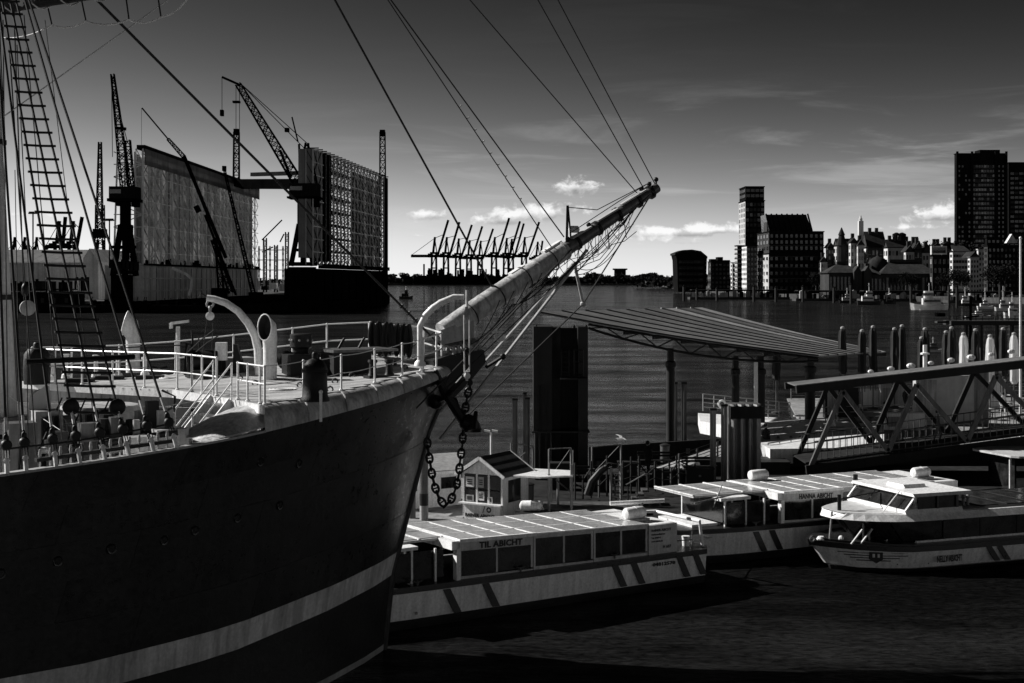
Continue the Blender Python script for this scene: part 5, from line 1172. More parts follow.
# ================================================================== harbour launches
class Boat:
    "a launch in its own frame: t metres aft of the bow corner along its side, w metres inward from the near side"
    def __init__(s, name, label, o, d, group):
        s.o = V(o); s.d = V(d).normalized(); s.n = V((-s.d.y, s.d.x, 0)); s.t = thing(name, label, 'boat', s.o+s.d*6+s.n*1.8, 0, group)
    def p(s, t, w, z): return s.o+s.d*t+s.n*w+V((0,0,z))
    def box(s, t0, t1, w0, w1, z0, z1, m_, nm, par=None, z0b=None, z1b=None):
        z0b = z0 if z0b is None else z0b; z1b = z1 if z1b is None else z1b; m = MB()
        m.hexa([s.p(t0,w0,z0),s.p(t1,w0,z0b),s.p(t1,w1,z0b),s.p(t0,w1,z0),s.p(t0,w0,z1),s.p(t1,w0,z1b),s.p(t1,w1,z1b),s.p(t0,w1,z1)]); return m.build(nm, m_, par or s.t)
    def hull(s, L, bow, beam, levels, m_, nm, zs, full=.55, flare=.25):
        "lofted hull; levels = (z, inset) pairs bottom to top"
        def half(t, ins, zf):
            f = min(1, max(0, (t+bow)/ (bow+s.full_t)))
            a = max(.04, math.sin(f*math.pi/2)**full); e = min(1, (L-t)/.5+.75)
            return (beam/2-ins)*a*e
        rows = []
        ts = [-bow, -bow*.93, -bow*.8, -bow*.6, -bow*.35, 0, .8, 1.6, 3, 6, 9, L-.4, L]; ts = sorted(set([t for t in ts if t <= L]))
        def row(sg): return [[s.p(t+lerp(flare, 0, (z-zs[0][0])/(zs[-1][0]-zs[0][0])) * max(0, min(1, 1-(t+bow)/bow)) , beam/2-sg*half(t, ins, 0), z+s.sheer(t)*max(0,min(1,z))) for z, ins in zs] for t in ts]
        m = MB(); m.grid(row(1)); m.grid([r_[::-1] for r_ in row(-1)]); a, b = row(1), row(-1)
        m.grid([a[0], b[0]]); m.grid([b[-1], a[-1]]); m.grid([[a[i][-1], b[i][-1]][::-1] for i in range(len(ts))])
        o = m.build(nm, m_, s.t, True); s.rows = (a, b, ts); return o
    def sheer(s, t): return 0.0
    full_t = 1.2
def slanted_stripes(b, ts, z0, z1, out=-.03):
    for t in ts:
        m = MB(); m.prism([b.p(t+.26,out,z0), b.p(t+.5,out,z0), b.p(t+.12,out,z1), b.p(t-.12,out,z1)], b.n*.05); m.build('side_stripe', 'boat_dark', b.t)
def barge(name, label, o, d, side_text, bow, L, group, roof_z=(2.3, 2.05), stern=True, corner=2.55, fwd=2.5):
    b = Boat(name, label, o, d, group); b.sheer = lambda t: -.1*t/12; W_ = 3.6
    b.hull(L, bow, W_, None, 'boat_white', 'hull_side', [(.28,.06),(1.05,.0)], flare=.25)
    b.hull(L, bow-.05, W_, None, 'boat_dark', 'hull_bottom', [(-.7,.5),(-.1,.12),(.27,.045)], flare=.35)
    b.hull(L+.04, bow+.06, W_+.16, None, 'boat_dark', 'rubbing_strake', [(1.06,0),(1.22,.0)], flare=.02)
    slanted_stripes(b, [2.0,3.35,8.2,8.95,10.85+0*L,11.55] if stern else [1.2,1.9], .30, 1.02)
    S0, S1 = corner, 10.9; z = lambda t: lerp(roof_z[0], roof_z[1], (t-S0)/(S1-S0)); dk = 1.16
    segs = [(S0, 5.2), (5.22, 7.5), (7.52, 9.7)]
    for k, (t0, t1) in enumerate(segs):
        for w0 in (.18, W_-.24):
            b.box(t0, t1, w0, w0+.06, dk, dk+.12, 'boat_grey', 'sill', None, dk-.06, dk+.06)
            top = .27 if k == 0 and w0 < 1 else .09
            b.box(t0, t1, w0-.001, w0+.061, z(t0)-top, z(t0)-.01, 'boat_grey', 'header_panel', None, z(t1)-top, z(t1)-.01)
            for tt in (t0+.03, (t0+t1)/2, t1-.05): b.box(tt-.035, tt+.035, w0-.004, w0+.064, dk+.11, z(tt)-top, 'boat_grey', 'window_post')
            mid = (t0+t1)/2
            for (a, c) in ((t0+.07, mid-.04), (mid+.04, t1-.09)): b.box(a, c, w0+.02, w0+.035, dk+.12, z(a)-top, 'glass', 'window', None, dk+.1, z(c)-top)
        b.box(t0-.02, t1, .1, W_-.1, z(t0)-.0, z(t0)+.06, 'boat_grey', 'roof', None, z(t1), z(t1)+.06)
        # glazed roof panels between white bars
        nt = 3 if k == 0 else 2
        for i in range(nt):
            for j in range(3):
                a0, a1 = lerp(t0, t1, i/nt)+.06, lerp(t0, t1, (i+1)/nt)-.06; w0, w1 = lerp(.16, W_-.16, j/3)+.05, lerp(.16, W_-.16, (j+1)/3)-.05
                b.box(a0, a1, w0, w1, z(a0)+.06, z(a0)+.075, 'solar_glass', 'roof_panel', None, z(a1)+.06, z(a1)+.075)
            if True: a0 = lerp(t0, t1, i/nt); b.box(a0-.02, a0+.02, .12, W_-.12, z(a0)+.06, z(a0)+.085, 'boat_white', 'roof_bar')
        for j in range(4): w0 = lerp(.14, W_-.2, j/3); b.box(t0, t1, w0, w0+.045, z(t0)+.0605, z(t0)+.083, 'boat_white', 'roof_bar', None, z(t1)+.0605, z(t1)+.083)
    b.box(S0-.05, 5.25, .06, .16, z(S0)+.0, z(S0)+.10, 'boat_white', 'gutter', None, z(5.2), z(5.2)+.1)
    text(side_text, .25, 'letter_black', b.t, b.p(3.25, .165, z(3.3)-.225), b.d-V((0,0,.03)), -b.n, width=1.55)
    # front wall, white corner post, white visor and open wheelhouse
    b.box(S0-.14, S0, .1, .3, dk, z(S0), 'boat_white', 'corner_post'); b.box(S0-.14, S0, W_-.3, W_-.1, dk, z(S0), 'boat_white', 'corner_post')
    b.box(S0-.3, S0-.02, .1, W_-.1, z(S0)-.2, z(S0)+.05, 'boat_white', 'front_header')
    b.box(S0-fwd, S0-.1, .9, W_-.1, z(S0)-.02, z(S0)+.05, 'boat_grey', 'forward_roof')
    for i in range(3):
        for j in range(2):
            g_ = (fwd-.15)/3; a0 = S0-fwd+.05+g_*i; w0 = 1.0+1.2*j; b.box(a0, a0+g_-.08, w0, w0+1.1, z(S0)+.051, z(S0)+.07, 'solar_glass', 'roof_panel')
    for i in range(4): b.box(S0-fwd-.02+(fwd-.15)/3*i, S0-fwd+.04+(fwd-.15)/3*i, .92, W_-.12, z(S0)+.051, z(S0)+.09, 'boat_white', 'roof_bar')
    b.box(S0-2.6, S0-1.3, .35, .9, z(S0)-.12, z(S0)-.02, 'boat_white', 'visor')
    for tt, w0 in ((S0-2.4,.4),(S0-1.5,.4),(S0-.75,.32),(S0-2.4,W_-.46),(S0-1.5,W_-.46)):
        b.box(tt, tt+.06, w0, w0+.06, dk, z(S0)-.13, 'boat_white', 'window_post')
    b.box(S0-2.3, S0-.4, .42, .44, dk+.12, z(S0)-.2, 'glass', 'window'); b.box(S0-2.42, S0-2.4, .5, W_-.5, dk+.15, z(S0)-.2, 'glass', 'windscreen')
    b.box(S0-2.3, S0-.2, W_-.5, W_-.46, dk+.0, z(S0)-.2, 'boat_grey', 'far_wall')
    b.box(S0-3.6, S0-2.5, .7, W_-.7, dk-.02, dk+.16, 'boat_white', 'bow_hatch')
    b.box(S0-2.3, S0-.3, .8, W_-.8, dk-.02, dk+.3, 'boat_dark', 'bench')
    for q in range(4): m = MB(); c = b.p(S0-.5-.42*q, 1.0+.25*(q % 2), dk+.55); m.ball(c, .1, 8, (.9,.9,1.2)); m.lathe(c-V((0,0,.42)), [(.1,0),(.19,.15),(.17,.3),(.05,.36)], 10)
    # roof gear: life raft canister with cradle, antenna arm
    c = b.p(9.9, 1.1, z(9.9)+.28); m = MB(); m.lathe(c-b.d*.42, [(.05,0),(.17,.04),(.2,.1),(.205,.4),(.215,.41),(.215,.45),(.205,.46),(.2,.74),(.17,.8),(.05,.84)], 12, b.d); m.build('liferaft', 'boat_white', b.t, True)
    b.box(9.5, 10.35, .85, 1.4, z(9.9)+.0, z(9.9)+.1, 'boat_grey', 'raft_cradle')
    # printed side panel
    b.box(9.72, 10.9, .14, .2, dk-.02, z(9.8), 'boat_grey', 'side_panel'); b.box(9.72, 10.85, .2, W_-.2, z(10)-.06, z(10)+.02, 'boat_white', 'aft_roof')
    return b, z, dk
b1_, z_, dk_ = barge('harbour_barge', 'long low white harbour barge with glazed roof lying nearest the ship bow', (-3.56,40.2,0), (.828,.561,0), 'TIL ABICHT', 4.6, 12.45, 'low harbour barges with slanted hull stripes')
for i, (tx_, sz, h_) in enumerate((('RAINER ABICHT', .11, .72), ('Hafenrundfahrten', .075, .60), ('Tel. 040/317', .075, .49), ('www.abicht.de', .075, .38), ('H 607', .13, .15))):
    text(tx_, sz, 'letter_black', b1_.t, b1_.p(9.82 if i < 4 else 10.3, .134, dk_+h_), b1_.d-V((0,0,.02)), -b1_.n)
text('04812570', .15, 'letter_black', b1_.t, b1_.p(9.75, -.01, .80), b1_.d-V((0,0,.02)), -b1_.n, width=.95)
text('12', .1, 'letter_black', b1_.t, b1_.p(.92, -.012, .42), b1_.d, -b1_.n)
# stern deck: white tubular frame, rail, bucket
m = MB(); m.path([b1_.p(9.2,3.2,2.1), b1_.p(11.9,2.4,2.05), b1_.p(12.2,.5,1.95), b1_.p(12.2,.35,1.15)], .06, 8); m.build('stern_frame', 'white_rail', b1_.t, True)
m = MB(); m.path([b1_.p(10.95,.3,1.1), b1_.p(10.95,.3,1.75), b1_.p(11.7,.3,1.72), b1_.p(11.7,.3,1.1)], .022, 6); m.build('stern_rail', 'steel_dull', b1_.t)
m = MB(); m.path([b1_.p(10.95,.3,1.45), b1_.p(11.7,.3,1.42)], .018, 6); m.build('stern_rail', 'steel_dull', b1_.t)
q = b1_.p(11.85, .8, 1.12); m = MB(); m.lathe(q, [(.11,0),(.13,.3),(.14,.31),(.14,.33)], 12); tag(m.build('bucket', 'white_paint', None, True), 'white bucket standing on the stern of the nearest barge', 'bucket')
m = MB(); m.tube(b1_.p(9.9,2.4,2.5), b1_.p(11.6,1.6,2.55), .07, n=8); m.build('radar_bar', 'white_paint', b1_.t); m = MB(); m.tube(b1_.p(10.7,2.0,2.1), b1_.p(10.9,1.9,2.5), .04); m.ball(b1_.p(10.6,1.8,2.3), .13, 8); m.build('radar_mount', 'steel_pale', b1_.t)
# second raft canister on the pontoon behind it
c = V(W(531,507,52.0)); crate(516,548,514,528,51.6,.9,'dark_paint','raft_rack','dark rack on the pontoon edge carrying a pale canister','rack')
m = MB(); m.lathe(c-V((.42,-.2,-.02)), [(.05,0),(.16,.05),(.19,.12),(.195,.4),(.205,.42),(.195,.44),(.19,.74),(.16,.8),(.05,.85)], 12, (1,-.1,0)); tag(m.build('raft_canister', 'boat_white', None, True), 'pale life raft canister lying on its rack beside the ticket kiosk', 'canister')
# passengers in the open front of the first barge
for i, (t, w_, h_) in enumerate(((.6,1.5,1.2),(1.2,1.2,1.25),(1.75,1.6,1.2))):
    person(b1_.p(t, w_, .55), [2.0, 2.6, 1.6][i], ['passenger in dark clothes sitting at the front left in the nearest barge','passenger with a light face in the middle of the nearest barge front','passenger at the right of three in the nearest barge front'][i], 1.25, 'cloth_mid' if i == 1 else 'cloth_dark')
b2_, z2, dk2 = barge('harbour_barge', 'low white harbour barge with long roof lying between the first barge and the pontoon', V((9.9,51.35,0))-V((.894,.447,0))*2.55, (.894,.447,0), 'HANNA ABICHT', 4.2, 12.5, 'low harbour barges with slanted hull stripes', (2.25, 2.2), False, 2.55, 3.4)
m = MB(); m.path([b2_.p(-1.0,.6,2.1), b2_.p(.8,.5,2.35), b2_.p(1.2,.5,2.3)], .03, 6); m.tube(b2_.p(-.2,.6,1.9), b2_.p(.1,.5,2.7), .02); m.build('wiper_arm', 'steel_pale', b2_.t)
c = b2_.p(3.6,3.1,2.52); m = MB(); m.lathe(c-b2_.d*.42, [(.05,0),(.17,.04),(.2,.1),(.21,.42),(.2,.74),(.17,.8),(.05,.84)], 12, b2_.d); m.build('liferaft', 'boat_white', b2_.t, True)
c = b2_.p(5.9,.2,2.0); m = MB(); m.tube(c, c+V((0,0,.75)), .09, n=8); m.build('exhaust', 'black_iron', b2_.t)
for i, t in enumerate((.8, 1.5)): person(b2_.p(t, 1.2, .5), 2.2+i, ['passenger in dark clothes at the left in the second barge front', 'passenger in dark clothes at the right in the second barge front'][i], 1.3)

# ---- the launch with the sharp white bow on the right
nl = Boat('sightseeing_launch', 'sightseeing launch with a sharp white bow and black window band at right', (12.23,47.83,0), (.933,.36,0), None); nl.full_t = 2.3
NW = 4.2
def nsheer(t): return .18*max(0, (2-t)/4)**1.5-.05
nl.sheer = nsheer; LN = 11.0
nl.hull(LN, 1.1, NW, None, 'boat_white', 'hull_side', [(.14,.22),(.45,.10),(.74,.02)], full=.8, flare=.5)
nl.hull(LN, .62, NW-.5, None, 'boat_dark', 'hull_bottom', [(-.8,.9),(-.1,.3),(.135,.1)], full=.8, flare=.3)
nl.hull(LN, 1.32, NW+.14, None, 'boat_dark', 'rubbing_strake', [(.75,0),(.94,.0)], full=.8, flare=.06)
nl.hull(LN-.1, .95, NW-.5, None, 'boat_dark', 'coaming', [(.95,0),(1.02,.0)], full=.85, flare=.05)
# window band: black glass wall, raked bow screen
z0, z1 = 1.0, 1.72
def ring(z, bowt, ins):
    pts = [nl.p(max(bowt+2.0,3.0),ins,z), nl.p(bowt+.9,ins+.25,z), nl.p(bowt+.25,ins+.8,z), nl.p(bowt,NW/2,z), nl.p(bowt+.25,NW-ins-.8,z), nl.p(bowt+.9,NW-ins-.25,z), nl.p(max(3.0,bowt+2.0),NW-ins,z)]; return pts
lo, hi = ring(z0, .6, .35), ring(z1, .0, .3)
for i in range(6): m = MB(); m.sheet([[lo[i].lerp(lo[i+1],.03), hi[i].lerp(hi[i+1],.03)],[lo[i].lerp(lo[i+1],.97), hi[i].lerp(hi[i+1],.97)]], .02, -nl.n if i < 3 else nl.n); m.build('window', 'glass', nl.t)
for k in range(5):
    t0, t1 = 3.02+1.6*k, 3.02+1.6*(k+1)
    for w0 in (.36, NW-.38): nl.box(t0+.03, t1-.03, w0, w0+.02, z0, z1, 'glass', 'window')
    nl.box(t1-.03, t1+.03, .345, .39, z0, z1, 'dark_paint', 'window_post')
nl.box(1.9, LN-.2, .30, .40, .93, 1.04, 'boat_white', 'white_sill'); nl.box(1.5, LN-.3, .6, NW-.6, .85, .95, 'boat_dark', 'cabin_floor')
# roof deck with pale fascia
def rrow(t, z): 
    f = max(.03, min(1, (t+.62)/2.9)); hw = (NW/2-.12)*math.sin(f*math.pi/2)**.55; return [nl.p(t, NW/2-hw, z), nl.p(t, NW/2, z), nl.p(t, NW/2+hw, z)]
m = MB(); ts = [-.55,-.4,-.1,.2,.6,1.1,1.7,2.4,3.5,5,7,9,LN-.3]
A_ = [rrow(t, z1+.02) for t in ts]; B2 = []
for t in ts:
    q_ = rrow(t+ (.34 if t < 1.5 else .0), z1+.24); B2.append([q_[0].lerp(q_[1], .12), q_[1], q_[2].lerp(q_[1], .12)])
m.grid([r_[::-1] for r_ in B2]); m.grid([[a[0], b[0]] for a, b in zip(A_, B2)][::-1]); m.grid([[a[2], b[2]] for a, b in zip(A_, B2)]); m.grid(A_); m.grid([A_[0], B2[0]]); m.build('roof_fascia', 'boat_white', nl.t, False)
m = MB(); m.sheet([[a.lerp(rrow(t, z1+.245)[1], .18) for a in rrow(t+.25, z1+.245)][::-1] for t in ts[:-1]], .012); m.build('roof_deck', 'boat_grey', nl.t)
nl.box(2.2, LN-.4, .5, NW-.5, z1+.26, z1+.30, 'boat_dark', 'roof_glazing')
for k in range(5): nl.box(4.9+1.15*k, 5.7+1.15*k, .7, NW-.7, z1+.31, z1+.33, 'glass', 'roof_panel')
# wheelhouse
def wb(t0,t1,w0,w1,za,zb,m_,nm,rake=0.0):
    m = MB(); p = nl.p; m.hexa([p(t0,w0,za),p(t1,w0,za),p(t1,w1,za),p(t0,w1,za),p(t0+rake,w0+.1,zb),p(t1,w0+.1,zb),p(t1,w1-.1,zb),p(t0+rake,w1-.1,zb)]); return m.build(nm, m_, nl.t)
wb(1.5,3.9,.35,NW-.35,z1+.24,z1+.38,'boat_white','wheelhouse_base')
for f0,f1 in ((.02,.33),(.345,.655),(.67,.98)):
    a = lambda f,z,t: nl.p(t, lerp(.42,NW-.42,f), z); m = MB(); m.sheet([[a(f0,z1+.38,1.55), a(f0,z1+.82,1.95)],[a(f1,z1+.38,1.55), a(f1,z1+.82,1.95)]], .02, -nl.d); m.build('windscreen', 'glass', nl.t)
for (t0,t1) in ((2.05,2.8),(2.86,3.6)):
    for w0 in (.43, NW-.45): nl.box(t0,t1,w0,w0+.02,z1+.38,z1+.82,'glass','side_window')
for w0 in (.37, NW-.43): m = MB(); m.beam(nl.p(1.5,w0+.03,z1+.36), nl.p(1.95,w0+.06,z1+.84), .07, .05); m.build('screen_pillar', 'boat_white', nl.t); nl.box(2.8,2.86,w0,w0+.06,z1+.38,z1+.84,'boat_dark','pillar'); nl.box(3.6,3.7,w0,w0+.06,z1+.38,z1+.84,'boat_dark','pillar')
wb(1.75,4.2,.22,NW-.22,z1+.84,z1+.94,'boat_white','wheelhouse_roof'); wb(2.3,3.2,1.5,2.6,z1+.945,z1+1.06,'boat_white','roof_hatch')
nl.box(2.1,2.5,1.3,2.4,z1+.3,z1+.5,'dark_paint','console')
m = MB(); m.tube(nl.p(1.1,1.1,z1+.26), nl.p(1.7,1.0,z1+.95), .02); m.build('wiper_arm', 'white_rail', nl.t)
for w0 in (1.0,): m = MB(); m.tube(nl.p(-.2,1.9,z1+.62), nl.p(1.8,2.3,z1+.75), .03); m.build('mast_arm', 'black_iron', nl.t); m = MB(); m.tube(nl.p(-.15,1.9,z1+.25), nl.p(-.15,1.9,z1+.8), .07, n=8); m.build('horn_post', 'black_iron', nl.t)
for t in (2.4, 2.75): m = MB(); m.lathe(nl.p(t,.62,z1+.38)-nl.d*.1, [(.03,0),(.09,.02),(.09,.1),(.05,.2)], 10, -nl.d-nl.n*.6); m.build('searchlight', 'white_paint', nl.t, True)
for t in (4.4,4.6): m = MB(); m.tube(nl.p(t,1.0,z1+.3), nl.p(t,1.0,z1+.6), .05); m.ball(nl.p(t,1.0,z1+.6), .08, 8); m.build('roof_lamp', 'steel_pale', nl.t)
# bow gear
m = MB(); m.path([nl.p(.35,1.2,1.0), nl.p(.35,1.2,1.68), nl.p(.6,1.2,1.68), nl.p(.6,1.2,1.0)], .035, 6); m.build('boarding_rail', 'steel_pale', nl.t)
m = MB(); m.path([nl.p(-.55,1.9,.95), nl.p(-.45,1.9,1.95)], .04, 6); m.build('jackstaff', 'steel_pale', nl.t)
for t in (-.1, .3, 1.3): m = MB(); m.beam(nl.p(t-.25,.9,.98), nl.p(t+.2,.9,1.45), .06, .05); m.build('window_brace', 'boat_grey', nl.t)
m = MB(); m.lathe(nl.p(-.9,1.9,.98), [(.14,0),(.16,.06),(.1,.14)], 10); m.ball(nl.p(-.35,1.5,1.08), .1, 8); m.build('bollard', 'boat_white', nl.t)
m = MB(); m.torus(nl.p(-1.25,1.9,1.05), nl.n, .1, .03, 10, 5); m.build('bow_ring', 'steel_pale', nl.t)
# name, crest with wing stripes, slanted stripes
def nside(t, z):       # a point on the near side of the hull
    a, b, tt = nl.rows; return None
text('NELLY ABICHT', .3, 'letter_black', nl.t, nl.p(2.5, .0, .32), nl.d, -nl.n, width=1.05)
def nflare(t):
    f = min(1, max(0, (t+1.1)/3.4)); return NW/2-(NW/2-.08)*max(.04, math.sin(f*math.pi/2)**.8)
for k in range(4):
    z = .66-.085*k; P = [nl.p(t, nflare(t)-.01, z) for t in [-.55+.16*k+.14*i for i in range(9-k)]]; m = MB(); m.path(P, .014, 4); m.build('wing_stripe', 'letter_black', nl.t)
    P = [nl.p(t, nflare(t)-.01, z) for t in [.62+.14*i for i in range(9-2*k)]]; m = MB(); m.path(P, .014, 4); m.build('wing_stripe', 'letter_black', nl.t)
c0 = [nl.p(t, nflare(t)-.03, z) for t, z in ((.28,.70),(.66,.70),(.66,.45),(.47,.32),(.28,.45))]; m = MB(); m.prism(c0, nl.n*.04); m.build('crest', 'boat_dark', nl.t)
c0 = [nl.p(t, nflare(t)-.05, z) for t, z in ((.36,.64),(.42,.64),(.42,.52),(.36,.52))]; m = MB(); m.prism(c0, nl.n*.02); c0 = [nl.p(t, nflare(t)-.05, z) for t, z in ((.5,.64),(.56,.64),(.56,.52),(.5,.52))]; m.prism(c0, nl.n*.02); o_ = m.build('crest_mark', 'boat_white', nl.t); o_['kind'] = 'stuff'
slanted_stripes(nl, [4.7, 5.15], .2, .72, -.0)
for t in (1.1,2.2): m = MB(); m.lathe(nl.p(t, nflare(t)-.01, .3), [(.02,0),(.02,.02)], 6, -nl.n); m.build('drain', 'letter_black', nl.t)
for i, (t, w_) in enumerate(((2.9,1.5),)): person(nl.p(t, w_, 1.35), 4.6, 'skipper in dark clothes inside the launch wheelhouse', 1.2)
# ---- the boat behind it whose roof shows at the right edge
fb_ = Boat('covered_boat', 'dark covered boat with a pale roof edge at the right behind the launch', (22.7,60.5,0), (.95,.31,0), None)
fb_.hull(12, 1.2, 3.8, None, 'boat_dark', 'hull_side', [(.1,.1),(1.0,.0)]); 
for k in range(6):
    fb_.box(-.6+1.5*k, .8+1.5*k, .3, .32, 1.1, 2.35, 'glass', 'window'); fb_.box(.8+1.5*k, .9+1.5*k, .28, .36, 1.0, 2.4, 'dark_paint', 'window_post')
m = MB(); m.sheet([[fb_.p(t, 1.9-h_, 2.42)  , fb_.p(t, 1.9+h_, 2.42)][::-1] for t, h_ in ((-1.3,1.3),(-1.1,1.6),(-.4,1.85),(1,1.95),(11,1.95))], .08); m.build('roof', 'boat_grey', fb_.t)
fb_.box(-.8, -.7, 1.0, 2.8, 1.0, 2.4, 'glass', 'windscreen'); m = MB(); m.tube(fb_.p(-1.1,.9,1.0), fb_.p(-1.1,.9,2.4), .05); m.build('window_post', 'boat_white', fb_.t)


# tyres hung as fenders, mooring lines
for (p, q, lb_) in ((b1_.p(12.2,1.0,1.2), V((9.6,55.4,PD)), 'mooring line from the stern of the nearest barge'), (b2_.p(-3.4,1.8,1.2), V((7.0,55.0,PD)), 'mooring line from the bow of the second barge')):
    m = MB(); m.path(sag(p, q, .25), .02, 5); tag(m.build('mooring_line', 'rope_light', None), lb_, 'rope')
for b_, t0 in ((b1_, 3.0), (b2_, 3.2)):      # seat backs seen through the glass line, cleats on the deck edge
    for k in range(4): c = b_.p(t0-5.5+3.6*k, .12, 1.24); m = MB(); m.path([c-b_.d*.16+V((0,0,.1)), c-b_.d*.06+V((0,0,.07)), c+b_.d*.06+V((0,0,.07)), c+b_.d*.16+V((0,0,.1))], .025, 6); m.tube(c-V((0,0,.05)), c+V((0,0,.08)), .03, n=6); m.build('cleat', 'steel_dull', b_.t)
# ================================================================== floating dock with its two tall screens
def zz(y, Y): return CH+(280-y)/CF*Y
fd = thing('floating_dock', 'huge floating dry dock with tall scaffold screens on pale and black side walls', 'dry dock', (-90, 500, 0))
LX0, LY0, LX1, LY1 = (143-512)/CF*444, 444, (258-512)/CF*637, 637
RX0, RY0, RX1, RY1 = (313-512)/CF*444, 444, (386.5-512)/CF*574, 574
ZT = 51.0
def LP(f, z, o=0.0): return V((lerp(LX0, LX1, f)+o, lerp(LY0, LY1, f), z))
def RP(f, z, o=0.0): return V((lerp(RX0, RX1, f)+o, lerp(RY0, RY1, f), z))
# left wing wall: pale plates
for k in range(12):
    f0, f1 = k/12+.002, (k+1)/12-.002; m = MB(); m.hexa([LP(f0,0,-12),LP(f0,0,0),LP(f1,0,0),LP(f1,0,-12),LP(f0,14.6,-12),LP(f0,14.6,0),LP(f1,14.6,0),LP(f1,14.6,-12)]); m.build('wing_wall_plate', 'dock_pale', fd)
m = MB()
for z in (6.5, 10.5): m.beam(LP(0,z,.3), LP(1,z,.3), .35)
for k in range(1,24): m.beam(LP(k/24,1,.2), LP(k/24,14,.2), .3)
o = m.build('wall_stiffener', 'truss_mid', fd); o['kind'] = 'stuff'
m = MB(); m.box(-128,-55,444,640,-1,3.4); m.build('dock_floor', 'dock_dark', fd)
# right wing wall: black
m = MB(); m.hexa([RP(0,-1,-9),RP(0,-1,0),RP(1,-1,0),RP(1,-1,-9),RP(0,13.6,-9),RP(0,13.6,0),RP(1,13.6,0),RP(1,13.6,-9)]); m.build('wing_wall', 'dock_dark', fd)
m = MB(); m.box(RX0-.6,RX0+.2,443.4,443.8,1.5,12.5); m.build('draught_board', 'truss_pale', fd)
for k in range(10): m = MB(); m.beam(RP(k/10+.02,0,.2), RP(k/10+.02,13,.2), .5); m.build('fender_rib', 'crane_dark', fd)
def screen(PF, n, z0, cloth_rng, side, mats, name='screen_panel', bm_='truss_mid'):
    for k in range(n):
        f0, f1 = k/n, (k+1)/n
        if cloth_rng[0] <= f0 < cloth_rng[1]:
            m = MB(); ins = -2.6*side; m.sheet([[PF(f0+.001, z0, ins), PF(f0+.001, ZT-1.5, ins)],[PF(f1-.001, z0, ins), PF(f1-.001, ZT-1.5, ins)]], .12, (1,0,0)); m.build(name, rnd.choice(mats), fd)
        m = MB(); m.beam(PF(f0, z0), PF(f0, ZT), .42); m.beam(PF(f0, z0, -2.2*side), PF(f0, ZT, -2.2*side), .3); o = m.build('mast_pair', 'truss_pale' if bm_ == 'truss_mid' else 'truss_mid', fd); o['kind'] = 'stuff'
    nz = 9
    for j in range(nz+1): z = lerp(z0, ZT, j/nz); m = MB(); m.beam(PF(0, z), PF(1, z), .24); m.build('scaffold_rail', 'truss_pale' if j % 2 else 'truss_mid', fd)
    m = MB()
    for k in range(n):
        for j in range(nz):
            f0, f1 = k/n, (k+1)/n; za, zb = lerp(z0, ZT, j/nz), lerp(z0, ZT, (j+1)/nz)
            if (k+j) % 2: m.beam(PF(f0, za), PF(f1, zb), .18)
            else: m.beam(PF(f1, za), PF(f0, zb), .18)
            m.beam(PF(f0, za), PF(f0, zb, -2.2*side), .2)
    o = m.build('bracing', bm_, fd); o['kind'] = 'stuff'
screen(LP, 26, 14.8, (0,.99), 1, ['screen_cloth','screen_cloth_dark','screen_cloth'])
m = MB(); m.hexa([LP(0,ZT-.2,-2),LP(0,ZT-.2,.6),LP(1,ZT-.2,.6),LP(1,ZT-.2,-2),LP(0,ZT+1.2,-2),LP(0,ZT+1.2,.6),LP(1,ZT+1.2,.6),LP(1,ZT+1.2,-2)]); m.build('screen_top_walk', 'crane_grey', fd)
m = MB(); m.sheet([[LP(0,ZT-5.0,.5),LP(0,ZT,.5)],[LP(1,ZT-5.0,.5),LP(1,ZT,.5)]], .2, (1,0,0)); m.build('top_band', 'screen_cloth_dark', fd)
m = MB(); m.hexa([LP(0,14.6,-4),LP(0,14.6,1.2),LP(1,14.6,1.2),LP(1,14.6,-4),LP(0,15.2,-4),LP(0,15.2,1.2),LP(1,15.2,1.2),LP(1,15.2,-4)]); m.build('side_walk', 'crane_grey', fd)
for k in range(40): p = LP(k/40+.01, 15.2, rnd.uniform(-.5,1)); m = MB(); m.box(p.x-.4,p.x+.4,p.y-.4,p.y+.4,p.z,p.z+rnd.uniform(.6,2)); m.build('deck_gear', rnd.choice(['truss_pale','crane_dark','crane_dark']), fd)
# near end frame of the left screen, lit
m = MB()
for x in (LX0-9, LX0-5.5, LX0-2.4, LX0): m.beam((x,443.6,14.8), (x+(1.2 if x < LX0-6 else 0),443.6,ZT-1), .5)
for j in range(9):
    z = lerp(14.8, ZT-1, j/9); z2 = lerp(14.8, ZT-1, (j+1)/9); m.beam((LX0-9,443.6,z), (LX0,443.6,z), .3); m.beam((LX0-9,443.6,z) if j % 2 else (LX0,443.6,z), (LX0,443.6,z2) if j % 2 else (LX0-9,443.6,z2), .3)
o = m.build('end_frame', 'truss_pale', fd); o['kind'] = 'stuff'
m = MB(); m.prism([V((LX0-2.6,446.5,15)),V((LX0-.2,444.2,15)),V((LX0-.2,444.6,15)),V((LX0-2.6,446.9,15))], V((0,0,ZT-17))); m.build('end_panel', 'plaster', fd)
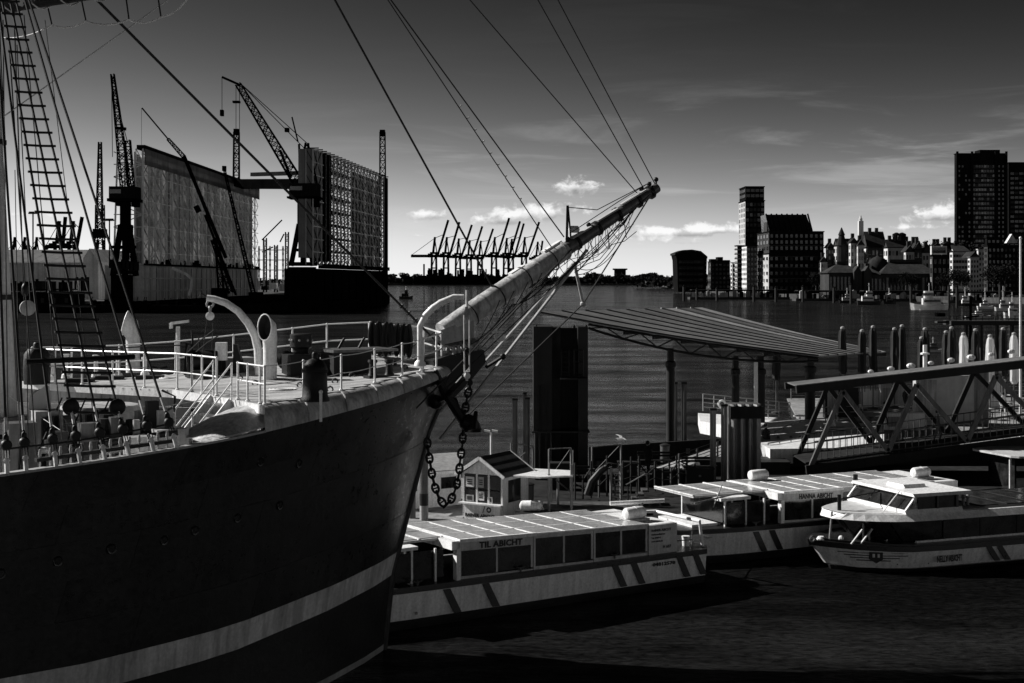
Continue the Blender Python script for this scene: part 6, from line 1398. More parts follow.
# right screen: solid near leaf, open lattice, then cloth
m = MB(); m.hexa([RP(0,17,-4.6),RP(0,17,-.2),RP(.11,17,-.2),RP(.11,17,-4.6),RP(0,ZT,-4.6),RP(0,ZT,-.2),RP(.11,ZT,-.2),RP(.11,ZT,-4.6)]); m.build('end_leaf', 'leaf_grey', fd)
m = MB(); m.hexa([RP(.115,16,-3.6),RP(.115,16,.2),RP(.2,16,.2),RP(.2,16,-3.6),RP(.115,ZT,-3.6),RP(.115,ZT,.2),RP(.2,ZT,.2),RP(.2,ZT,-3.6)]); m.build('end_leaf', 'dock_dark', fd)
screen(RP, 22, 14.8, (.54,1), 1, ['screen_cloth','screen_cloth_dark','screen_cloth_dark'], 'screen_panel', 'crane_grey')
m = MB()
for k in range(5,12):
    for j in range(8): z = lerp(15,ZT,j/8); m.beam(RP(k/22,z,-5), RP(k/22,z,0), .3); m.beam(RP(k/22,z,-5), RP((k+1)/22,z+4.5,0), .22)
    m.beam(RP(k/22,15,-5), RP(k/22,ZT,-5), .35)
o = m.build('open_lattice', 'crane_grey', fd); o['kind'] = 'stuff'
m = MB(); m.beam(RP(.1,14.4,0), RP(1,14.4,0), 2.6, 1.4); m.build('side_walk', 'crane_dark', fd)
m = MB(); m.hexa([RP(.96,0,-.5),RP(.96,0,.6),RP(1,0,.6),RP(1,0,-.5),RP(.96,ZT,-.5),RP(.96,ZT,.6),RP(1,ZT,.6),RP(1,ZT,-.5)]); m.build('far_leaf', 'dock_dark', fd)
m = MB()
for k in range(22): m.beam(RP(k/22,ZT+.2,-2.5), RP(k/22,ZT+.2,1.8), .35)
o = m.build('top_outrigger', 'crane_dark', fd); o['kind'] = 'stuff'
# gantry beam between the screens
m = MB(); m.beam(W(228,180,600), W(246,185,560), 2.2, 3.2); m.beam(W(244,184,560), W(314,184,520), 2.4, 3.8); m.build('gantry_beam', 'crane_dark', fd)
m = MB(); m.beam(W(252,174.5,600), W(300,173,560), 1.5, 1.6); m.build('gantry_rail', 'crane_grey', fd)

# ================================================================== cranes
def CR(nm, label, px, py, Y, cat='crane'): return thing(nm, label, cat, W(px, py, Y))
def seg(t, nm, a, b, wpx, Y, m_='crane_dark', hp=None):
    m = MB(); m.beam(W(a[0],a[1],Y), W(b[0],b[1],Y), wpx/CF*Y, (hp or wpx)/CF*Y); return m.build(nm, m_, t)
def lat(t, nm, a, b, w0, w1, n, Y, th=.6, m_='crane_dark'):
    m = MB(); m.lattice(W(a[0],a[1],Y), W(b[0],b[1],Y), w0/CF*Y, w1/CF*Y, n, th/CF*Y, (0,1,0.01)); return m.build(nm, m_, t)
def wire(t, nm, pts, Y, r=.35, m_='crane_dark'):
    m = MB(); m.path([W(a,b,Y) for a,b in pts], r/CF*Y/2, 4); return m.build(nm, m_, t)
def blk3(t, nm, x0,x1,y0,y1,Y,dep=5,m_='crane_dark'):
    a, b = W(x0,y0,Y), W(x1,y1,Y); m = MB(); m.box(a.x,b.x,Y-dep/2,Y+dep/2,b.z,a.z); return m.build(nm, m_, t)
Y = 432
t = CR('portal_crane', 'tall dark portal crane with steep lattice jib at the left edge of the dock', 122, 310, Y)
lat(t,'jib',(126,188),(112.5,74),9,3,18,Y,1.0); lat(t,'back_frame',(131,186),(127.5,140),6,5,7,Y,1.0); wire(t,'jib_stay',[(127.5,142),(116,100)],Y,.8); wire(t,'hoist_rope',[(111.5,76),(112.5,157)],Y,.7)
seg(t,'counterweight',(116,128),(126,129),3,Y); blk3(t,'cab_house',112,138,187,199,Y,7,'crane_grey'); blk3(t,'cab_platform',111,139,199,202,Y,9); blk3(t,'cab_window_band',113,124,190,194,Y,7.4,'glass_lit'); blk3(t,'side_cab',133,138.5,199,207,Y,4)
seg(t,'tower',(125.5,200),(125.5,240),9,Y); blk3(t,'machinery',117,121,199,206,Y,3)
for a,b in (((121,225),(113,276)),((129,225),(136,276)),((125,230),(125,276))): seg(t,'portal_leg',a,b,5,Y)
seg(t,'portal_beam',(112,247),(136,247),3,Y); seg(t,'portal_beam',(113,272),(138,272),4,Y); blk3(t,'bogie',114,130,275,311,Y,7); lat(t,'lift_shaft',(130,262),(131,225),4,3,5,Y,.9)
for k in range(7): p = W(112+4*k, 266+rnd.uniform(-2,3), Y-3); m = MB(); m.box(p.x-.8,p.x+.8,p.y-.5,p.y+.5,p.z-1.2,p.z+1.4); m.build('railing_block', 'crane_grey', t)
Y = 520
t = CR('tower_crane', 'slender lattice tower crane farthest left with its jib folded upright', 100, 300, Y)
lat(t,'jib',(99.5,228),(100,142),6,2.6,18,Y,.9,'crane_grey'); blk3(t,'cab_house',95,105,229,238,Y,6); lat(t,'tower',(100,262),(100,205),8,7,8,Y,1.0,'crane_grey')
for a,b in (((98,240),(94,290)),((103,240),(106,290))): seg(t,'portal_leg',a,b,2.6,Y)
seg(t,'portal_beam',(95,262),(106,262),2,Y)
Y = 446
t = CR('portal_crane', 'big dark level-luffing crane with its jib leaning left over the gap in the dock', 303, 312, Y)
lat(t,'jib',(299,184),(238,84),10,5,20,Y,1.15); seg(t,'fly_jib',(240,85),(222,77),2.2,Y); wire(t,'hoist_rope',[(222,78),(222,112)],Y,.6); blk3(t,'hook_block',220.5,223.5,110,116,Y,2)
for a in ((309,145),(306,150)): wire(t,'jib_stay',[(240,83),a],Y,.8)
blk3(t,'stay_block',285,289,128,132,Y,2); seg(t,'jib_weight',(280,150),(291,178),2.5,Y)
wire(t,'back_rope',[(236,85),(236,172)],Y,.6); wire(t,'back_rope',[(239.5,86),(239.5,172)],Y,.6); blk3(t,'rope_spreader',233,240,101,103,Y,2)
lat(t,'back_frame',(304,188),(307,143),12,3,7,Y,1.3); seg(t,'frame_leg',(308,144),(318,188),2,Y); seg(t,'aerial',(292,117),(298,142),1.3,Y); seg(t,'aerial',(299,144),(300,170),2,Y)
blk3(t,'cab_house',291,319,184,197,Y,8,'crane_grey'); blk3(t,'cab_platform',289,321,197,199,Y,9); blk3(t,'cab_window_band',292,304,187,191,Y,8.4,'glass_lit'); blk3(t,'side_cab',312,319,199,207,Y,4)
seg(t,'tower',(303,197),(303,232),10,Y)
for a,b in (((299,224),(291,266)),((307,224),(313,266)),((303,228),(303,264))): seg(t,'portal_leg',a,b,4.5,Y)
seg(t,'portal_beam',(293,250),(312,250),3,Y); seg(t,'portal_beam',(289,264),(317,264),4,Y); blk3(t,'pedestal',290,315,267,313,Y,6,'dock_dark')
Y = 690
t = CR('tower_crane', 'lattice crane head showing above the left dock screen below the long jib', 237, 172, Y)
lat(t,'jib',(236,290),(236.5,132),7,5,22,Y,.9,'crane_grey'); blk3(t,'head_block',234,239,129,135,Y,3)
t = CR('tower_crane', 'lattice crane jib standing upright behind the right dock screen', 382, 178, 620)
lat(t,'jib',(383,290),(382.5,132),7,5,22,620,.9,'crane_grey'); blk3(t,'head_block',380,385,130,136,620,3)
Y = 425
t = CR('luffing_crane', 'thin black luffing crane leaning left with two-part jib before the left screen', 230, 300, Y)
seg(t,'upper_jib',(142,108),(168,139),1.3,Y); lat(t,'middle_jib',(168,139),(184,157),2.5,3.5,6,Y,.8); wire(t,'hoist_rope',[(141.5,108),(141.5,148)],Y,.35)
seg(t,'lower_jib',(184,156),(226,258),3.2,Y); seg(t,'jib_strut',(196,206),(199,212),5,Y); lat(t,'mast',(217,238),(221,290),4,5,5,Y,1); lat(t,'brace_leg',(212,240),(231,293),2,4,8,Y,1.1)
seg(t,'stay_leg',(205,215),(236,295),2.2,Y); blk3(t,'engine_house',213,226,288,300,Y,5)
t = CR('crawler_crane', 'thin black crawler crane jib leaning left between the luffing crane and the gap', 256, 300, Y)
lat(t,'jib',(224,168),(254,296),1.6,3.6,24,Y,.9); blk3(t,'jib_head',222.5,226,166,171,Y,1.5); blk3(t,'engine_house',250,262,292,302,Y,5)
Y = 760
for i,(x,yt,yb_,jx,jy,lb_) in enumerate(((265,238,292,282,220,'small pale crane with raised jib far behind in the gap of the dock'),(287,232,292,280,242,'thin crane mast at the right side of the gap in the dock'),(276,245,292,262,252,'low thin crane in the middle of the gap in the dock'))):
    t = CR('distant_crane', lb_, x, yb_, Y); lat(t,'tower',(x,yb_),(x,yt),3,3,10,Y,.8,'crane_grey'); seg(t,'jib',(x-3,yt+2),(jx,jy),1.2,Y,'crane_grey')
# scaffolding seen through the gap
t = thing('gap_scaffold', 'pale scaffold frames and sheds seen through the gap of the dock', 'scaffold', W(275,292,700))
for x in (259,264,270,277,283,288): lat(t,'scaffold_post',(x,290),(x,246),1.2,1.2,8,700,.5,'truss_mid')
for y in (250,260,270): seg(t,'scaffold_ledger',(258,y),(289,y),.8,700,'truss_mid')
blk3(t,'site_cabin',270,277,283,289,690,5,'truss_pale'); blk3(t,'site_cabin',262,268,286,290,690,5,'crane_grey'); blk3(t,'site_cabin',280,288,284,291,690,5,'dock_pale')
# low black work barges under the dock
for i,(x0,x1,y0,y1,Y,lb_) in enumerate(((88,150,301,311.5,437,'low black work barge under the left portal crane'),(152,222,302,311,436,'low black work barge beneath the pale dock wall'),(224,290,300,311,434,'low black work barge crowded with gear near the big crane'))):
    t = CR('work_barge', lb_, (x0+x1)/2, y1, Y, 'barge'); blk3(t,'barge_hull',x0,x1,y0+3,y1,Y,8,'dock_dark')
    for k in range(26): x = lerp(x0+1,x1-2,rnd.random()); w_ = rnd.uniform(.8,3.5); h_ = rnd.uniform(.6,4.5); blk3(t,'deck_load',x,x+w_,y0+3-h_,y0+3,Y+rnd.uniform(-3,3),1.5,rnd.choice(['crane_dark','dock_dark','crane_grey','crane_dark']))
    for k in range(5): x = lerp(x0+2,x1-2,rnd.random()); seg(t,'davit_post',(x,y0+3),(x+rnd.uniform(-4,4),y0-4),.6,Y,'crane_grey')
# jointed concrete boom in front of the pale wall
t = CR('boom_pump', 'pale jointed pump boom bent in front of the dock wall', 190, 290, 436, 'pump')
m = MB(); m.path([W(a,b,436) for a,b in ((172,268),(186,274),(192,279),(191,288),(189,296))], .45, 6); m.build('boom', 'truss_pale', t, True)
# shipyard sheds, lamp masts, containers on the left
Y = 500
t = CR('shipyard_shed', 'pale gabled shipyard shed with a bright end wall behind the shrouds', 60, 290, Y, 'shed')
a = lambda px, y, Yd=0: W(px, y, Y+Yd)
m = MB(); m.box(W(-70,0,Y).x, W(83,0,Y).x, Y, Y+60, 3, zz(262,Y)); m.build('shed_wall', 'dock_pale', t)
for k in range(14): x0_ = lerp(-70, 83, k/14); m = MB(); p, q = W(x0_,0,Y), W(x0_+10.6,0,Y); m.sheet([[V((p.x,Y-1,zz(264,Y))), V((p.x,Y+26,zz(249,Y)))],[V((q.x,Y-1,zz(264,Y))), V((q.x,Y+26,zz(249,Y)))]], .3); m.build('roof_sheet', 'roof_metal', t)
m = MB(); p = W(83.2,0,Y).x; q = W(98.5,0,Y).x; m.prism([V((p,Y,3)), V((q,Y,3)), V((q,Y,zz(262,Y))), V(((p*1.2+q*.8)/2,Y,zz(248.5,Y))), V((p,Y,zz(258,Y)))], V((0,50,0))); m.build('end_wall', 'stone_pale', t)
for px in (20,46,70): m = MB(); p = W(px,0,Y-.2); m.box(p.x,p.x+3.5,Y-.3,Y-.1,3,9.5); m.build('shed_door', 'crane_grey', t)
for i,(x0,x1,y0,mm) in enumerate(((74,80,279,'truss_pale'),(82,88,277,'crane_dark'),(60,68,282,'crane_dark'),(12,30,283,'crane_dark'),(34,44,281,'crane_grey'))):
    t = CR('container', ['white cabin on the quay below the shed gable','black cabin at the right end of the quay by the shed','dark cabin left of the white one on the shipyard quay','long dark container farthest left on the shipyard quay','grey container on the shipyard quay under the shrouds'][i], (x0+x1)/2, 289, 462, 'container'); blk3(t,'body',x0,x1,y0,291,462,3,mm); blk3(t,'door',x0+.5,x0+2.5,y0+1.5,290,460.3,.2,'crane_grey'); blk3(t,'roof_unit',x0+2,x0+4,y0-2,y0,462,1,'crane_dark')
t = CR('moored_hulk', 'low black moored hulk at the shipyard quay on the far left', 40, 312, 436, 'barge'); blk3(t,'hulk_hull',0,80,292,312,436,10,'dock_dark'); blk3(t,'deck_rail',2,78,289,290,431,.3,'crane_dark')
for k in range(14): x = 3+5.4*k; seg(t,'rail_post',(x,292),(x,288.5),.5,431)
for k in range(6): blk3(t,'tyre',5+12*k,8+12*k,298,303,430.6,.6,'fender_rubber')
for px, yt, lb_ in ((33,212,'tall lamp mast between the shrouds over the shipyard quay'),(109.5,219,'tall lamp mast left of the dark portal crane')):
    t = CR('lamp_mast', lb_, px, 292, 470, 'lamp'); seg(t,'mast',(px,292),(px,yt),1.1,470,'crane_grey'); seg(t,'lamp_bar',(px-4,yt),(px+4,yt),1,470,'crane_grey')
    for d_ in (-3.5,-1.2,1.2,3.5): blk3(t,'lamp_head',px+d_-.8,px+d_+.8,yt+.5,yt+2,470,1,'crane_grey')
# far container bridges
def sts(x, s_, Y, tipdx, tiph, label, back=0):
    t = CR('container_crane', label, x, 283, Y); g_ = lambda dx, y: (x+dx*s_, 283-(283-y)*s_)
    for dx in (-2.6, 2.6): seg(t,'portal_leg',g_(dx,283),g_(dx*.8,252),2.1*s_,Y); 
    seg(t,'cross_beam',g_(-3,268),g_(3,268),1.2*s_,Y); seg(t,'girder',g_(-9-back,256),g_(4,256),2.8*s_,Y); seg(t,'girder_top',g_(-4,253),g_(4,253),2.0*s_,Y)
    seg(t,'mast',g_(-1,254),g_(1.0,237),2.2*s_,Y); seg(t,'mast_brace',g_(3,254),g_(1.0,240),1.0*s_,Y)
    seg(t,'boom',g_(3.5,256),g_(3.5+tipdx,256-tiph),2.2*s_,Y); wire(t,'stay',[g_(1,238),g_(3.5+tipdx*.6,256-tiph*.6)],Y,.6*s_); wire(t,'stay',[g_(1,238),g_(-9-back,255.5)],Y,.5*s_)
    blk3(t,'machine_house',x-6*s_,x-2*s_,283-29.5*s_,283-25.5*s_,Y,15); seg(t,'diagonal',g_(-2.4,268),g_(2.2,254),.8*s_,Y); blk3(t,'bogie_beam',x-4*s_,x+4*s_,283-2*s_,283,Y,10)
names = ['farthest left','second from the left','third from the left','fourth from the left','fifth from the left','sixth from the left','seventh from the left','eighth from the left','ninth from the left','rightmost']
for i,(x,td,th_,s_) in enumerate(((434,12,36,1.0),(446,11,34,1.0),(458,12,33,.97),(469,12,34,.93),(480,12,32,.92),(494,13,38,1.0),(506,12,36,.98),(511,11,35,.96),(524,13,34,1.0),(537,3,20,.9))):
    sts(x, s_, 2680-i*25, td*.9, th_, 'dark container crane with raised boom, %s in the far row' % names[i], 14 if i == 0 else 0)
for i,(x,td) in enumerate(((58,2),(72,4))): sts(x, 1.35, 2600, td, 22, ['pale distant container crane left of a pair behind the shed roof','distant container crane right one of a pair behind the shed roof'][i])
for i,(x,td) in enumerate(((14,10),(24,9),(36,10))): sts(x, 1.0, 2650, td, 10, ['low distant container crane at the far left beside the mast','low distant container crane between two shrouds at far left','low distant container crane just left of the lamp mast'][i])
for i,(x,y) in enumerate(((423,268),(749,0))): pass
t = CR('far_chimney', 'thin chimney on the far shore left of the container cranes', 424, 284, 2700, 'chimney'); seg(t,'stack',(424,284),(424,264),1.6,2700); blk3(t,'plant_hall',414,430,276,284,2700,20,'crane_dark')
t = CR('far_hall', 'flat roofed far hall rising above the tree line right of the bowsprit', 620, 278, 2900, 'building'); blk3(t,'wall',614.5,625.5,270,280,2900,20,'crane_grey'); blk3(t,'flat_roof',613,627,268.5,270,2900,24,'crane_grey')
for i,(x0,x1) in enumerate(((404,412),(440,470),(500,530))): t = CR('far_warehouse', ['low dark warehouse on the far shore beside the dock','low dark warehouse below the left container cranes','low dark warehouse below the right container cranes'][i], (x0+x1)/2, 283, 2640, 'building'); blk3(t,'wall',x0,x1,277,284,2640,20,'crane_dark'); blk3(t,'flat_roof',x0-.5,x1+.5,276.3,277,2640,22,'crane_grey')
m = MB(); kr = random.Random(6)
for k in range(150): x = kr.uniform(424,545); y = kr.uniform(268 if k % 3 == 0 else 274, 281); a, b = W(x,y,2655), W(x+kr.uniform(.6,4.5),284,2655); m.box(a.x,b.x,2655+kr.uniform(-20,20),2680,b.z,a.z)
o = m.build('container_stacks', 'crane_dark'); o['kind'] = 'stuff'
# a tug and other far craft
def craft(x, yw, L, label, hull='boat_dark', house='white_paint', h=5, mast=4, flip=1, cat='boat', nm='small_boat'):
    Y = CH*CF/(yw-280); u = Y/CF; t = CR(nm, label, x, yw, Y, cat); X = W(x,yw,Y).x; Lm = L*u; hh = h*u; 
    m = MB(); P = []
    for f, w_, z in ((-.5,.6,1),(-.2,1,.85),(.2,1,.85),(.42,.7,1.05),(.5,.05,1.2)):
        P.append([V((X+flip*f*Lm, Y-w_*Lm*.13, z*hh*.32)), V((X+flip*f*Lm*.94, Y-w_*Lm*.09, -.3)), V((X+flip*f*Lm*.94, Y+w_*Lm*.09, -.3)), V((X+flip*f*Lm, Y+w_*Lm*.13, z*hh*.32))])
    m.grid(P if flip > 0 else [r_[::-1] for r_ in P]); m.grid([[r_[0], r_[3]][::-flip] for r_ in P]); m.grid([P[0][:2], P[0][3:1:-1]]); m.build('hull', hull, t)
    a, b = (-.3,.18); xa, xb = sorted((X+flip*a*Lm, X+flip*b*Lm)); m = MB(); m.box(xa,xb,Y-Lm*.08,Y+Lm*.08,hh*.28,hh*.62); hs = m.build('deckhouse', house, t)
    m = MB(); m.box(xa+.03*Lm,xb-.03*Lm,Y-Lm*.083,Y+Lm*.083,hh*.42,hh*.54); m.build('window_band', 'glass', hs)
    xa, xb = sorted((X+flip*-.1*Lm, X+flip*.13*Lm)); m = MB(); m.box(xa,xb,Y-Lm*.06,Y+Lm*.06,hh*.63,hh*1.0); m.build('wheelhouse', house, t); m = MB(); m.box(xa-.01*Lm,xb+.01*Lm,Y-Lm*.065,Y+Lm*.065,hh*.76,hh*.9); m.build('window_band', 'glass', t)
    if mast: m = MB(); m.tube((X,Y,hh), (X,Y,hh+mast*u), .25*u, n=5); m.beam((X-1.2*u,Y,hh+mast*u*.7), (X+1.2*u,Y,hh+mast*u*.7), .3*u); m.build('mast', 'truss_pale', t)
    return t
craft(406,299,14,'tug with a pale wheelhouse on the river between dock and ship bow','boat_dark','crane_grey',9,4,1,'tug','tug_boat')
craft(646,287,11,'small pale barge boat near the far bank right of the bowsprit tip','boat_dark','boat_grey',4,2)
craft(672,288.5,22,'long dark barge lying before the curved dark building','boat_dark','crane_dark',4,3,-1,'barge')
craft(929,310,38,'bright white motor yacht moored at the city pontoons','canvas','canvas',19,8,-1,'yacht','motor_yacht')
craft(869,305,24,'dark harbour ferry with white superstructure left of the white yacht','boat_dark','white_paint',14,8,1,'ferry','harbour_ferry')
craft(847,303,16,'small dark harbour boat in front of the market hall','boat_dark','boat_grey',9,6)
craft(889,304,14,'small dark boat between harbour ferry and white yacht','boat_dark','crane_grey',9,7,-1)
craft(965,306,18,'working boat with pale deckhouse right of the white yacht','boat_dark','white_paint',10,9,-1)
craft(985,309,16,'white boat with mast second to the right of the white yacht','white_paint','white_paint',9,12,1)
craft(1003,311,18,'white boat with mast close to the flagpole','white_paint','boat_grey',11,14,-1)
craft(978,318,26,'low boat with white rails in front of the moored white boats','boat_grey','white_paint',7,5,1)
craft(1012,318,18,'white boat touching the flagpole at the right edge','white_paint','white_paint',16,10,-1)
craft(1040,306,26,'white boat just past the right edge of the photograph','white_paint','white_paint',10,9,1)

# ================================================================== city buildings on the right
def unit(name, w, d, h, m_):
    m = MB(); m.box(-w/2,w/2,-d/2,d/2,-h/2,h/2); return m.mesh(name, m_)
def windows(t, p00, ax, up, n, W_, H_, cols, rows, mats, fw=.6, fh=.6, skip=0.0, seed=1, frame=None):
    "cols x rows windows on the face p00 + ax*W_ + up*H_, outward normal n; panes sit in pale sills"
    r_ = random.Random(seed); cw, chh = W_/cols, H_/rows; mesh = {}
    for m_ in set(mats): mesh[m_] = unit('window', cw*fw, .24, chh*fh, m_)
    sm = unit('sill', cw*fw*1.1, .3, max(.18, chh*.06), frame) if frame else None
    rot = Matrix((ax, n*-1, up)).transposed().to_4x4(); inv = ROOT[t.name].inverted()
    for i in range(cols):
        for j in range(rows):
            if r_.random() < skip: continue
            c = p00+ax*(i+.5)*cw+up*(j+.5)*chh+n*.02; mt_ = inv @ (Matrix.Translation(c) @ rot)
            w_ = inst_mesh(mesh[r_.choice(mats)], 'window', t, mt_)
            if sm: inst_mesh(sm, 'sill', w_, Matrix.Translation((0, -.05, -chh*fh/2-.1)))
def inst_mesh(me, name, parent, mt_):
    o = bpy.data.objects.new(name, me); o.parent = parent; o.matrix_local = mt_; col.objects.link(o); ROOT_set(o, ROOT[parent.name]); return o
UP = V((0,0,1)); NF = V((0,-1,0)); NL = V((-1,0,0))
def block(t, px0, pxs, px1, ytop, Y, m_='brick_dark', side=None, cols=6, rows=6, wm=('glass_far',), sm_=('glass_far','glass_lit'), zb=2.6, scols=None, fw=.55, fh=.55, seed=1, band=None, sframe=None, z1=None, skip=0.0, yb=None, nowin=False):
    X0 = (pxs-512)/CF*Y; X1 = (px1-512)/CF*Y; d = Y*((pxs-512)/(px0-512)-1) if px0 < pxs-.1 else 12; zt_ = zz(ytop, Y) if z1 is None else z1
    if yb is not None: zb = zz(yb, Y)
    m = MB(); m.box(X0,X1,Y,Y+d,zb,zt_); m.build('wall', m_, t)
    if side: m = MB(); m.box(X0-.15,X0-.01,Y+.2,Y+d-.2,zb,zt_-.3); m.build('sunlit_flank', side, t)  # left flank mostly in a paler material, sunlight put into its colour
    m = MB(); m.box(X0-.4,X1+.4,Y-.4,Y+d+.4,zt_,zt_+.5); m.build('parapet', 'brick_dark' if m_ != 'plaster' else 'stone_pale', t)
    if not nowin:
        windows(t, V((X0,Y,zb+1)), V((1,0,0)), UP, NF, X1-X0, zt_-zb-1.5, cols, rows, wm, fw, fh, skip, seed, 'stone_pale' if band else None)
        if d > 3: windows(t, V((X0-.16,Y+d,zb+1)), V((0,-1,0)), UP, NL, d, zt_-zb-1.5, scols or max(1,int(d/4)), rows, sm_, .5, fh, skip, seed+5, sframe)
    return X0, X1, d, zt_
def pitched(t, X0, X1, Y, d, z0, z1, m_='slate', along='x', over=.5, courses=3):
    for sgn in (0, 1):
        for k in range(courses):
            f0, f1 = k/courses, (k+1)/courses+.03
            if along == 'x':
                ya, yb_ = (Y-over, Y+d/2) if sgn == 0 else (Y+d+over, Y+d/2)
                r0, r1 = [[V((x, lerp(ya,yb_,f), lerp(z0,z1,f))) for f in (f0,min(1,f1))] for x in (X0-over, X1+over)]
            else:
                xa, xb = (X0-over, (X0+X1)/2) if sgn == 0 else (X1+over, (X0+X1)/2)
                r0, r1 = [[V((lerp(xa,xb,f), y, lerp(z0,z1,f))) for f in (f0,min(1,f1))] for y in (Y-over, Y+d+over)]
            m = MB(); m.sheet([r0, r1], .25+.02*(courses-k)); m.build('roof_course', m_, t)
    m = MB()
    if along == 'x':
        for x in (X0, X1-.3): m.prism([V((x,Y,z0)), V((x,Y+d,z0)), V((x,Y+d/2,z1))], V((.3,0,0)))
    else:
        for y in (Y, Y+d-.3): m.prism([V((X0,y,z0)), V((X1,y,z0)), V(((X0+X1)/2,y,z1))], V((0,.3,0)))
    o = m.build('gable_wall', 'brick_mid', t); o['kind'] = 'stuff'
def B_(nm, label, px, Y): return thing(nm, label, 'building', ((px-512)/CF*Y, Y, 2.6))
# slim tower
t = B_('office_tower', 'slim dark tower with a lit left flank behind the big stepped block', 752, 860)
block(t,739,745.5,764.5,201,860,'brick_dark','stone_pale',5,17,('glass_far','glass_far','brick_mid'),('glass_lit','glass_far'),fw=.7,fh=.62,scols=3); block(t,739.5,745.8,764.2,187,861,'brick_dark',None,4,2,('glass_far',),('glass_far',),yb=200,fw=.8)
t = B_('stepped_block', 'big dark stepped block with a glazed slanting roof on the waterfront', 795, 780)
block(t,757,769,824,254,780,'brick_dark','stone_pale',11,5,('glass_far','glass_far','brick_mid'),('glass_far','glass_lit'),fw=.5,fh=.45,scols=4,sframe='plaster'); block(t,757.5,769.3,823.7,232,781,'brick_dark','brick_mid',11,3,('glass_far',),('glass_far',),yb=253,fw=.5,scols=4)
X0, X1 = W(770,0,784).x, W(812,0,784).x; za, zb_ = zz(231,784), zz(214,784)
m = MB(); m.hexa([V((X0,784,za)),V((X1,784,za)),V((X1,810,za)),V((X0,810,za)),V((X0-1,790,zb_)),V((X1-2,790,zb_)),V((X1-2,808,zb_)),V((X0-1,808,zb_))]); m.build('glazed_roof', 'glass_far', t)
for k in range(9): x = lerp(X0,X1,k/8); m = MB(); m.beam((x,783.7,za), (x-1.2,789.7,zb_+.3), .7); m.build('roof_rib', 'crane_dark', t)
m = MB(); m.box(W(767,0,790).x,W(773,0,790).x,790,800,za,zz(222,790)); m.build('plant_room', 'brick_mid', t)
for j in range(4): m = MB(); z = zz(246+11*j,779); m.box(W(769,0,780).x,W(824,0,780).x,779.2,779.9,z,z+.5); m.build('string_course', 'brick_mid', t)
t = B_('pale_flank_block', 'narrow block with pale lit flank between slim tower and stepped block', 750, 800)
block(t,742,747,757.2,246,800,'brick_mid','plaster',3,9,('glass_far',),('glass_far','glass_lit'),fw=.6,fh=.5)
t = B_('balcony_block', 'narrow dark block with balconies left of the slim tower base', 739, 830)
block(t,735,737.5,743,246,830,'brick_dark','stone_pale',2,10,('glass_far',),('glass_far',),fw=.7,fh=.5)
for j in range(9): z = zz(250+4.6*j,829); m = MB(); m.box(W(734,0,829).x,W(743,0,829).x,827.5,829.8,z,z+.5); m.build('balcony', 'stone_pale', t)
t = B_('curved_roof_block', 'dark block with flared curved roof standing alone left of the towers', 690, 1050); Y = 1050
P = [W(a,b,Y) for a,b in ((678,292),(706,292),(707,258),(701,252.5),(692,250.5),(683,251),(675.5,254),(677,260))]; m = MB(); m.prism(P, V((0,30,0))); m.build('wall', 'brick_dark', t)
for j in range(5):
    for k in range(7): m_w = unit('window',2.4,.24,2.2,'glass_far') if j+k == 0 else m_w; inst_mesh(m_w,'window',t,ROOT[t.name].inverted() @ Matrix.Translation(W(680.5+3.7*k,262+6*j,Y)))
m = MB(); m.prism([W(a,b,Y-1) for a,b in ((675,255),(683,251.5),(692,251),(701,253),(707.5,258.5),(707.5,256.5),(701,251),(692,249.5),(683,250),(675,253))], V((0,32,0))); m.build('curved_roof', 'slate', t)
t = B_('notched_block', 'dark notched block right of the curved roof block', 719, 1020); block(t,708,711,730,262,1020,'brick_dark','brick_mid',5,6,('glass_far','brick_mid'),('glass_lit','glass_far'))
for (a,b,y) in ((711,716,259),(718,723,257),(724,730,260)): p,q = W(a,y,1022),W(b,262,1022); m = MB(); m.box(p.x,q.x,1022,1034,q.z,p.z); m.build('roof_house', 'brick_dark', t)
t = B_('pale_low_block', 'small pale block beside the slim tower base', 734, 1000); block(t,731,732.5,738,263,1000,'stone_pale','plaster',2,6,('glass_far',),('glass_far',))
# houses right of the stepped block
def house(nm, label, px0, pxs, px1, yeave, yridge, Y, m_, side, cols, rows, along='x', roof='slate', seed=3, yb=None, chim=1, wm=('glass_far','glass_lit'), frame=None):
    t = B_(nm, label, (pxs+px1)/2, Y); X0, X1, d, z1 = block(t,px0,pxs,px1,yeave,Y,m_,side,cols,rows,wm,('glass_far','glass_lit'),seed=seed,band=frame,yb=yb)
    pitched(t,X0,X1,Y,max(d,8),z1,zz(yridge,Y+d/2),roof,along)
    for k in range(chim): x = lerp(X0,X1,(k+.7)/(chim+.6)); m = MB(); m.box(x-.8,x+.8,Y+d*.4,Y+d*.4+1.6,z1,zz(yridge,Y)+2.5); m.build('chimney', 'brick_mid', t)
    return t, X0, X1, d, z1
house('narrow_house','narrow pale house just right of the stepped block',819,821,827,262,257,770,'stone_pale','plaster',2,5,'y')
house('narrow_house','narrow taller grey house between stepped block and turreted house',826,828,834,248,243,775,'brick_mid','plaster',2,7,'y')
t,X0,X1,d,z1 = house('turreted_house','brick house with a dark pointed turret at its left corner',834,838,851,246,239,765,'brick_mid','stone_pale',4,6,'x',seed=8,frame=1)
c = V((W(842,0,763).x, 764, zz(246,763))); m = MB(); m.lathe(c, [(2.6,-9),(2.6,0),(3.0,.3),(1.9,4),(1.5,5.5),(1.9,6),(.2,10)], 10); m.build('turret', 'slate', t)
t,X0,X1,d,z1 = house('gabled_house','pale double gabled house next to the turreted house',849,851,857,243,238,755,'stone_pale','plaster',2,7,'y',seed=9)
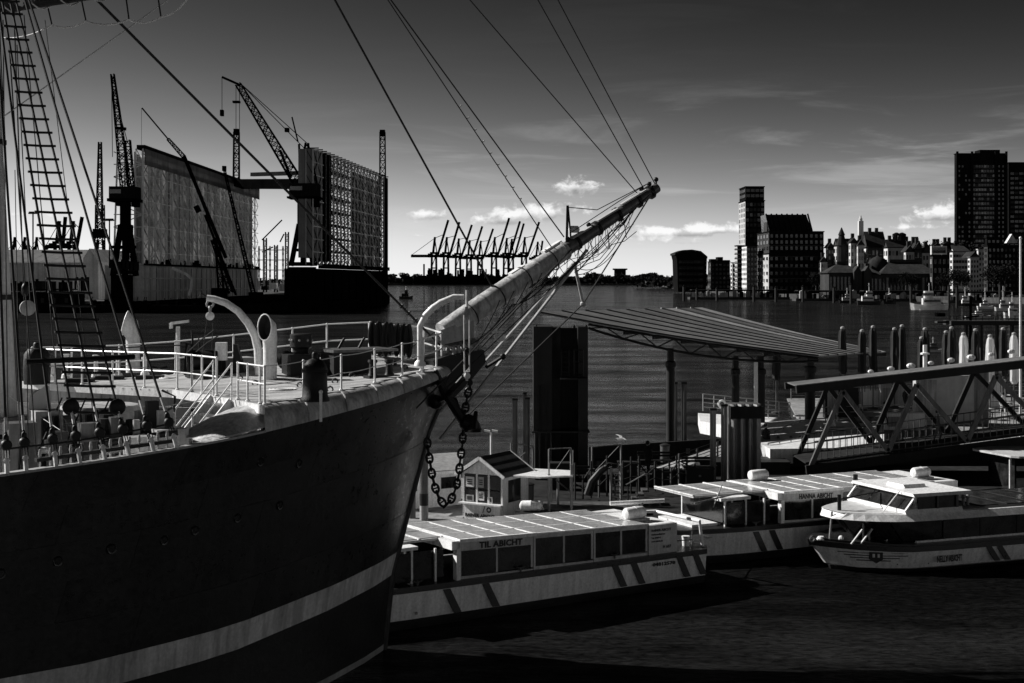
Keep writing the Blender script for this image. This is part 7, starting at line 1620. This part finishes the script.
t,X0,X1,d,z1 = house('gabled_house','narrow pale gabled house left of the white chimney tower',856,858,864,246,240,752,'plaster','plaster',2,6,'y',seed=10)
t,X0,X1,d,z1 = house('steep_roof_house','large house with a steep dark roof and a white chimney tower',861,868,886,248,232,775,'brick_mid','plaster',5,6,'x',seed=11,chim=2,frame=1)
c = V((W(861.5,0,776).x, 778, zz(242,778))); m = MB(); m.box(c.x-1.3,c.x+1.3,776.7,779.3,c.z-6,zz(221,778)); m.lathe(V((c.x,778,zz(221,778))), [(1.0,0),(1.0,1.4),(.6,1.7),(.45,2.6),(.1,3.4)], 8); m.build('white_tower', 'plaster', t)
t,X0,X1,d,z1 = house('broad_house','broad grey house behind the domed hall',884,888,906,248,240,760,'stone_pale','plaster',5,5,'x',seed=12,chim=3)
t = B_('twin_chimneys','pair of dark round stacks behind the broad grey house',899,790); 
for px in (896.5,902): c = V((W(px,0,790).x,790,20)); m = MB(); m.lathe(c, [(1.8,0),(1.6,zz(238,790)-20),(2.4,zz(237,790)-20),(2.3,zz(234,790)-20),(.5,zz(232.5,790)-20)], 10); m.build('stack', 'brick_dark', t)
# market hall with dome and long roofs
t = B_('market_hall','long low market hall with three hipped roofs and a dome on the waterfront',880,706); Y = 706
for (a,b,ye,yr,n_) in ((829,862,273,264,9),(862,882,275,266,5),(882,936,274,262,15)):
    X0, X1 = W(a,0,Y).x, W(b,0,Y).x; z0_, z1_ = zz(ye,Y), zz(yr,Y); m = MB(); m.box(X0,X1,Y,Y+20,2.6,z0_); m.build('hall_wall', 'brick_mid', t)
    windows(t,V((X0,Y,3.6)),V((1,0,0)),UP,NF,X1-X0,z0_-4.6,n_,1,('glass_far','glass_lit','glass_far'),.55,.8,0,4,'stone_pale')
    for k in range(4):
        f0, f1 = k/4, (k+1)/4; ins = 6
        m = MB(); m.sheet([[V((lerp(X0-1,X0+ins,f0),lerp(Y-1,Y+10,f0),lerp(z0_,z1_,f0))), V((lerp(X0-1,X0+ins,f1),lerp(Y-1,Y+10,f1),lerp(z0_,z1_,f1)))],[V((lerp(X1+1,X1-ins,f0),lerp(Y-1,Y+10,f0),lerp(z0_,z1_,f0))), V((lerp(X1+1,X1-ins,f1),lerp(Y-1,Y+10,f1),lerp(z0_,z1_,f1)))]], .2); m.build('roof_course', 'copper_roof', t)
    m = MB(); m.hexa([V((X0-1,Y-1,z0_)),V((X0-1,Y+21,z0_)),V((X0+ins,Y+10.1,z1_)),V((X0+ins,Y+10,z1_)),V((X0-.6,Y-1,z0_)),V((X0-.6,Y+21,z0_)),V((X0+ins+.3,Y+10.1,z1_)),V((X0+ins+.3,Y+10,z1_))]); m.build('hip_end', 'copper_roof', t)
    m = MB(); m.box(X0+6,X1-6,Y+9,Y+11,z1_,z1_+1.4); m.build('roof_lantern', 'brick_mid', t)
for px in (858,868): m = MB(); a_, b_ = W(px-4,0,Y-3).x, W(px+4,0,Y-3).x; m.prism([V((a_,Y-3,2.6)),V((b_,Y-3,2.6)),V((b_,Y-3,zz(272,Y))),V(((a_+b_)/2,Y-3,zz(266,Y))),V((a_,Y-3,zz(272,Y)))], V((0,6,0))); m.build('entrance_gable', 'brick_mid', t)
c = V((W(878,0,Y+14).x,Y+14,zz(268,Y+14))); Rd = 11/CF*720; m = MB(); m.lathe(c, [(Rd,-3)]+[(Rd*math.cos(a),Rd*1.05*math.sin(a)) for a in [i*math.pi/14 for i in range(7)]]+[(.8,Rd*1.1),(.3,Rd*1.3)], 20); m.build('dome', 'slate', t, True)
# right hand cluster
for i,(a,b,c_,e,r_,mm) in enumerate(((904,906,914,252,246,'stone_pale'),(913,914.5,922,250,243,'brick_mid'),(921,922.5,932,253,246,'stone_pale'))): house('terrace_house',['pale terrace house at the left of three below the wooded hill','brick terrace house in the middle of three below the wooded hill','pale terrace house at the right of three below the wooded hill'][i],a,b,c_,e,r_,735,mm,'plaster',3,5,'y',seed=20+i,frame=1)
t = B_('screen_building','dark modern block with a pale rectangular frame on its roof edge',940,700); block(t,930,933,951,256,700,'brick_dark','brick_mid',4,4,('glass_far',),('glass_far','glass_lit'))
p, q = W(931.5,246,699), W(947,254.5,699); m = MB(); m.box(p.x,q.x,699,701,q.z,p.z); fr_ = m.build('roof_frame', 'plaster', t); m = MB(); m.box(p.x+.7,q.x-.7,698.8,699,q.z+.7,p.z-.7); m.build('dark_screen', 'glass', fr_)
t = B_('banded_block','grey office block with bands of windows under the twin high-rises',960,690); block(t,950,953,970,252,690,'stone_pale','plaster',6,7,('glass_far',),('glass_far',),fw=.86,fh=.5)
X0, X1 = W(953,0,690).x, W(970,0,690).x; m = MB(); m.sheet([[V((X0,689,zz(252,690))),V((X0+2,700,zz(246,690)))],[V((X1,689,zz(252,690))),V((X1,700,zz(246,690)))]], .3); m.build('sloped_roof', 'slate', t)
t = B_('white_stepped_house','bright white stepped house below the twin high-rises',978,670)
block(t,968,970.5,979,258,670,'plaster','plaster',3,7,('glass_far',),('glass_far',),fw=.45,fh=.5); block(t,977,978.5,988,250,676,'plaster','plaster',3,8,('glass_far',),('glass_far',),fw=.45,fh=.5,seed=4); pitched(t,W(970.5,0,670).x,W(979,0,670).x,670,12,zz(258,670),zz(252,670),'slate','y')
t = B_('dark_corner_block','large dark block with a small bright gable at the right edge',1005,640)
block(t,984,988,1060,246,640,'brick_dark','brick_mid',18,8,('glass_far','glass_far','brick_mid'),('glass_far',),fw=.5,fh=.5); p = W(1012,0,645); m = MB(); m.prism([W(1006.5,243,645),W(1017.5,243,645),W(1012,234,645)], V((0,3,0))); m.build('bright_gable', 'plaster', t); block(t,985,987,1000,238,641,'brick_dark',None,3,1,('glass_far',),('glass_far',),yb=246)
t = B_('high_rise','tallest dark high-rise with a lighter window field in its middle at right',980,850)
X0, X1, d, z1 = block(t,954.5,957,1006.5,154,850,'brick_dark','brick_dark',1,1,nowin=True,zb=18); fz = 18
windows(t,V((W(957.5,0,850).x,850,fz)),V((1,0,0)),UP,NF,W(971,0,850).x-W(957.5,0,850).x,z1-fz-6,4,22,('glass_far','brick_dark'),.5,.45,0,6)
windows(t,V((W(972.5,0,850).x,850,fz)),V((1,0,0)),UP,NF,W(995,0,850).x-W(972.5,0,850).x,z1-fz-6,8,22,('glass_far','glass_far','glass_lit','brick_mid'),.82,.55,0,7)
windows(t,V((W(997,0,850).x,850,fz)),V((1,0,0)),UP,NF,W(1005,0,850).x-W(997,0,850).x,z1-fz-6,2,22,('glass_far',),.4,.45,0,8)
for px in (957,971.8,995.6,1006): m = MB(); x = W(px,0,850).x; m.box(x-.6,x+.6,848.9,850,fz,z1+1.5); m.build('pier', 'brick_dark', t)
for j in range(22): z = fz+(z1-fz-6)*j/22; m = MB(); m.box(W(972.6,0,850).x,W(995,0,850).x,849.5,849.85,z,z+.7); m.build('floor_band', 'brick_mid', t)
m = MB(); m.box(W(980,0,855).x,W(1000,0,855).x,855,865,z1,z1+3); m.build('plant_room', 'brick_dark', t)
t = B_('high_rise','second slightly lower high-rise cut by the right edge of the photograph',1018,862)
X0, X1, d, z1 = block(t,1007,1009,1062,163,862,'brick_dark','brick_dark',1,1,nowin=True,zb=18)
windows(t,V((W(1010,0,862).x,862,fz)),V((1,0,0)),UP,NF,W(1058,0,862).x-W(1010,0,862).x,z1-fz-5,11,20,('glass_far','glass_far','brick_mid'),.8,.5,0,9)
# further blocks past the right edge and behind
for i,(a,b,c_,e,Y) in enumerate(((1075,1080,1150,250,600),(1150,1158,1260,240,560))): t = B_('quay_block',['dark quay block just past the right edge','wider dark quay block farther past the right edge'][i],b,Y); block(t,a,b,c_,e,Y,'brick_dark','brick_mid',10,6)
hs = random.Random(31)
row = ['behind the turreted house','above the pale double gabled house','above the steep roof house on its left','above the steep roof house on its right','behind the broad grey house','above the broad grey house to the right','behind the left terrace house','above the brick terrace house','behind the right terrace house','left above the screen building','right above the screen building','behind the banded office block']
for i in range(12):
    px = 838+i*10.5; Y = 815+hs.uniform(-8, 12); w_ = hs.uniform(7, 11); ye = hs.uniform(244, 250); mm = hs.choice(['brick_mid','stone_pale','plaster','brick_mid'])
    house('hillside_house', ('pale','dark','grey')[i%3]+' hillside house '+row[i], px-1.6, px, px+w_, ye, ye-hs.uniform(3,6), Y, ('plaster','brick_dark','brick_mid')[i%3], 'plaster', 3, 6, hs.choice(['x','y']), seed=50+i, chim=hs.choice([1,2]), frame=1)
# wooded slope behind the terraces, and trees among the houses
wood('hill_wood', 190, 300, 800, 14, 12, 22, 5200, 11, 'stuff', 40, 1.1)
wood('hill_wood', 300, 420, 760, 10, 10, 18, 3000, 12, 'stuff', 40, 1.1)
def tree(px, yb, Y, h, label, seed, cr=.42, group='trees along the city quay'):
    r_ = random.Random(seed); b = V((W(px,0,Y).x, Y, zz(yb,Y))); t = thing('tree', label, 'tree', b, 0, group); m = MB(); m.tube(b, b+V((0,0,h*.5)), h*.03, h*.015, 6)
    for k in range(7): a = k*.9+seed; p = b+V((0,0,h*(.28+.04*k))); m.tube(p, p+V((math.cos(a)*h*.25,math.sin(a)*h*.25,h*.3)), h*.012, h*.004, 4)
    m.build('trunk', 'bark', t); m = MB()
    for k in range(1100):
        d_ = V((r_.gauss(0,1),r_.gauss(0,1),r_.gauss(0,.8))).normalized()*(r_.random()**.45); cl = 1+.25*mn.noise(d_*2+V((seed,0,0)))
        c = b+V((d_.x*h*cr*cl, d_.y*h*cr*cl, h*.62+d_.z*h*.36*cl)); s = h*.028*r_.uniform(.6,1.3); u_ = V((r_.uniform(-1,1),r_.uniform(-1,1),r_.uniform(-1,1))).normalized()*s; w_ = u_.cross(V((r_.uniform(-1,1),r_.uniform(-1,1),.3))).normalized()*s; m.add([c-u_,c-w_,c+u_,c+w_],[(0,1,2,3)])
    m.build('crown', 'foliage', t)
for i,(px,yb,Y,h) in enumerate(((816,292,740,11),(906,290,690,9),(914,290,688,8),(943,291,680,9),(955,291,675,11),(964,291,672,10),(993,291,630,12),(1005,292,625,13))):
    tree(px,yb,Y,h,['tree at the right foot of the stepped block','tree at the right end of the market hall','smaller tree beside the market hall end','tree in front of the screen building','tree before the banded office block','tree left of the white stepped house','tree right of the white stepped house','tree at the foot of the dark corner block'][i],i+3)
# quay pontoons, sheds and piles
def quay_pontoon(label, px0, px1, yw, white, seed):
    Y = CH*CF/(yw-280); r_ = random.Random(seed); t = thing('city_pontoon', label, 'pontoon', W((px0+px1)/2,yw,Y)); a, b = W(px0,yw,Y).x, W(px1,yw,Y).x
    m = MB(); m.box(a,b,Y,Y+10,-.5,1.2); m.build('pontoon_body', 'concrete_dark', t); m = MB(); m.box(a,b,Y+4,Y+4.4,4.2,4.8); m.build('shelter_roof', 'slate', t); m = MB(); m.box(a+1,b-1,Y+1,Y+8,4.8,5.1); m.build('flat_roof', 'copper_roof', t)
    n = int((b-a)/3.4)
    for k in range(n):
        x = lerp(a,b,(k+.2)/n); 
        if True:
            hx = r_.uniform(.8,2.6); hh_ = r_.uniform(1.0,3.4); hy = Y+r_.uniform(-1,2); o_ = MB(); o_.box(x+1,x+1+hx,hy,hy+1.2,1.2,1.2+hh_); o_.prism([V((x+.8,hy-.1,1.2+hh_)),V((x+1.2+hx,hy-.1,1.2+hh_)),V((x+1+hx/2,hy-.1,1.2+hh_+hx*.3))], V((0,1.4,0))); o_.build('stall', r_.choice(['plaster','crane_grey','crane_dark','stone_pale']), t)
        if r_.random() < white: m = MB(); m.box(x,x+1.9,Y+1,Y+1.3,1.2,1.2+r_.uniform(1.4,3)); m.build('white_panel', 'plaster', t)
        m = MB(); m.box(x-.2,x+.1,Y+.5,Y+.8,1.2,4.8); m.build('post', 'crane_dark', t)
quay_pontoon('long city pontoon with few white panels below the stepped block',690,790,299.5,.35,1)
quay_pontoon('city pontoon with a row of bright white panels before the market hall',796,862,301,.95,2)
quay_pontoon('city pontoon behind the harbour ferry and the white yacht',862,950,301.5,.8,3)
quay_pontoon('city pontoon crowded with moored boats at the right',950,1060,303,.7,4)
lbs = ['alone below the curved roof block','left of the notched block','below the slim tower','left of two under the stepped block','right of two under the stepped block','at the left end of the white panel pontoon','in the middle of the white panel pontoon','just left of the harbour ferry','touching the white yacht bow','right of the white yacht','second right of the white yacht','left of the flagpole']
for i,(px,yt,yw) in enumerate(((684,285,301),(697,288,300),(717,287,301),(754,285,302),(776,286,302),(803,285,302),(834,286,303),(851,283,304),(911,284,309),(949,284,308),(957,285,308),(1000,282,310))):
    Y = CH*CF/(yw-280); t = thing('mooring_pile','dark mooring pile '+lbs[i],'pile',W(px,yw,Y),0,'dark mooring piles along the city pontoons'); r_ = 1.3/CF*Y; q = W(px,yt,Y); m = MB(); m.tube((q.x,Y,-1),(q.x,Y,q.z-.8),r_,n=8); m.build('shaft','fender_rubber',t,True); m = MB(); m.lathe((q.x,Y,q.z-.8),[(r_*1.15,0),(r_*1.1,.3),(.1,.9)],8); m.build('cap','crane_grey',t)
# dark jetty beam on posts behind the white parasols
t = thing('dark_jetty','dark jetty beam on posts with a small mast seen above the bridge','jetty',W(985,345,160)); Y = 160
blk3(t,'jetty_deck',947,1080,320.5,325,Y,3,'fender_rubber'); blk3(t,'jetty_tip',936,948,321,323,Y,1,'fender_rubber')
for px in (952,966,981,997,1012,1030,1050): blk3(t,'jetty_post',px-1.3,px+1.3,325,369,Y,.5,'fender_rubber')
seg(t,'mast',(970.5,350),(970.5,296),2.2,Y); seg(t,'mast_arm',(963,318),(979,316),1.5,Y); seg(t,'mast_arm',(965,305),(976,305),1.5,Y)
for k in range(12): x = 950+6.5*k; seg(t,'rail_post',(x,320.5),(x,316),.5,Y,'crane_grey')
seg(t,'hand_rail',(948,316),(1080,316),.5,Y,'crane_grey'); blk3(t,'pump_box',936,944,313,316.5,Y,1,'crane_dark'); blk3(t,'white_sign',1009,1013,311,318,Y,.4,'plaster')
craft(933,352,24,'small open boat on the water left of the dark jetty','boat_grey','steel_dull',9,6,1)
